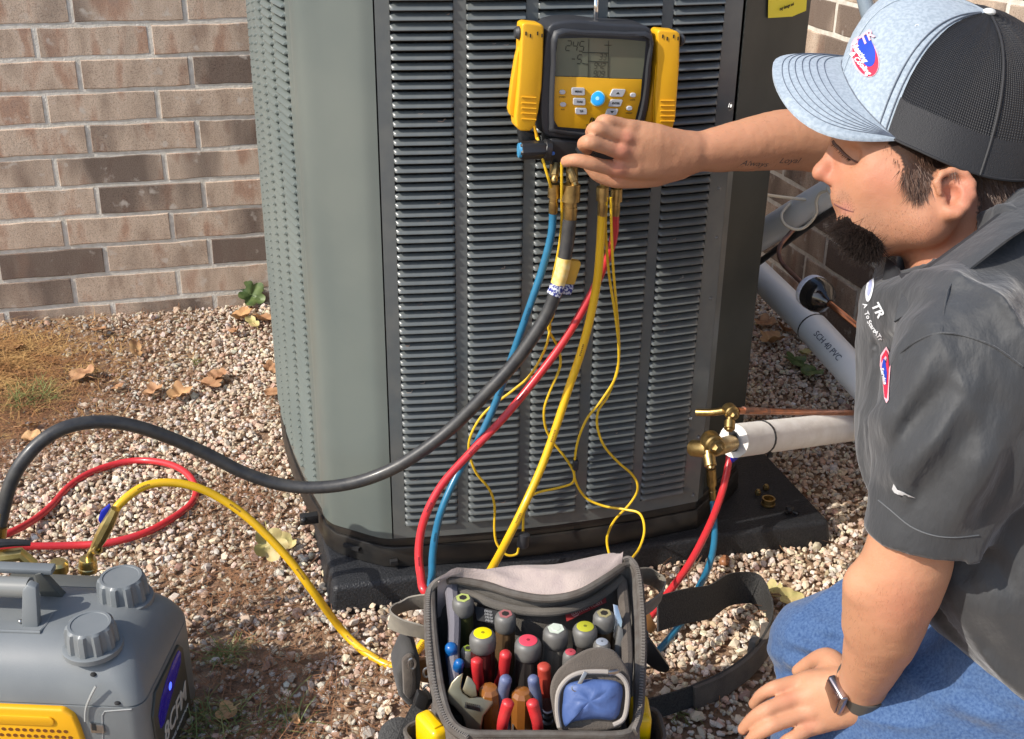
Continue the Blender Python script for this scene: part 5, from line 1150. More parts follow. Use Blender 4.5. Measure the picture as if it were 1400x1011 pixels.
part('worm_slot', G().prism([wz(x, y, .0006) for x, y in [(435, 620), (590, 655), (575, 715), (425, 680)]], vd * .002), m_blackm, t); struct(part('knurl', g, m_screw, t, smooth=False), 'stuff')
# snips on the right
t = tool('snips', 'silver bladed snips standing at the right side of the bag', 'snips', (848, 900, .15))
part('blade', G().prism([PD(x, y, 1.42) for x, y in [(838, 826), (845, 828), (851, 850), (850, 862), (842, 880), (838, 870), (841, 850)]], vd * .004), mat('bright_steel', (0.75, 0.74, 0.70), 0.25, 1.0), t, bevel=.0008)
part('handle', G().prism([PD(x, y, 1.41) for x, y in [(846, 855), (852, 860), (856, 900), (852, 930), (840, 930), (840, 890)]], vd * .008), mat('handle_slate', (0.13, 0.13, 0.125), 0.4), t, bevel=.002)
# inner pouch with blue cover
pd_ = 1.30
def pz(cx_, cy_, dd=0.0): return PD(740 + cx_ / 7.717, 880 + cy_ / 7.717, pd_ - dd)
vd2 = ray(810, 940).normalized()
pt = thing('pouch', 'small taupe zipped pouch with a blue face tucked in the front right of the bag', 'pouch', pz(500, 900))
m_pouch = weave('pouch_canvas', (0.085, 0.070, 0.057), (0.115, 0.095, 0.078), 700)
part('pouch_body', G().prism(outline([pz(x, y) for x, y in [(150, 310), (240, 215), (350, 130), (480, 60), (620, 38), (760, 70), (850, 170), (915, 290), (940, 420), (920, 650), (880, 830), (700, 920), (300, 930), (170, 900), (105, 620), (95, 450)]], 3), vd2 * .05), m_pouch, pt, bevel=.011, seg=4, angle=60)
m_ripb = mat('blue_nylon', (0.055, 0.10, 0.26), 0.5, bump=.4, bscale=60, bdist=.004, col2=(0.07, 0.12, 0.29), nscale=10)
bo = outline([pz(x, y, .004) for x, y in [(225, 600), (255, 440), (420, 385), (620, 375), (790, 395), (860, 460), (850, 620), (790, 800), (560, 800), (330, 830), (250, 880), (215, 760)]], 3)
g = G(); cb_2 = sum(bo, Vector()) / len(bo); nb = len(bo); rg = []
for (s, o_) in [(1.0, .008), (.98, -.001), (.85, -.007), (.6, -.011), (.3, -.012)]: rg += [cb_2 + (p - cb_2) * s + vd2 * (o_ + .0022 * math.sin(i * .8 + s * 9) * (1 if s < .95 else 0)) for i, p in enumerate(bo)]
rg.append(cb_2 - vd2 * .0125); F_ = [(i * nb + j, i * nb + (j + 1) % nb, (i + 1) * nb + (j + 1) % nb, (i + 1) * nb + j) for i in range(4) for j in range(nb)] + [(4 * nb + j, 4 * nb + (j + 1) % nb, 5 * nb) for j in range(nb)]
part('blue_face', g.add(rg, F_), m_ripb, pt, angle=80)
part('zip_track', G().tube([pz(x, y, .006) for x, y in [(190, 880), (165, 700), (180, 520), (250, 400), (350, 330), (480, 300), (700, 300), (820, 330), (900, 430), (910, 600), (870, 790), (760, 860)]], .0028, 8, 4), mat('zip_pale', (0.30, 0.27, 0.24), .6), pt)
part('zip_slot', G().prism([pz(x, y, .0045) for x, y in [(550, 290), (700, 290), (700, 312), (550, 312)]], -vd2 * .001), m_blackm, pt)
part('zip_pull', G().prism([pz(x, y, .012) for x, y in [(450, 290), (490, 310), (420, 440), (380, 425)]], vd2 * .002), mat('zinc', (0.42, 0.40, 0.38), .35, .9), pt, bevel=.0006)
part('pull_ring', G().tube([pz(360 + 38 * math.cos(a), 470 + 32 * math.sin(a), .012) for a in np.linspace(0, 6.283, 13)], .0009, 6, 1), m_screw, pt)
part('zip_slider', G().box(pz(760, 300, .008), (.012, .005, .005)), m_screw, pt, bevel=.001)
# tape measures in the side pockets
def tape(px, py, z, ang, label):
    c = PZ(px, py, z); M = Matrix.Rotation(ang, 3, 'Z'); t = thing('tape_measure', label, 'tape measure', c - Vector((0, 0, .03)), 'yellow tape measures in the side pockets')
    part('case', G().box(c - Vector((0, 0, .02)), (.022, .045, .055), M), mat('tape_yellow', (0.80, 0.50, 0.0), .35, coat=.2), t, bevel=.007, seg=4, angle=60)
    part('clip', G().box(c + M @ Vector((0, .0, .0085)), (.010, .03, .003), M), mat('tape_yellow', (0.8, .5, 0), .35), t, bevel=.001)
tape(590, 992, .205, .35, 'yellow tape measure in the left side pocket of the bag'); tape(876, 972, .205, -.25, 'yellow tape measure in the right side pocket of the bag')
def pocket(px, py, z, ang, w, name='side_pocket'):
    c = PZ(px, py, z); c.z = 0; M = Matrix.Rotation(ang, 3, 'Z'); g = G(); r1 = [c + M @ Vector((x, y, 0)) for x, y in rrect(0, 0, w, .062, .014, 4)]
    m = len(r1); rr = []
    for (zz_, s) in [(.02, 1.0), (z * .6, 1.05), (z - .01, 1.02), (z - .01, .92), (z * .5, .9)]: rr += [Vector((c.x + (p.x - c.x) * s, c.y + (p.y - c.y) * s, zz_)) for p in r1]
    part(name, g.add(rr, [(i * m + j, i * m + (j + 1) % m, (i + 1) * m + (j + 1) % m, (i + 1) * m + j) for i in range(4) for j in range(m)]), m_bag, bag, angle=70)
    part('pocket_binding', G().tube([Vector((c.x + (p.x - c.x) * .98, c.y + (p.y - c.y) * .98, z - .009)) for p in r1 + [r1[0]]], .003, 6, 1), m_pipe, bag)
pocket(588, 1000, .19, .3, .045); pocket(880, 985, .195, -.2, .045)
# front pocket flap below the rim
# webbing loops at the back corners
def ribbon(pts, wv, w, mt, name, parent, th=.0022, sub=6):
    c = spline([Vector(p) for p in pts], sub); n = len(c); W = wv if callable(wv) else (lambda t: Vector(wv)); g = G(); V = []
    for i, p in enumerate(c):
        t = i / (n - 1); d = (c[min(i + 1, n - 1)] - c[max(i - 1, 0)]).normalized(); wd_ = W(t); wd_ = (wd_ - d * wd_.dot(d)).normalized(); nn = d.cross(wd_).normalized()
        ww = w(t) if callable(w) else w
        for (a, b) in ((-.5, -.5), (.5, -.5), (.5, .5), (-.5, .5)): V.append(p + wd_ * ww * a + nn * th * b)
    F = [(i * 4 + k, i * 4 + (k + 1) % 4, (i + 1) * 4 + (k + 1) % 4, (i + 1) * 4 + k) for i in range(n - 1) for k in range(4)] + [(0, 1, 2, 3), tuple((n - 1) * 4 + k for k in (3, 2, 1, 0))]
    return part(name, g.add(V, F), mt, parent, angle=60)
m_webl = mat('pale_webbing', (0.25, 0.225, 0.18), 0.8, bump=.8, bscale=500, bdist=.001, col2=(0.20, 0.18, 0.15), nscale=60)
ribbon([PY(590, 822, 1.21), PY(560, 826, 1.225), PY(540, 835, 1.22), PY(534, 846, 1.20), PY(548, 856, 1.18), PY(570, 862, 1.165), PY(588, 868, 1.16)], (0.05, -.45, 1), .030, m_webl, 'webbing_loop', bag)
ribbon([PY(862, 790, 1.20), PY(882, 788, 1.215), PY(900, 796, 1.21), PY(906, 808, 1.19), PY(898, 822, 1.17), PY(884, 832, 1.155), PY(870, 840, 1.15)], (-.05, -.45, 1), .034, m_webl, 'webbing_loop', bag)
# shoulder strap
sp_ = [(893, 915, .0), (930, 892, .0), (965, 868, .0), (990, 840, .0), (1010, 828, .0), (1030, 826, .0), (1046, 840, .0), (1054, 864, .0), (1046, 893, .0), (1022, 925, .0), (985, 952, .0), (940, 972, .0), (895, 986, .0), (872, 990, .02)]
ribbon([PZ(x, y, .010) + Vector((0, 0, (.10, .085, .062, .045, .034, .028)[i] if i < 6 else .024)) for i, (x, y, z) in enumerate(sp_)], lambda t: Vector((0.0, 0.35 - .25 * t, 1)), lambda t: .052 if t < .45 else .046 - .012 * min(1, (t - .45) * 5), m_web, 'shoulder_strap', bag, .003)
ribbon([PZ(x, y, .010) + Vector((0, -.002, .023)) for x, y in [(1040, 880), (1046, 893), (1022, 925), (985, 952), (945, 970)]][0:5], (0, .1, 1), .036, m_bag, 'strap_pad', bag, .010)
part('strap_slider', G().box(PZ(1030, 884, .045), (.018, .012, .03), Matrix.Rotation(.7, 3, 'Z')), mat('slider_grey', (0.10, 0.10, 0.095), 0.4), bag, bevel=.003)
part('strap_clip', G().prism([PY(x, y, 1.22) for x, y in [(876, 884), (890, 876), (918, 915), (912, 922), (900, 920), (878, 905)]], (0, .02, 0)), m_black, bag, bevel=.004)
part('leather_tab', G().prism([PY(x, y, 1.25) for x, y in [(876, 838), (886, 834), (898, 858), (890, 868), (878, 860)]], (0, .006, 0)), mat('tan_leather', (0.48, 0.22, 0.07), .5), bag, bevel=.001)
part('ring', G().tube([PY(880 + 6 * math.cos(a), 870 + 9 * math.sin(a), 1.23) for a in np.linspace(0, 6.283, 13)], .0016, 8, 1), m_screw, bag)
# left side hardware
part('holster', G().prism([PY(x, y, 1.17) for x, y in [(552, 900), (560, 892), (574, 898), (577, 930), (574, 962), (560, 970), (546, 955), (541, 925)]], (0, .05, 0)), m_bagd, bag, bevel=.009, seg=3)
part('holster_band', G().prism([PY(x, y, 1.165) for x, y in [(550, 905), (560, 897), (568, 900), (570, 945), (560, 960), (552, 950)]], (0, .01, 0)), m_bag, bag, bevel=.004)
part('leather_tab', G().prism([PY(x, y, 1.20) for x, y in [(570, 905), (588, 900), (588, 935), (568, 932)]], (0, .006, 0)), mat('tan_leather', (0.48, 0.22, 0.07), .5), bag, bevel=.001)
for (cx_, cy_, r1) in [(563, 908, 7), (584, 945, 8), (583, 920, 6)]: part('ring', G().tube([PY(cx_ + r1 * .7 * math.cos(a), cy_ + r1 * math.sin(a), 1.155) for a in np.linspace(0, 6.283, 13)], .0016, 8, 1), m_screw, bag)
ribbon([PY(588, 948, 1.15), PY(575, 965, 1.14), PY(562, 990, 1.12), PY(550, 1020, 1.10)], (1, 0.3, 0), .020, m_web, 'side_strap', bag)
part('buckle', G().prism([PY(x, y, 1.13) for x, y in [(572, 948), (588, 955), (580, 975), (566, 966)]], (0, .012, 0)), m_black, bag, bevel=.003)
part('strap_coil', G().lathe(PY(545, 1010, 1.12), PY(545, 1010, 1.15), [(0, .02), (.004, .026), (.025, .026), (.03, .02)], 20), m_web, bag)

# ================================================================ implicit surfaces for the body and clothes
def V3(v): return np.array(v, float)
def cone(a, b, ra, rb, k=0.02, sub=False, flat=None): return ('c', V3(a), V3(b), ra, rb, k, sub)
def ell(c, R, rad, k=0.02, sub=False):          # R: 3x3 rows = local axes
    return ('e', V3(c), np.array([list(r) for r in R], float), V3(rad), 0, k, sub)
def sph(c, r, k=0.02, sub=False): return cone(c, V3(c) + 1e-4, r, r, k, sub)
def chain(pts, k=0.008, sub=5):      # one smooth tapered tube: [(point, radius), ...]
    c = spline([Vector(p) for p, r in pts], sub) if len(pts) > 2 else [Vector(p) for p, r in pts]; n = len(c)
    rr = spline([Vector((r, 0, 0)) for p, r in pts], sub) if len(pts) > 2 else [Vector((r, 0, 0)) for p, r in pts]
    return ('h', np.array([list(v) for v in c]), np.array([v.x for v in rr]), 0, 0, k, False)
def prim_d(p, P):
    if p[0] == 'h':
        C_, R_c = p[1], p[2]; d = None
        for i in range(len(C_) - 1):
            a, b = C_[i], C_[i + 1]; ba = b - a; t = np.clip(((P - a) @ ba) / float(ba @ ba), 0, 1); q = np.linalg.norm(P - a - t[..., None] * ba, axis=-1) - (R_c[i] + (R_c[i + 1] - R_c[i]) * t)
            d = q if d is None else np.minimum(d, q)
        return d
    if p[0] == 'c':
        a, b, ra, rb = p[1:5]; ba = b - a; L2 = float(ba @ ba); t = np.clip(((P - a) @ ba) / L2, 0, 1)
        return np.linalg.norm(P - a - t[..., None] * ba, axis=-1) - (ra + (rb - ra) * t)
    c, R, rad = p[1:4]; q = (P - c) @ R.T; k0 = np.linalg.norm(q / rad, axis=-1); k1 = np.linalg.norm(q / (rad * rad), axis=-1) + 1e-9
    return k0 * (k0 - 1) / k1
def prim_bound(p):
    if p[0] == 'h':
        c = (p[1].min(0) + p[1].max(0)) / 2; return c, float(np.linalg.norm(p[1] - c, axis=1).max() + p[2].max())
    if p[0] == 'c': return (p[1] + p[2]) / 2, np.linalg.norm(p[2] - p[1]) / 2 + max(p[3], p[4])
    return p[1], float(max(p[3]))
def field(prims, P):
    d = None
    for p in prims:
        q = prim_d(p, P); k = p[5]
        if d is None: d = q; continue
        if p[6]:
            h = np.clip(0.5 - 0.5 * (q + d) / k, 0, 1); d = d + (-q - d) * h + k * h * (1 - h)
        else:
            h = np.clip(0.5 + 0.5 * (d - q) / k, 0, 1); d = d + (q - d) * h - k * h * (1 - h)
    return d if d is not None else np.full(P.shape[:-1], 1.0)
def mesh_field(prims, h, extra=None, N=20, clip=None):
    """surface nets over the blocks near the surface"""
    bs = [prim_bound(p) for p in prims if not p[6]]
    lo = np.min([c - r for c, r in bs], 0) - 0.03; hi = np.max([c + r for c, r in bs], 0) + 0.03
    nb = np.ceil((hi - lo) / (h * N)).astype(int); half = h * N * 0.87
    VK = []; VP = []; QK = []
    ids = np.stack(np.meshgrid(*[np.arange(n) for n in nb], indexing='ij'), -1).reshape(-1, 3)
    cen = lo + (ids + 0.5) * h * N
    B = np.array([c for c, r in bs]); Rr = np.array([r for c, r in bs])
    near = (np.linalg.norm(cen[:, None] - B[None], axis=-1) < Rr[None] + half + 0.03).any(1)
    ids = ids[near]; cen = cen[near]
    allb = [prim_bound(p) for p in prims]
    S = nb * N + 4
    g1 = np.arange(N + 1)
    base = np.stack(np.meshgrid(g1, g1, g1, indexing='ij'), -1)
    for bi, c in zip(ids, cen):
        loc = [p for p, (pc, pr) in zip(prims, allb) if np.linalg.norm(pc - c) < pr + half + 0.045]
        if not any(not p[6] for p in loc): continue
        d0 = field(loc, c[None])[0]
        if abs(d0) > half + 0.02: continue
        G_ = base + bi * N; P = lo + G_ * h
        D = field(loc, P)
        if clip is not None: D = clip(P, D)
        if extra is not None: D = D + extra(P)
        s = D < 0
        if s.all() or not s.any(): continue
        # cell vertices
        cs = np.zeros((N, N, N), int); 
        for a in (0, 1):
            for b in (0, 1):
                for e in (0, 1): cs += s[a:N + a, b:N + b, e:N + e]
        act = np.argwhere((cs > 0) & (cs < 8))
        if len(act):
            acc = np.zeros((len(act), 3)); cnt = np.zeros(len(act)); i, j, k = act.T
            for (o, ax) in [((a, b, e), x) for x in range(3) for a in (0, 1) for b in (0, 1) for e in (0, 1) if (a, b, e)[x] == 0]:
                o2 = list(o); o2[ax] = 1
                d1 = D[i + o[0], j + o[1], k + o[2]]; d2 = D[i + o2[0], j + o2[1], k + o2[2]]; m = (d1 < 0) != (d2 < 0)
                t = np.where(m, d1 / np.where(m, d1 - d2, 1), 0); pp = np.tile(np.array(o, float), (len(act), 1)); pp[:, ax] += t
                acc += pp * m[:, None]; cnt += m
            VP.append(lo + (act + bi * N + acc / cnt[:, None]) * h); gk = act + bi * N + 1; VK.append((gk[:, 0] * S[1] + gk[:, 1]) * S[2] + gk[:, 2])
        for ax in range(3):
            sl2 = [slice(0, N)] * 3; sl2[ax] = slice(1, N + 1); A = s[0:N, 0:N, 0:N]; Bq = s[tuple(sl2)]
            e = np.argwhere(A != Bq)
            if not len(e): continue
            fl = A[e[:, 0], e[:, 1], e[:, 2]]; u, v = [(1, 2), (2, 0), (0, 1)][ax]; gk = e + bi * N + 1
            quad = []
            for (du, dv) in ((0, 0), (1, 0), (1, 1), (0, 1)):
                q = gk.copy(); q[:, u] -= du; q[:, v] -= dv; quad.append((q[:, 0] * S[1] + q[:, 1]) * S[2] + q[:, 2])
            quad = np.stack(quad, -1); quad[~fl] = quad[~fl][:, ::-1]; QK.append(quad)
    VK = np.concatenate(VK); VP = np.concatenate(VP); QK = np.concatenate(QK)
    uk, first = np.unique(VK, return_index=True); V = VP[first]
    ix = np.searchsorted(uk, QK); ix = np.clip(ix, 0, len(uk) - 1); ok = (uk[ix] == QK).all(1)
    return V, ix[ok]
def vnormals(V, Q):
    a, b, c, d = V[Q[:, 0]], V[Q[:, 1]], V[Q[:, 2]], V[Q[:, 3]]; n = np.cross(c - a, d - b); N_ = np.zeros_like(V)
    for k in range(4): np.add.at(N_, Q[:, k], n)
    return N_ / (np.linalg.norm(N_, axis=1, keepdims=True) + 1e-12)
def smooth_mesh(V, Q, it=2, lam=0.5):
    E = np.concatenate([Q[:, [0, 1]], Q[:, [1, 2]], Q[:, [2, 3]], Q[:, [3, 0]]]); 
    for _ in range(it):
        A = np.zeros_like(V); n = np.zeros(len(V)); np.add.at(A, E[:, 0], V[E[:, 1]]); np.add.at(A, E[:, 1], V[E[:, 0]]); np.add.at(n, E[:, 0], 1); np.add.at(n, E[:, 1], 1)
        V = V + lam * (A / n[:, None] - V)
    return V
def to_px(V):
    c = (V - np.array([0, 0, H])) @ np.array([list(r) for r in CAMR]); return 700 + 1593 * c[:, 0] / -c[:, 2], 505.5 - 1593 * c[:, 1] / -c[:, 2], -c[:, 2]
from mathutils.bvhtree import BVHTree
class Surf:            # decals and hair are laid on a surface by casting onto it
    def __init__(s, V, Q): s.b = BVHTree.FromPolygons([tuple(v) for v in V], [tuple(int(i) for i in q) for q in Q])
    def hit(s, px, py):
        r = ray(px, py).normalized(); loc, n, i, d = s.b.ray_cast(O, r)
        return (loc, n) if loc is not None else (None, None)
def decal_pts(surf, pts, off=.0006):
    out = []; last = None
    for (x, y) in pts:
        l, n = surf.hit(x, y)
        if l is None: l, n = last if last else (PD(x, y, 1.2), Vector((0, -1, 0)))
        elif (ray(x, y).dot(n) > 0): n = -n
        last = (l, n); out.append(l + n * off)
    return out
def decal_poly(surf, name, pts, mt, parent, off=.0006, rings=3):
    n = len(pts); cx_ = sum(p[0] for p in pts) / n; cy_ = sum(p[1] for p in pts) / n; P = [(cx_, cy_)]
    for k in range(1, rings + 1): P += [(cx_ + (x - cx_) * k / rings, cy_ + (y - cy_) * k / rings) for x, y in pts]
    F = [(0, 1 + i, 1 + (i + 1) % n) for i in range(n)] + [(1 + k * n + i, 1 + (k + 1) * n + i, 1 + (k + 1) * n + (i + 1) % n, 1 + k * n + (i + 1) % n) for k in range(rings - 1) for i in range(n)]
    return part(name, G().add(decal_pts(surf, P, off), F), mt, parent)
def decal_text(surf, s, cx_, cy_, size, ang, mt, parent, sy=1.0, sh=0.0, off=.0009, bold=0.0, name='lettering'):
    g0 = text_geo(s, size, Matrix.Identity(4), 0.0, bold, sh); a = math.radians(ang); ca_, sa_ = math.cos(a), math.sin(a)
    P = [(cx_ + v.x * ca_ + v.y * sy * sa_, cy_ + v.x * sa_ - v.y * sy * ca_) for v in g0.V]
    return part(name, G().add(decal_pts(surf, P, off), g0.F), mt, parent, smooth=False)
def ellipse(cx_, cy_, a, b, ang=0, n=24):
    t = math.radians(ang); return [(cx_ + a * math.cos(q) * math.cos(t) - b * math.sin(q) * math.sin(t), cy_ + a * math.cos(q) * math.sin(t) + b * math.sin(q) * math.cos(t)) for q in np.linspace(0, 2 * math.pi, n + 1)[:-1]]

# ================================================================ THE MAN
person = thing('person', 'kneeling man in grey polo shirt, trucker cap and blue jeans reaching for the manifold', 'person', (0.80, 1.05, 0))
HD = 1.272                                        # depth of the head's middle
def hp(px, py, dc=0.0): return PD(px, py, HD - dc)
def ap(px, py, dy=0.0): return PY(px, py, 1.402 + dy)
B = []
def limb(pts, k=0.02):
    for (a, ra), (b, rb) in zip(pts[:-1], pts[1:]): B.append(cone(a, b, ra, rb, k))
# ---- head
U_h = (CAMR @ Vector((0.03, 0.90, 0.42))).normalized(); F_h = (CAMR @ Vector((-0.97, 0.08, -0.12))); F_h = (F_h - U_h * F_h.dot(U_h)).normalized(); L_h = U_h.cross(F_h)
HR = (F_h, L_h, U_h)
B.append(ell(hp(1300, 166), HR, (.088, .068, .078)))
B.append(ell(hp(1322, 212), HR, (.074, .062, .062), .03))
B.append(ell(hp(1222, 212, 0), HR, (.062, .058, .056), .03))
B.append(cone(hp(1178, 188, .024), hp(1178, 188, -.024), .0265, .0265, .02))             # brow
B.append(cone(hp(1212, 250, .018), hp(1212, 250, -.018), .044, .044, .03))
B.append(cone(hp(1190, 262, .012), hp(1190, 262, -.012), .036, .036, .02))             # maxilla
B.append(cone(hp(1208, 238, .040), hp(1232, 244, .052), .021, .018, .03))              # cheekbone
B.append(cone(hp(1215, 262, .022), hp(1245, 280, .040), .021, .020, .03))
B.append(cone(hp(1190, 312, .010), hp(1268, 304, .050), .024, .020, .025)); B.append(cone(hp(1190, 312, -.010), hp(1268, 304, -.050), .024, .020, .025))
B.append(cone(hp(1268, 304, .050), hp(1290, 262, .060), .020, .018, .025))
B.append(cone(hp(1225, 285, .0), hp(1275, 280, .0), .045, .050, .03))
B.append(cone(hp(1184, 314, .008), hp(1184, 314, -.008), .0225, .0225, .015))           # chin
B.append(cone(hp(1151, 194), hp(1128, 228), .0085, .0080, .010)); B.append(sph(hp(1121.5, 236.5), .0092, .008))      # nose
B.append(sph(hp(1148, 246, .0135), .0082, .006)); B.append(sph(hp(1148, 246, -.0135), .0082, .006)); B.append(cone(hp(1134, 246, .004), hp(1146, 253, .006), .0055, .006, .006))
B.append(cone(hp(1155, 270, .010), hp(1155, 270, -.010), .0135, .0135, .010))           # upper lip
B.append(cone(hp(1149, 275, .004), hp(1160, 284, .019), .0066, .0045, .003)); B.append(cone(hp(1154, 290, .003), hp(1162, 290, .017), .0072, .0045, .003))
B.append(cone(hp(1140, 281.5, .0), hp(1167, 288, .024), .0022, .0026, .003, True))     # mouth line
B.append(sph(hp(1150, 258, .019), .0035, .004, True))                                  # behind the nostril wing
B.append(sph(hp(1140, 255, .0075), .0028, .002, True))                                 # nostril
B.append(ell(hp(1157, 213, .040), HR, (.014, .012, .010), .012, True))                 # eye socket
B.append(ell(hp(1168, 212, .021), HR, (.0135, .0145, .0125), .008))                    # eyeball under its lid
# ear
er = [(1286, 264), (1281, 250), (1288, 238), (1303, 233), (1319, 238), (1329, 252), (1329, 268), (1321, 283), (1309, 293)]
for (a, b) in zip(er[:-1], er[1:]): B.append(cone(hp(a[0], a[1], .0835), hp(b[0], b[1], .0845), .0042, .0042, .003))
B.append(cone(hp(1309, 291, .082), hp(1298, 291, .079), .0058, .0068, .006)); B.append(cone(hp(1298, 291, .078), hp(1290, 284, .076), .0066, .0050, .006))
B.append(cone(hp(1300, 258, .074), hp(1312, 268, .075), .0125, .0135, .006)); B.append(cone(hp(1314, 252, .0795), hp(1318, 268, .0805), .0040, .0036, .004)); B.append(cone(hp(1318, 268, .0805), hp(1306, 281, .080), .0036, .0036, .004))
B.append(ell(hp(1300, 266, .0835), HR, (.0092, .0105, .0115), .004, True)); B.append(ell(hp(1303, 248, .0855), HR, (.011, .0045, .0042), .003, True))
B.append(cone(hp(1287, 268, .078), hp(1289, 275, .0785), .0042, .0042, .004))          # tragus
# neck and hidden trunk
B.append(cone(hp(1284, 305, 0), hp(1325, 400, 0.005), .045, .060, .010)); B.append(cone(hp(1312, 265, 0), hp(1370, 380, 0), .052, .065, .012))
B.append(cone(PD(1330, 430, 1.27), PD(1360, 640, 1.27), .055, .060, .04)); B.append(cone(PD(1360, 640, 1.27), PD(1440, 830, 1.27), .060, .070, .04))
SHL = PD(1332, 500, 1.105); ELL_ = PD(1228, 788, 1.172); WRL = PD(1172, 950, 1.345)
B.append(cone(PD(1340, 440, 1.25), SHL, .06, .042, .04))
B.append(chain([(SHL, .042), (PD(1290, 600, 1.115), .041), (PD(1262, 690, 1.14), .0395), (PD(1241, 745, 1.155), .0385), (PD(1227, 790, 1.172), .0405), (PD(1214, 840, 1.207), .0405), (PD(1203, 875, 1.245), .0370), (PD(1189, 912, 1.29), .0305), (PD(1177, 940, 1.33), .0262), (PD(1170, 952, 1.345), .0250)], .01, 6))
B.append(cone(PD(1256, 768, 1.160), PD(1243, 800, 1.180), .0300, .0290, .02))          # elbow
B.append(cone(PD(1180, 800, 1.180), PD(1184, 850, 1.225), .0190, .0200, .02))          # brachioradialis
B.append(sph(PD(1196, 945, 1.325), .0125, .014))                                       # ulna end
# left hand on the knee
def lh(px, py, d): return PD(px, py, d)
for (mx_, my_, md, r0, wx, wy) in [(1097, 933, 1.374, .0118, 1160, 938), (1091, 954, 1.362, .0118, 1163, 948), (1096, 975, 1.357, .0112, 1168, 957), (1108, 994, 1.356, .0105, 1174, 964)]:
    B.append(chain([(lh(wx, wy, 1.350), .0195), (lh((wx + mx_) / 2 - 4, (wy + my_) / 2, 1.355), .0170), (lh(mx_, my_, md), r0)], .014, 4))
for ch in [[(1108, 931, 1.366, .0118), (1092, 934, 1.369, .0112), (1072, 937, 1.367, .0096), (1056, 942, 1.367, .0096), (1041, 951, 1.377, .0084), (1031, 963, 1.391, .0072)],
           [(1104, 952, 1.354, .0120), (1088, 956, 1.356, .0114), (1064, 964, 1.352, .0098), (1046, 972, 1.351, .0098), (1028, 984, 1.361, .0085), (1016, 997, 1.374, .0074)],
           [(1108, 973, 1.350, .0115), (1094, 977, 1.351, .0110), (1071, 986, 1.346, .0096), (1053, 993, 1.344, .0096), (1033, 1006, 1.353, .0084), (1020, 1020, 1.366, .0072)],
           [(1118, 992, 1.350, .0106), (1106, 996, 1.349, .0100), (1090, 1006, 1.343, .0086), (1077, 1014, 1.342, .0086), (1058, 1028, 1.349, .0076), (1045, 1040, 1.360, .0065)]]:
    B.append(chain([(lh(*c[:3]), c[3] * .93) for c in ch], .0040, 4))
B.append(chain([(lh(1160, 936, 1.354), .0180), (lh(1144, 914, 1.372), .0155), (lh(1132, 901, 1.390), .0132), (lh(1112, 905, 1.414), .0104), (lh(1092, 918, 1.43), .0085)], .010, 4))
B.append(cone(lh(1142, 916, 1.375), lh(1108, 933, 1.377), .012, .009, .014))
# right arm and hand
SHR = PY(1330, 330, 1.30); ELR = PY(1185, 205, 1.44); WRR = ap(932, 209, .006)
B.append(cone(PD(1345, 420, 1.28), SHR, .06, .045, .04)); B.append(cone(SHR, ELR, .044, .042, .03))
B.append(chain([(ELR, .043), (PY(1130, 194, 1.437), .0440), (PY(1080, 191, 1.432), .0415), (PY(1030, 197, 1.424), .0365), (PY(985, 204, 1.416), .0305), (PY(955, 208, 1.411), .0262), (ap(930, 210, .007), .0235)], .012, 6))
for (mx_, my_, md, r0, wy) in [(848, 232, .001, .0112, 222), (853, 209, -.004, .0115, 213), (860, 189, -.002, .0108, 205), (866, 175, .003, .0098, 198)]:
    B.append(chain([(ap(938, 209 + (wy - 209) * .7, .006), .0175), (ap(895, (wy + my_) / 2 + 1, .001), .0170), (ap(mx_, my_, md), r0)], .014, 4))
B.append(chain([(ap(925, 228, .010), .018), (ap(895, 239, .016), .0165), (ap(862, 244, .020), .0135), (ap(840, 245, .025), .0115), (ap(818, 238, .030), .0105), (ap(803, 224, .034), .0085)], .010, 4))
for ch in [[(860, 231, .002, .0112), (842, 231, .000, .0112), (822, 227, -.004, .0096), (806, 223, -.005, .0097), (786, 219, .000, .0089), (774, 221, .014, .0078)],
           [(866, 208, -.002, .0115), (848, 207, -.006, .0114), (824, 200, -.010, .0099), (805, 194, -.011, .0102), (797, 198, .008, .0088), (803, 205, .026, .0077)],
           [(872, 189, .000, .0108), (856, 188, -.004, .0107), (832, 181, -.007, .0095), (815, 176, -.007, .0097), (808, 181, .011, .0085), (811, 189, .028, .0075)],
           [(878, 176, .005, .0098), (863, 174, .001, .0096), (843, 168, -.001, .0085), (828, 165, .000, .0087), (820, 168, .015, .0077), (820, 175, .030, .0068)]]:
    B.append(chain([(ap(*c[:3]), c[3] * .94) for c in ch], .0030, 4))
for (x_, y_, d_) in [(846, 231, -.0065), (851, 207, -.0125), (858, 188, -.0095), (864, 174, -.0035)]: B.append(sph(ap(x_, y_, d_), .0050, .010))
def skin_extra(P): return 0.00035 * vnoise(P, 160.0) + 0.0006 * vnoise(P, 45.0)
bV, bQ = mesh_field(B, 0.0026, skin_extra); bV = smooth_mesh(bV, bQ, 1, .35)
bS = Surf(bV, bQ)
m_skin = mat('skin', (0.5, 0.26, 0.17), 0.55, sss=0.20, spec=0.32, bump=0.55, bscale=420, bdist=0.0006)
X_, Y_, D_ = to_px(bV)
skin = np.tile(np.array([0.50, 0.255, 0.145]), (len(bV), 1))
def tint(mask, col):
    global skin
    skin = skin * (1 - mask[:, None]) + np.array(col)[None] * mask[:, None]
def blob(px, py, r, dmin=None, dmax=None):
    m = np.exp(-(((X_ - px) ** 2 + (Y_ - py) ** 2) / r ** 2))
    if dmax: m = m * (D_ < dmax)
    if dmin: m = m * (D_ > dmin)
    return m
nz1 = vnoise(bV, 25.0) * .5 + .5; nz2 = vnoise(bV, 90.0, 5) * .5 + .5
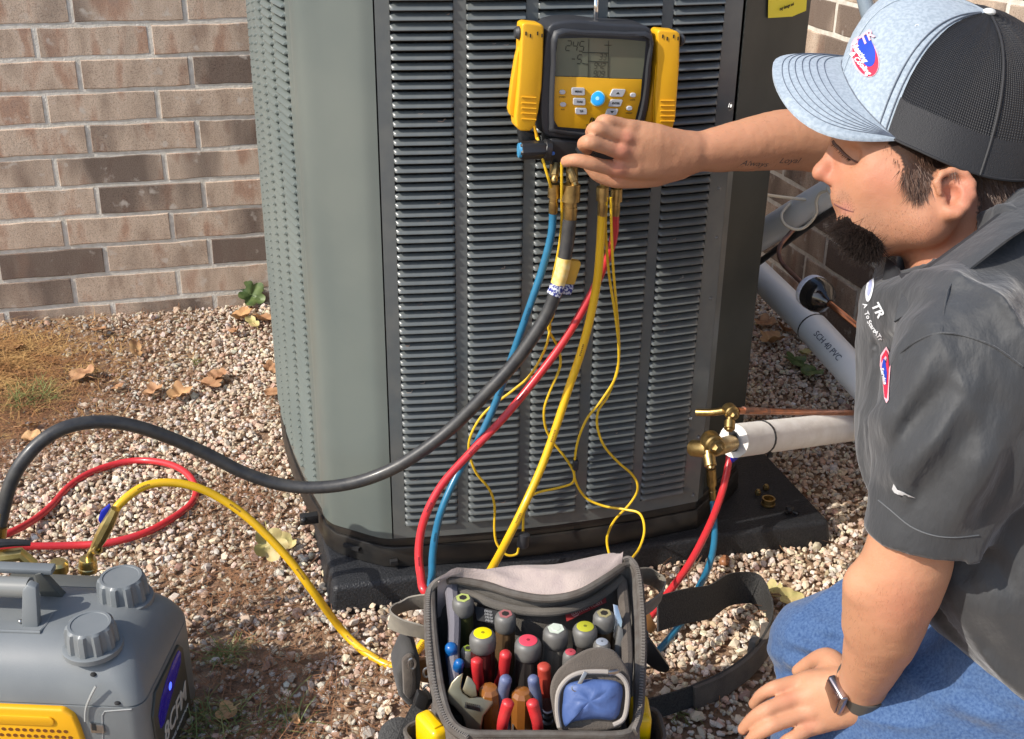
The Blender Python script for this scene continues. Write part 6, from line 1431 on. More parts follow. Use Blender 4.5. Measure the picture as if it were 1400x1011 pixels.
tint(0.25 * nz1, (0.47, 0.185, 0.12)); tint(0.2 * nz2, (0.48, 0.26, 0.16))
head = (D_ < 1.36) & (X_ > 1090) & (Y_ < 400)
tint(0.75 * head, (0.42, 0.198, 0.112)); tint(0.45 * blob(1130, 235, 24) * head, (0.50, 0.155, 0.11)); tint(0.40 * blob(1205, 245, 32) * head, (0.48, 0.165, 0.11)); tint(0.45 * blob(1315, 262, 26) * head, (0.52, 0.15, 0.11)); tint(.4 * blob(1290, 350, 60) * head, (0.44, 0.15, 0.09))  # whole head darkened to stand for shade on the face; reddish blobs are flush
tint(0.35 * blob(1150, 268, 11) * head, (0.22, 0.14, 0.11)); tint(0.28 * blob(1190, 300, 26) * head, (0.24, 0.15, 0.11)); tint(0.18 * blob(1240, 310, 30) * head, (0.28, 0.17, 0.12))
tint(0.6 * blob(1156, 286, 9) * head, (0.50, 0.20, 0.17))
for (x_, y_, r_) in [(851, 206, 14), (845, 233, 14), (857, 187, 10)]: tint(0.45 * blob(x_, y_, r_, 1.4), (0.52, 0.16, 0.115))
for (x_, y_, r_) in [(1078, 953, 14), (1106, 990, 12), (1240, 830, 40)]: tint(0.3 * blob(x_, y_, r_), (0.50, 0.16, 0.11))
# scalp under the hair
from_poly = lambda pts: np.array(pts, float)
def inpoly(px, py, poly):
    r = np.zeros(len(px), bool); n = len(poly); j = n - 1
    for i in range(n):
        xi, yi = poly[i]; xj, yj = poly[j]; c = ((yi > py) != (yj > py)) & (px < (xj - xi) * (py - yi) / (yj - yi + 1e-9) + xi); r ^= c; j = i
    return r
HAIR = [(1206, 180), (1216, 200), (1232, 216), (1238, 240), (1250, 262), (1262, 262), (1276, 245), (1280, 232), (1298, 226), (1322, 230), (1338, 246), (1340, 272), (1336, 292), (1352, 300), (1385, 285), (1440, 240), (1440, 120), (1206, 120)]
scalp = inpoly(X_, Y_, HAIR) & head & ~((X_ > 1276) & (X_ < 1334) & (Y_ > 230) & (D_ < HD - .073))
skin[scalp] = (0.045, 0.024, 0.016)
# forearm tattoo lettering as dark ink is built below; hide nothing here
off = person.location
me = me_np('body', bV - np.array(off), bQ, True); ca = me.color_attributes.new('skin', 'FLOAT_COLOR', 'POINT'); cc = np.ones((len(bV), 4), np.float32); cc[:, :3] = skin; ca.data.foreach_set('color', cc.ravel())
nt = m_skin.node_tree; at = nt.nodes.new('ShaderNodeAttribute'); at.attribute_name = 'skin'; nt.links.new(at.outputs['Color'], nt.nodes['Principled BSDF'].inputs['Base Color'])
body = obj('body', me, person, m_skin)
m_ink = mat('tattoo_ink', (0.10, 0.075, 0.07), 0.6)
decal_text(bS, 'Always', 1030, 224, 13, 3, m_ink, person, .8, .6, .0003, name='tattoo'); decal_text(bS, 'Loyal', 1078, 220, 13, 0, m_ink, person, .8, .6, .0003, name='tattoo')

# ---- hair, beard, lashes: tapered strands
def strands(name, roots, length, dirf, mt, parent, w=0.00035, seg=5, curl=.3, wander=.15):
    n = len(roots); V = np.zeros((n, (seg + 1) * 2, 3)); tocam = None
    for i, (p, nn) in enumerate(roots):
        d = dirf(p, nn); L_ = length * rnd.uniform(.55, 1.15); c = Vector(p) - nn * .001; s = (d.cross((O - p).normalized())).normalized(); ph = rnd.uniform(0, 6.28); kx = Vector((rnd.gauss(0, 1), rnd.gauss(0, 1), rnd.gauss(0, 1))) * curl
        for k in range(seg + 1):
            t = k / seg; ww = w * (1 - t) ** .6 if t < 1 else w * .12; V[i, 2 * k] = c - s * ww; V[i, 2 * k + 1] = c + s * ww
            d = (d + kx * .25 + Vector((0, 0, -wander)) * .3).normalized(); c = c + d * (L_ / seg)
    q = np.array([(2 * k, 2 * k + 1, 2 * k + 3, 2 * k + 2) for k in range(seg)]); F = (q[None] + (np.arange(n) * (seg + 1) * 2)[:, None, None]).reshape(-1, 4)
    o = obj(name, me_np(name, V.reshape(-1, 3) - np.array(rootloc(parent)), F), parent, mt); struct(o, 'stuff'); return o
m_hair = mat('brown_hair', (0.070, 0.034, 0.020), 0.45, col2=(0.12, 0.065, 0.04), nscale=500, spec=.4); m_beard = mat('dark_beard', (0.010, 0.007, 0.006), 0.6, col2=(0.028, 0.018, 0.014), nscale=700, spec=.2)
def roots_in(poly, n, jit=0):
    xs = [p[0] for p in poly]; ys = [p[1] for p in poly]; out = []; tries = 0
    while len(out) < n and tries < n * 8:
        tries += 1; x = rnd.uniform(min(xs), max(xs)); y = rnd.uniform(min(ys), max(ys))
        if inpoly(np.array([x]), np.array([y]), poly)[0]:
            l, nn = bS.hit(x, y)
            if l is not None and l.y < 1.3 and not (x > 1276 and x < 1336 and y > 230 and (l - O).dot(-ez) < HD - .070): out.append((l, nn))
    return out
ex, ey, ez = [CAMR @ Vector(v) for v in ((1, 0, 0), (0, 1, 0), (0, 0, 1))]
temple = [(1208, 178), (1222, 200), (1236, 214), (1238, 236), (1248, 256), (1262, 258), (1275, 244), (1282, 226), (1275, 200), (1240, 180)]
strands('hair', roots_in(temple, 1500), .024, lambda p, n: (ey * -.9 + ex * rnd.uniform(-.25, .25) - ex * .12 + n * .22).normalized(), m_hair, person, .00045, 5, .25)
behind = [(1322, 232), (1338, 244), (1342, 268), (1337, 290), (1352, 298), (1385, 282), (1430, 250), (1430, 225), (1380, 230)]
strands('hair', roots_in(behind, 2400), .032, lambda p, n: (ey * -.8 + ex * rnd.uniform(-.1, .4) + n * .15).normalized(), m_hair, person, .00045, 5, .2)
over = [(1270, 222), (1330, 234), (1330, 240), (1300, 236), (1280, 240), (1262, 252)]
strands('hair', roots_in(over, 350), .014, lambda p, n: (ey * -.8 + ex * rnd.uniform(-.2, .3) + n * .1).normalized(), m_hair, person, .00045, 5, .2)
chin = [(1148, 302), (1158, 299), (1172, 306), (1194, 318), (1206, 330), (1206, 342), (1180, 342), (1160, 328)]
strands('beard', roots_in(chin, 3000), .024, lambda p, n: (ey * -.75 + ex * rnd.uniform(-.45, .30) - ex * .25 + n * .45 + ez * rnd.uniform(-.2, .3)).normalized(), m_beard, person, .00042, 6, .75, .0)
under = [(1152, 296), (1160, 294), (1166, 302), (1158, 308)]
strands('beard', roots_in(under, 220), .011, lambda p, n: (ey * -.8 - ex * .3 + n * .3).normalized(), m_beard, person, .0003, 5, .4)
midr = []
for k in range(2600):     # the part of the beard beyond the profile line
    a = rnd.uniform(0, 1); p = hp(lerp(1150, 1192, a) + rnd.gauss(0, 4), lerp(303, 334, a) + rnd.gauss(0, 5), rnd.uniform(-.025, .02)); midr.append((p, (-ex * .6 - ey * .5).normalized()))
strands('beard', midr, .023, lambda p, n: (ey * -.8 + ex * rnd.uniform(-.5, .25) - ex * .2).normalized(), m_beard, person, .00042, 6, .75, .0)
strands('stubble', roots_in([(1136, 262), (1150, 257), (1162, 266), (1172, 286), (1166, 288), (1152, 279), (1138, 272)], 380), .0022, lambda p, n: (ey * -.8 - ex * .2 + n * .5).normalized(), m_beard, person, .00016, 3, .3)
def aroots(poly, n):
    xs = [p[0] for p in poly]; ys = [p[1] for p in poly]; out = []
    for _ in range(n * 3):
        x = rnd.uniform(min(xs), max(xs)); y = rnd.uniform(min(ys), max(ys))
        if len(out) < n and inpoly(np.array([x]), np.array([y]), poly)[0]:
            l, nn = bS.hit(x, y)
            if l is not None: out.append((l, nn))
    return out
m_ah = mat('arm_hair_brown', (0.22, 0.11, 0.06), .8, spec=.05)
strands('arm_hair', aroots([(965, 190), (1040, 158), (1110, 158), (1110, 225), (1040, 230), (965, 226)], 420), .009, lambda p, n: (-ex * .9 + ey * rnd.uniform(-.5, .2) + n * .35).normalized(), m_ah, person, .00008, 3, .2)
strands('arm_hair', aroots([(1165, 800), (1280, 790), (1262, 860), (1215, 930), (1160, 915), (1155, 850)], 260), .007, lambda p, n: (-ey * .9 + ex * rnd.uniform(-.5, .3) + n * .35).normalized(), m_ah, person, .00008, 3, .2)
strands('stubble', roots_in([(1165, 292), (1240, 285), (1290, 300), (1262, 335), (1200, 325)], 900), .0026, lambda p, n: (ey * -.8 - ex * .2 + n * .7).normalized(), m_hair, person, .00012, 3, .3)
# eyelid crease, lashes and brow
lash = [(1140, 194), (1146, 201), (1153, 209), (1160, 215), (1167, 220), (1173, 223)]
lp_ = decal_pts(bS, lash, .0004); g = G().tube(lp_, lambda t: .0022 * (1 - .7 * t), 6, 3); part('eyelid_line', g, mat('lid_line', (0.10, 0.045, 0.03), .6), person)
part('mouth_line', G().tube(decal_pts(bS, [(1141, 279), (1148, 283), (1157, 287), (1167, 290)], .0001), lambda t: .0012 * (1 - .5 * t), 6, 3), mat('lip_line', (.16, .05, .04), .6), person)
lr = []
for k in range(70):
    t = rnd.uniform(0, .75) * (len(lp_) - 1); i = min(int(t), len(lp_) - 2); lr.append((lp_[i].lerp(lp_[i + 1], t - i), (O - lp_[i]).normalized()))
strands('eyelashes', lr, .006, lambda p, n: (-ex * .8 - ey * .45 + n * .3).normalized(), m_beard, person, .0002, 3, .1)
0 and strands('eyebrow', roots_in([(1145, 189), (1170, 189), (1205, 196), (1204, 203), (1170, 199), (1150, 197)], 160), .007, lambda p, n: (ex * .9 - ey * .1 + n * .15).normalized(), m_hair, person, .00025, 3, .15)

# ---- cap
cp = part('cap', G(), None, person) if False else None
m_heather = mat('heather_grey', (0.27, 0.325, 0.38), 0.85, col2=(0.35, 0.41, 0.465), nscale=260, bump=.6, bscale=900, bdist=.0008, sheen=.2, contrast=(.4, .6))
m_mesh = bpy.data.materials.new('cap_mesh_fabric'); m_mesh.use_nodes = True; nt = m_mesh.node_tree; b_ = nt.nodes['Principled BSDF']; b_.inputs['Roughness'].default_value = .6
uvn = nt.nodes.new('ShaderNodeUVMap'); sepn = nt.nodes.new('ShaderNodeSeparateXYZ'); nt.links.new(uvn.outputs[0], sepn.inputs[0])
def mnode(op, a, b=None):
    n = nt.nodes.new('ShaderNodeMath'); n.operation = op
    for i, v in enumerate((a, b)):
        if v is None: continue
        if isinstance(v, (int, float)): n.inputs[i].default_value = v
        else: nt.links.new(v, n.inputs[i])
    return n.outputs[0]
su = mnode('SINE', mnode('MULTIPLY', sepn.outputs[0], 1500.0)); sv = mnode('SINE', mnode('ADD', mnode('MULTIPLY', sepn.outputs[1], 430.0), mnode('MULTIPLY', su, 1.2)))
hh = mnode('MULTIPLY', mnode('ADD', su, sv), .5)
rr_ = nt.nodes.new('ShaderNodeValToRGB'); rr_.color_ramp.elements[0].position = .1; rr_.color_ramp.elements[0].color = (.006, .006, .007, 1); rr_.color_ramp.elements[1].position = .9; rr_.color_ramp.elements[1].color = (.050, .050, .054, 1)
nt.links.new(hh, rr_.inputs[0]); nt.links.new(rr_.outputs[0], b_.inputs['Base Color']); bpn = nt.nodes.new('ShaderNodeBump'); bpn.inputs['Distance'].default_value = .001; bpn.inputs['Strength'].default_value = .8; nt.links.new(hh, bpn.inputs['Height']); nt.links.new(bpn.outputs[0], b_.inputs['Normal'])
inner = [(1222, 190, .070), (1207, 176, .064), (1189, 158, .053), (1172, 138, .036), (1160, 118, .014), (1153, 102, -.010), (1150, 90, -.034), (1153, 82, -.056), (1165, 80, -.070)]
ringp = inner + [(1200, 92, -.080), (1260, 112, -.088), (1330, 130, -.086), (1395, 160, -.072), (1432, 195, -.040), (1442, 222, 0), (1432, 240, .040), (1400, 247, .066), (1360, 244, .080), (1320, 233, .087), (1285, 219, .087), (1252, 204, .080)]
ring = outline([hp(*p) for p in ringp], 4); nr = len(ring); Cc = hp(1305, 158, 0); Tt = hp(1352, 17, .004); nt_ = 14
def crown(i, t):
    b = ring[i % nr]; a = t * math.pi / 2; cs_, sn_ = max(0, math.cos(a)) ** .62, math.sin(a) ** .78
    return Cc + (b - Cc) * cs_ + (Tt - Cc) * sn_
rngF = range(2, 8 * 4 + 6)
def crown_part(name, idx, mt, t0=0.0, t1=1.0, out=0.0, parent=person, nt_=14):
    V = []; F = []; UV = []; idx = list(idx); m = len(idx)
    for k in range(nt_ + 1):
        t = lerp(t0, t1, k / nt_)
        for i in idx:
            p = crown(i, t); n = (p - (Cc + (Tt - Cc) * .35)).normalized(); V.append(p + n * (out + (.0006 * math.sin(i * 1.7 + k) if out == 0 else 0))); UV.append((i / nr, t))
    for k in range(nt_):
        for i in range(m - 1): F.append((k * m + i, k * m + i + 1, (k + 1) * m + i + 1, (k + 1) * m + i))
    o = part(name, G().add(V, F), mt, parent, angle=80)
    uvl = o.data.uv_layers.new(name='UVMap')
    for li, l in enumerate(o.data.loops): uvl.data[li].uv = UV[l.vertex_index]
    return o, V, F
fi = list(range(2, 38)); bi_ = list(range(37, nr + 3))
cap_o, cfV, cfF = crown_part('cap', fi, m_heather)
meshp, cmV, cmF = crown_part('mesh_back', bi_, m_mesh, parent=cap_o)
crown_part('sweat_band', bi_, mat('band_black', (.020, .020, .022), .7, bump=.8, bscale=700, bdist=.001), 0.0, .16, .0012, cap_o, 3)
capS = Surf(cfV, cfF)
# seams
def seam_line(i, name='seam', mt=None, out=.0009, r=.0008): part(name, G().tube([crown(i, t) + (crown(i, t) - Cc).normalized() * out for t in np.linspace(0, .98, 14)], r, 6, 2), mt or mat('grey_thread', (.13, .15, .18), .8), cap_o)
seam_line(3); seam_line(5); seam_line(20, mt=mat('heather_seam', (.36, .42, .47), .8), r=.0005)
seam_line(nr - 14, 'mesh_seam', mat('black_seam', (.02, .02, .022), .7), .001, .0015)
part('edge_tape', G().tube([crown(i, 0) for i in range(38, nr + 4)], .0016, 6, 1), mat('black_seam', (.02, .02, .022), .7), cap_o)
# brim
outerp = [(1224, 191, .071), (1190, 192, .073), (1150, 189, .073), (1112, 176, .064), (1082, 153, .044), (1063, 125, .018), (1056, 100, -.010), (1060, 83, -.034), (1082, 76, -.054), (1120, 77, -.066), (1162, 81, -.070)]
innr = spline([hp(*p) for p in inner], 6); outr = spline([hp(*p) for p in outerp], 6)
def resamp(c, n):
    L_ = [0]
    for a, b in zip(c[:-1], c[1:]): L_.append(L_[-1] + (b - a).length)
    out = []
    for k in range(n):
        s = L_[-1] * k / (n - 1); i = 0
        while i < len(L_) - 2 and L_[i + 1] < s: i += 1
        out.append(c[i].lerp(c[i + 1], (s - L_[i]) / max(1e-9, L_[i + 1] - L_[i])))
    return out
nI = 30; iA = resamp(innr, nI); oA = resamp(outr, nI); upv = U_h
def brim_pt(i, s, o=0): p = iA[i].lerp(oA[i], s); return p + upv * (.006 * math.sin(math.pi * s) * math.sin(math.pi * i / (nI - 1)) + o)
V = []; F = []; ns = 8
for s_ in range(ns + 1):
    for i in range(nI): V.append(brim_pt(i, s_ / ns, .0016))
for s_ in range(ns + 1):
    for i in range(nI): V.append(brim_pt(i, s_ / ns, -.0016))
K = (ns + 1) * nI
for s_ in range(ns):
    for i in range(nI - 1):
        a = s_ * nI + i; F.append((a, a + 1, a + 1 + nI, a + nI)); F.append((K + a, K + a + nI, K + a + 1 + nI, K + a + 1))
for i in range(nI - 1): a = ns * nI + i; F.append((a, a + 1, K + a + 1, K + a))
brim = part('brim', G().add(V, F), m_heather, cap_o, angle=70)
for s_ in (.28, .39, .50, .60, .70, .79, .88): part('stitching', G().tube([brim_pt(i, s_ * min(1, .55 + .45 * math.sin(math.pi * i / (nI - 1)) ** .5), .0019) for i in range(nI)], .00042, 5, 2), mat('dark_thread', (.10, .12, .16), .8), brim)
part('crown_seam', G().tube([p + upv * .001 for p in iA], .0012, 6, 1), mat('grey_thread', (.13, .15, .18), .8), cap_o)
part('button', G().sphere(Tt, .0075, 14, 8, Matrix.Diagonal((1, 1, .6))), mat('button_white', (.62, .62, .58), .7), cap_o)
l, n = capS.hit(1254, 36)
if l: part('eyelet', G().tube([l + n * .0008 + (ex * math.cos(a) + ey * math.sin(a)) * .0022 for a in np.linspace(0, 6.283, 13)], .0006, 6, 1), mat('white_thread', (.7, .72, .74), .7), cap_o)
# embroidered emblem
m_wt = mat('white_thread', (.7, .72, .74), .7); m_rt = mat('red_thread', (.62, .02, .06), .7, bump=.5, bscale=900); m_bt = mat('blue_thread', (.01, .05, .45), .7, bump=.5, bscale=900)
decal_poly(capS, 'emblem_edge', ellipse(1183, 78, 18, 29, -18), mat('pink_thread', (.75, .42, .48), .7), cap_o, .0008)
decal_poly(capS, 'emblem_red', ellipse(1184, 79, 16, 27, -18), m_rt, cap_o, .0012)
decal_poly(capS, 'emblem_blue', ellipse(1186, 71, 11, 22, -14), m_bt, cap_o, .0016)
decal_text(capS, 'TR', 1186, 54, 17, -38, mat('pink_thread', (.75, .42, .48), .7), cap_o, 1.0, .3, .0022, .5); decal_text(capS, 'Heating', 1177, 73, 10, 56, m_wt, cap_o, 1, .2, .0022, .3); decal_text(capS, '& Cooling', 1178, 88, 9.5, 50, m_wt, cap_o, 1, .2, .0022, .3)

# ---- polo shirt
S_ = []
def sc(a, b, ra, rb, k=.03): S_.append(cone(a, b, ra, rb, k))
sc(PD(1318, 438, 1.255), PD(1330, 600, 1.262), .094, .110, .04)
sc(PD(1330, 600, 1.262), PD(1392, 750, 1.25), .110, .112, .04); sc(PD(1392, 750, 1.25), PD(1462, 830, 1.25), .112, .120, .04)
sc(PD(1305, 480, 1.31), PD(1320, 600, 1.31), .085, .095, .04)
sc(PD(1400, 400, 1.24), PD(1440, 640, 1.22), .105, .12, .05)
sc(PD(1345, 430, 1.20), SHL, .082, .064, .05)
SL0 = len(S_); sc(SHL, PD(1300, 590, 1.118), .066, .064, .04); sc(PD(1300, 590, 1.118), PD(1265, 726, 1.150), .064, .0590, .03)
SL1 = len(S_); sc(PD(1350, 400, 1.28), SHR, .09, .062, .05); sc(SHR, PY(1262, 268, 1.365), .062, .060, .03)
NSL = None
S_.append(cone(hp(1290, 320, 0), hp(1236, 215, .0), .068, .105, .02, True))                  # neck opening
hemp = PD(1266, 729, 1.150); hemn = (PD(1246, 800, 1.172) - PD(1290, 600, 1.12)).normalized(); hemn = (hemn + ex * .10 ).normalized()
# hem plane of the sleeve and lower hem of the shirt
h0 = np.array(hemp); hn = np.array(hemn); ax0 = np.array(SHL)
bh0 = np.array(PD(1335, 893, 1.14)); bhn = np.array((-ey * .60 - ex * .80).normalized())
np0 = np.array(PD(1245, 398, 1.17)); npn = np.array((-ex * .62 + ey * .78 + ez * .05).normalized())
SLV = S_[SL0:SL1]; REST = S_[:SL0] + S_[SL1:]
def shirt_clip(P, D):
    a_ = np.maximum(field(SLV, P), (P - h0) @ hn); b2 = field(REST, P); k = .03; h_ = np.clip(.5 + .5 * (b2 - a_) / k, 0, 1)
    r_ = b2 + (a_ - b2) * h_ - k * h_ * (1 - h_)
    return np.maximum(r_, (P - np0) @ npn)

eyn, exn, ezn = np.array(ey), np.array(ex), np.array(ez)
def fold(P, a, b, w, amp):
    a = np.array(a); b = np.array(b); ba = b - a; t = np.clip(((P - a) @ ba) / (ba @ ba), 0, 1); q = P - a - t[..., None] * ba; dz = q @ ezn; q = q - dz[..., None] * ezn; d = np.linalg.norm(q, axis=-1)
    return -amp * np.exp(-(d / w) ** 2) * (np.abs(dz) < .085) * np.sin(np.pi * np.clip(t, .03, .97)) ** .5
FOLDS2 = [((1270, 466), (1214, 572), .009, .0050), ((1292, 508), (1212, 634), .009, -.0045), ((1306, 530), (1206, 676), .009, .0050), ((1332, 555), (1242, 702), .011, -.0045), ((1352, 590), (1290, 722), .012, .0045), ((1380, 600), (1330, 720), .010, -.004), ((1248, 640), (1235, 700), .006, .003)]
FOLDS3 = [((1240, 450), (1213, 560), .006, -.007), ((1204, 540), (1204, 650), .007, .004), ((1190, 450), (1197, 560), .006, .003), ((1235, 438), (1310, 398), .006, -.005)]
def surfp(px, py, d): return PD(px, py, d)
FOLDS0 = [((1235, 470, 1.09), (1215, 560, 1.11), .012, .006), ((1262, 470, 1.05), (1232, 600, 1.07), .010, .005), ((1300, 520, 1.035), (1240, 640, 1.08), .012, .005), ((1330, 560, 1.03), (1262, 690, 1.09), .010, .004),
         ((1215, 600, 1.10), (1300, 560, 1.05), .009, .004), ((1360, 480, 1.03), (1310, 640, 1.06), .014, -.004), ((1290, 455, 1.04), (1400, 500, 1.02), .006, .003), ((1225, 620, 1.10), (1215, 690, 1.11), .009, .005),
         ((1240, 640, 1.09), (1235, 690, 1.10), .007, -.003), ((1200, 420, 1.19), (1230, 520, 1.16), .012, .006), ((1245, 440, 1.13), (1215, 540, 1.15), .010, .006),
         ((1300, 790, 1.12), (1400, 900, 1.12), .014, .007), ((1290, 800, 1.14), (1370, 905, 1.13), .012, -.006), ((1330, 780, 1.12), (1400, 840, 1.10), .014, .007), ((1340, 830, 1.13), (1400, 930, 1.12), .009, -.005), ((1260, 400, 1.14), (1330, 360, 1.12), .012, .006), ((1330, 420, 1.09), (1400, 380, 1.09), .014, .005)]
FOLDS = FOLDS0[-7:]
FA = [(np.array(PD(*a)), np.array(PD(*b)), w, am) for a, b, w, am in FOLDS] + [(np.array(PD(*a, 1.07)), np.array(PD(*b, 1.09)), w, am * .95) for a, b, w, am in FOLDS2] + [(np.array(PD(*a, 1.17)), np.array(PD(*b, 1.17)), w, am * .9) for a, b, w, am in FOLDS3]
hnp = np.array(hemp)
def shirt_extra(P):
    q = np.stack([P @ exn * 1.0 + P @ eyn * .45, P @ eyn * .35, P @ ezn * .7], -1)
    r = vnoise(q, 13.0, 3.1); r2 = vnoise(q, 30.0, 8.3)
    hs = np.linalg.norm(P - hnp, axis=-1); q_ = np.clip((hs - .05) / .05, .15, 1)
    e = (-0.016 * (1 - np.abs(r)) ** 4 - 0.004 * (1 - np.abs(r2)) ** 3 + 0.004) * q_
    for a, b, w, am in FA: e = e + fold(P, a, b, w * 1.1, am * 2.0)
    return e
sV, sQ = mesh_field(S_, 0.0044, shirt_extra, clip=shirt_clip); sV = smooth_mesh(sV, sQ, 1, .5)
m_shirt = mat('grey_polo', (0.026, 0.028, 0.031), 0.65, col2=(0.035, 0.037, 0.040), nscale=20, bump=.55, bscale=30, bdist=.008, sheen=.25, rvar=.08, aniso=(1.6, 1.2, .6))
m_shirtd = mat('shirt_inner', (0.02, 0.021, 0.024), 0.7)
shirt = obj('shirt', me_np('shirt', sV - np.array(off), sQ, True), person, m_shirt)
sS = Surf(sV, sQ)
def sd(pts, o_=.0008): return decal_pts(sS, pts, o_)
part('seam', G().tube(sd([(1216, 505), (1235, 480), (1262, 463), (1288, 456), (1320, 460), (1360, 475), (1398, 502)], .0004), .0011, 6, 4), m_shirt, shirt)
part('seam', G().tube(sd([(1288, 456), (1292, 420), (1300, 390), (1325, 360)], .0004), .0009, 6, 4), m_shirt, shirt)
part('hem_stitch', G().tube(sd([(1201, 684), (1218, 698), (1245, 720), (1275, 732), (1305, 735), (1338, 732)], .0003), .0007, 6, 4), mat('hem_thread', (.10, .105, .11), .7), shirt)
# collar leaf on the near side, traced by its two edges
def leaf(name, up_, lo_, mt, sub=5, th=.0025):
    a = spline([PD(*p) for p in up_], sub); b = spline([PD(*p) for p in lo_], sub); V = []; F = []; m = len(a); K = 5
    for j in range(K):
        t = j / (K - 1)
        for i in range(m):
            p = a[i].lerp(b[i], t); V.append(p - ez * 0 + (O - p).normalized() * (.006 * math.sin(math.pi * t)))
    for j in range(K - 1):
        for i in range(m - 1): F.append((j * m + i, j * m + i + 1, (j + 1) * m + i + 1, (j + 1) * m + i))
    return part(name, G().add(V, F), mt, shirt, solid=th, angle=60)
col = leaf('collar', [(1236, 388, 1.175), (1262, 372, 1.165), (1300, 345, 1.158), (1340, 315, 1.158), (1378, 285, 1.170), (1420, 245, 1.21)],
     [(1222, 440, 1.150), (1262, 414, 1.130), (1305, 384, 1.118), (1345, 352, 1.110), (1385, 322, 1.110), (1440, 290, 1.14)], m_shirt)
leaf('collar_stand', [(1228, 375, 1.20), (1262, 366, 1.175), (1300, 340, 1.168), (1340, 311, 1.168), (1378, 281, 1.18)], [(1240, 392, 1.178), (1264, 376, 1.166), (1302, 349, 1.16), (1342, 319, 1.16), (1380, 290, 1.172)], m_shirtd)
leaf('far_collar', [(1204, 342, 1.33), (1212, 346, 1.31), (1222, 352, 1.28), (1232, 372, 1.24)], [(1190, 388, 1.30), (1202, 398, 1.26), (1216, 408, 1.22), (1228, 402, 1.20)], m_shirt)
leaf('placket', [(1212, 352, 1.27), (1224, 362, 1.25), (1236, 382, 1.22)], [(1206, 384, 1.25), (1218, 400, 1.21), (1226, 404, 1.19)], m_shirtd)
# lettering and emblems on the shirt
decal_poly(sS, 'badge', ellipse(1190, 394, 5, 19, 8), mat('white_thread', (.7, .72, .74), .7), shirt, .001)
decal_poly(sS, 'badge_inner', ellipse(1190, 394, 2.5, 11, 8), mat('pale_blue_thread', (.35, .38, .6), .7), shirt, .0014)
decal_text(sS, 'TR', 1201, 424, 17, 62, m_wt, shirt, .9, .1, .001, .6); 
for (s, x_, y_, a_) in [('A', 1184, 418, 70), ('To', 1187, 431, 66), ('Start', 1193, 446, 58), ('A', 1199, 455, 52), ('Tr', 1203, 461, 60)]: decal_text(sS, s, x_, y_, 9, a_, m_wt, shirt, .9, 0, .001, .3)
decal_poly(sS, 'chest_emblem_edge', [(1213, 474), (1217, 482), (1219, 500), (1217, 525), (1216, 548), (1213, 552), (1210, 545), (1208, 520), (1204, 500), (1205, 486), (1210, 478)], mat('pink_thread', (.75, .42, .48), .7), shirt, .001)
decal_poly(sS, 'chest_emblem_red', [(1213, 478), (1216, 486), (1217, 500), (1216, 525), (1214, 546), (1211, 544), (1209, 520), (1206, 500), (1207, 488)], m_rt, shirt, .0014)
decal_poly(sS, 'chest_emblem_blue', [(1210, 490), (1213, 494), (1215, 510), (1214, 528), (1211, 520), (1208, 502)], m_bt, shirt, .0018)
decal_text(sS, 'Service', 1211, 515, 8, 78, m_wt, shirt, .8, .1, .0022, .3)
decal_poly(sS, 'swoosh', [(1224, 660), (1222, 667), (1225, 672), (1231, 675), (1251, 679.5), (1236, 671), (1228, 668), (1225, 664)], m_wt, shirt, .0024, 2)

# ---- jeans
J = []
KF = PD(1118, 882, 1.505); KN = PD(1128, 1003, 1.455)
J += [cone(KF, PD(1250, 850, 1.46), .062, .074, .03), cone(PD(1250, 850, 1.46), PD(1470, 800, 1.42), .074, .095, .03), cone(KN, PD(1260, 975, 1.36), .066, .080, .03), cone(PD(1260, 975, 1.36), PD(1450, 915, 1.27), .080, .100, .03)]
J += [cone(PD(1450, 850, 1.27), PD(1500, 850, 1.36), .105, .11, .05)]
kf = Vector(KF); kn = Vector(KN)
J += [cone((kf.x + .01, kf.y + .0, .062), (kf.x + .42, kf.y - .05, .065), .060, .050, .04), cone((kn.x + .01, kn.y, .066), (kn.x + .42, kn.y - .05, .068), .062, .052, .04)]
JF = [((1065, 905, 1.46), (1140, 915, 1.44), .007, .005), ((1068, 925, 1.47), (1120, 925, 1.45), .006, -.004), ((1085, 880, 1.45), (1150, 900, 1.43), .008, .004), ((1100, 850, 1.45), (1170, 870, 1.43), .010, .003), ((1290, 880, 1.30), (1400, 960, 1.20), .010, .005), ((1240, 930, 1.29), (1380, 1000, 1.20), .010, .004), ((1260, 850, 1.39), (1350, 900, 1.33), .012, .004)]
JA = [(np.array(PD(*a)), np.array(PD(*b)), w, am) for a, b, w, am in JF]
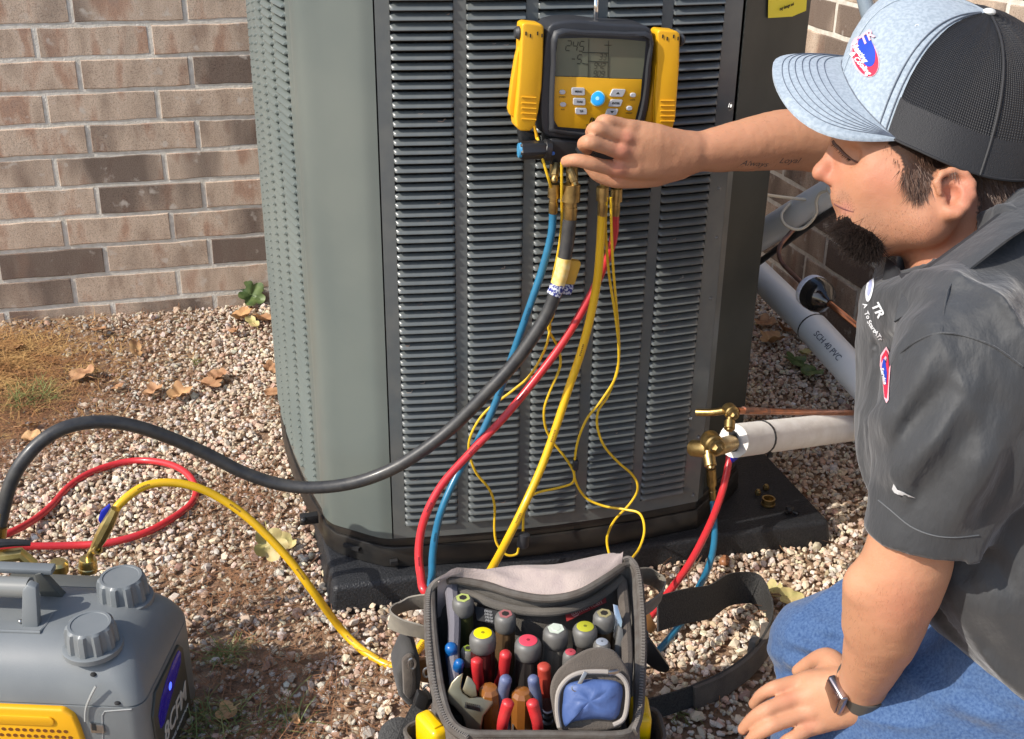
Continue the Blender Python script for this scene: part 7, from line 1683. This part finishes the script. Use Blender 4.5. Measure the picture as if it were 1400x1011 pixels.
def jean_extra(P):
    q = np.stack([P @ exn * .5, P @ eyn * 1.1, P @ ezn * .7], -1); r = vnoise(q, 20.0, 5.5); e = -0.008 * (1 - np.abs(r)) ** 4 + .0015 - .0010 * (1 - np.abs(vnoise(q, 50.0, 1.5))) ** 2
    for a, b, w, am in JA: e = e + fold(P, a, b, w, am * 2.6)
    return e
jV, jQ = mesh_field(J, 0.0048, jean_extra); jV = smooth_mesh(jV, jQ, 1, .5)
m_jean = mat('denim', (0.024, 0.064, 0.175), 0.9, col2=(0.070, 0.135, 0.27), nscale=330, bump=.7, bscale=38, bdist=.006, sheen=.2, detail=10, contrast=(.3, .7))
jeans = obj('jeans', me_np('jeans', jV - np.array(off), jQ, True), person, m_jean)
m_boot2 = mat('boot_leather', (.10, .06, .035), .6)
for k_ in (kf, kn):
    g = G().tube([Vector((k_.x + .40, k_.y - .05, .07)), Vector((k_.x + .48, k_.y - .05, .06)), Vector((k_.x + .50, k_.y - .05, .03)), Vector((k_.x + .42, k_.y - .04, .035))], lambda t: .045 - .012 * t, 14, 4); part('boot', g, m_boot2, person)
# ---- watch on the left wrist
wa = (WRL - ELL_).normalized(); wc = PD(1179, 938, 1.333)
m_strap = mat('olive_strap', (0.075, 0.070, 0.060), .45)
ws = (CAMR @ Vector((-.75, .25, .6))); ws = (ws - wa * ws.dot(wa)).normalized(); wt = wa.cross(ws)
def wring(a): return wc + (ws * math.cos(a) * .0285 + wt * math.sin(a) * .0310) + wa * .002
band = []
for a in np.linspace(.35, 2 * math.pi - .35, 40): band.append(wring(a))
watch = part('watch', G().box(wc + ws * .0335, (.0375, .0325, .0105), Matrix((wa, wt, ws)).transposed()), mat('watch_case', (.42, .36, .36), .25, 1.0), person, bevel=.0035, seg=4, angle=60)
part('watch_glass', G().box(wc + ws * .0395, (.0325, .0270, .0022), Matrix((wa, wt, ws)).transposed()), mat('watch_glass_mat', (.05, .022, .016), .08, coat=.6), watch, bevel=.001)
part('crown_wheel', G().lathe(wc + ws * .0345 + wt * .0157 + wa * .006, wc + ws * .0345 + wt * .0185 + wa * .006, [(0, .0033), (.002, .0033), (.0026, .0028)], 14), m_screw, watch)
ribbon(band, wa, .0225, m_strap, 'watch_strap', watch, .0022, 1)
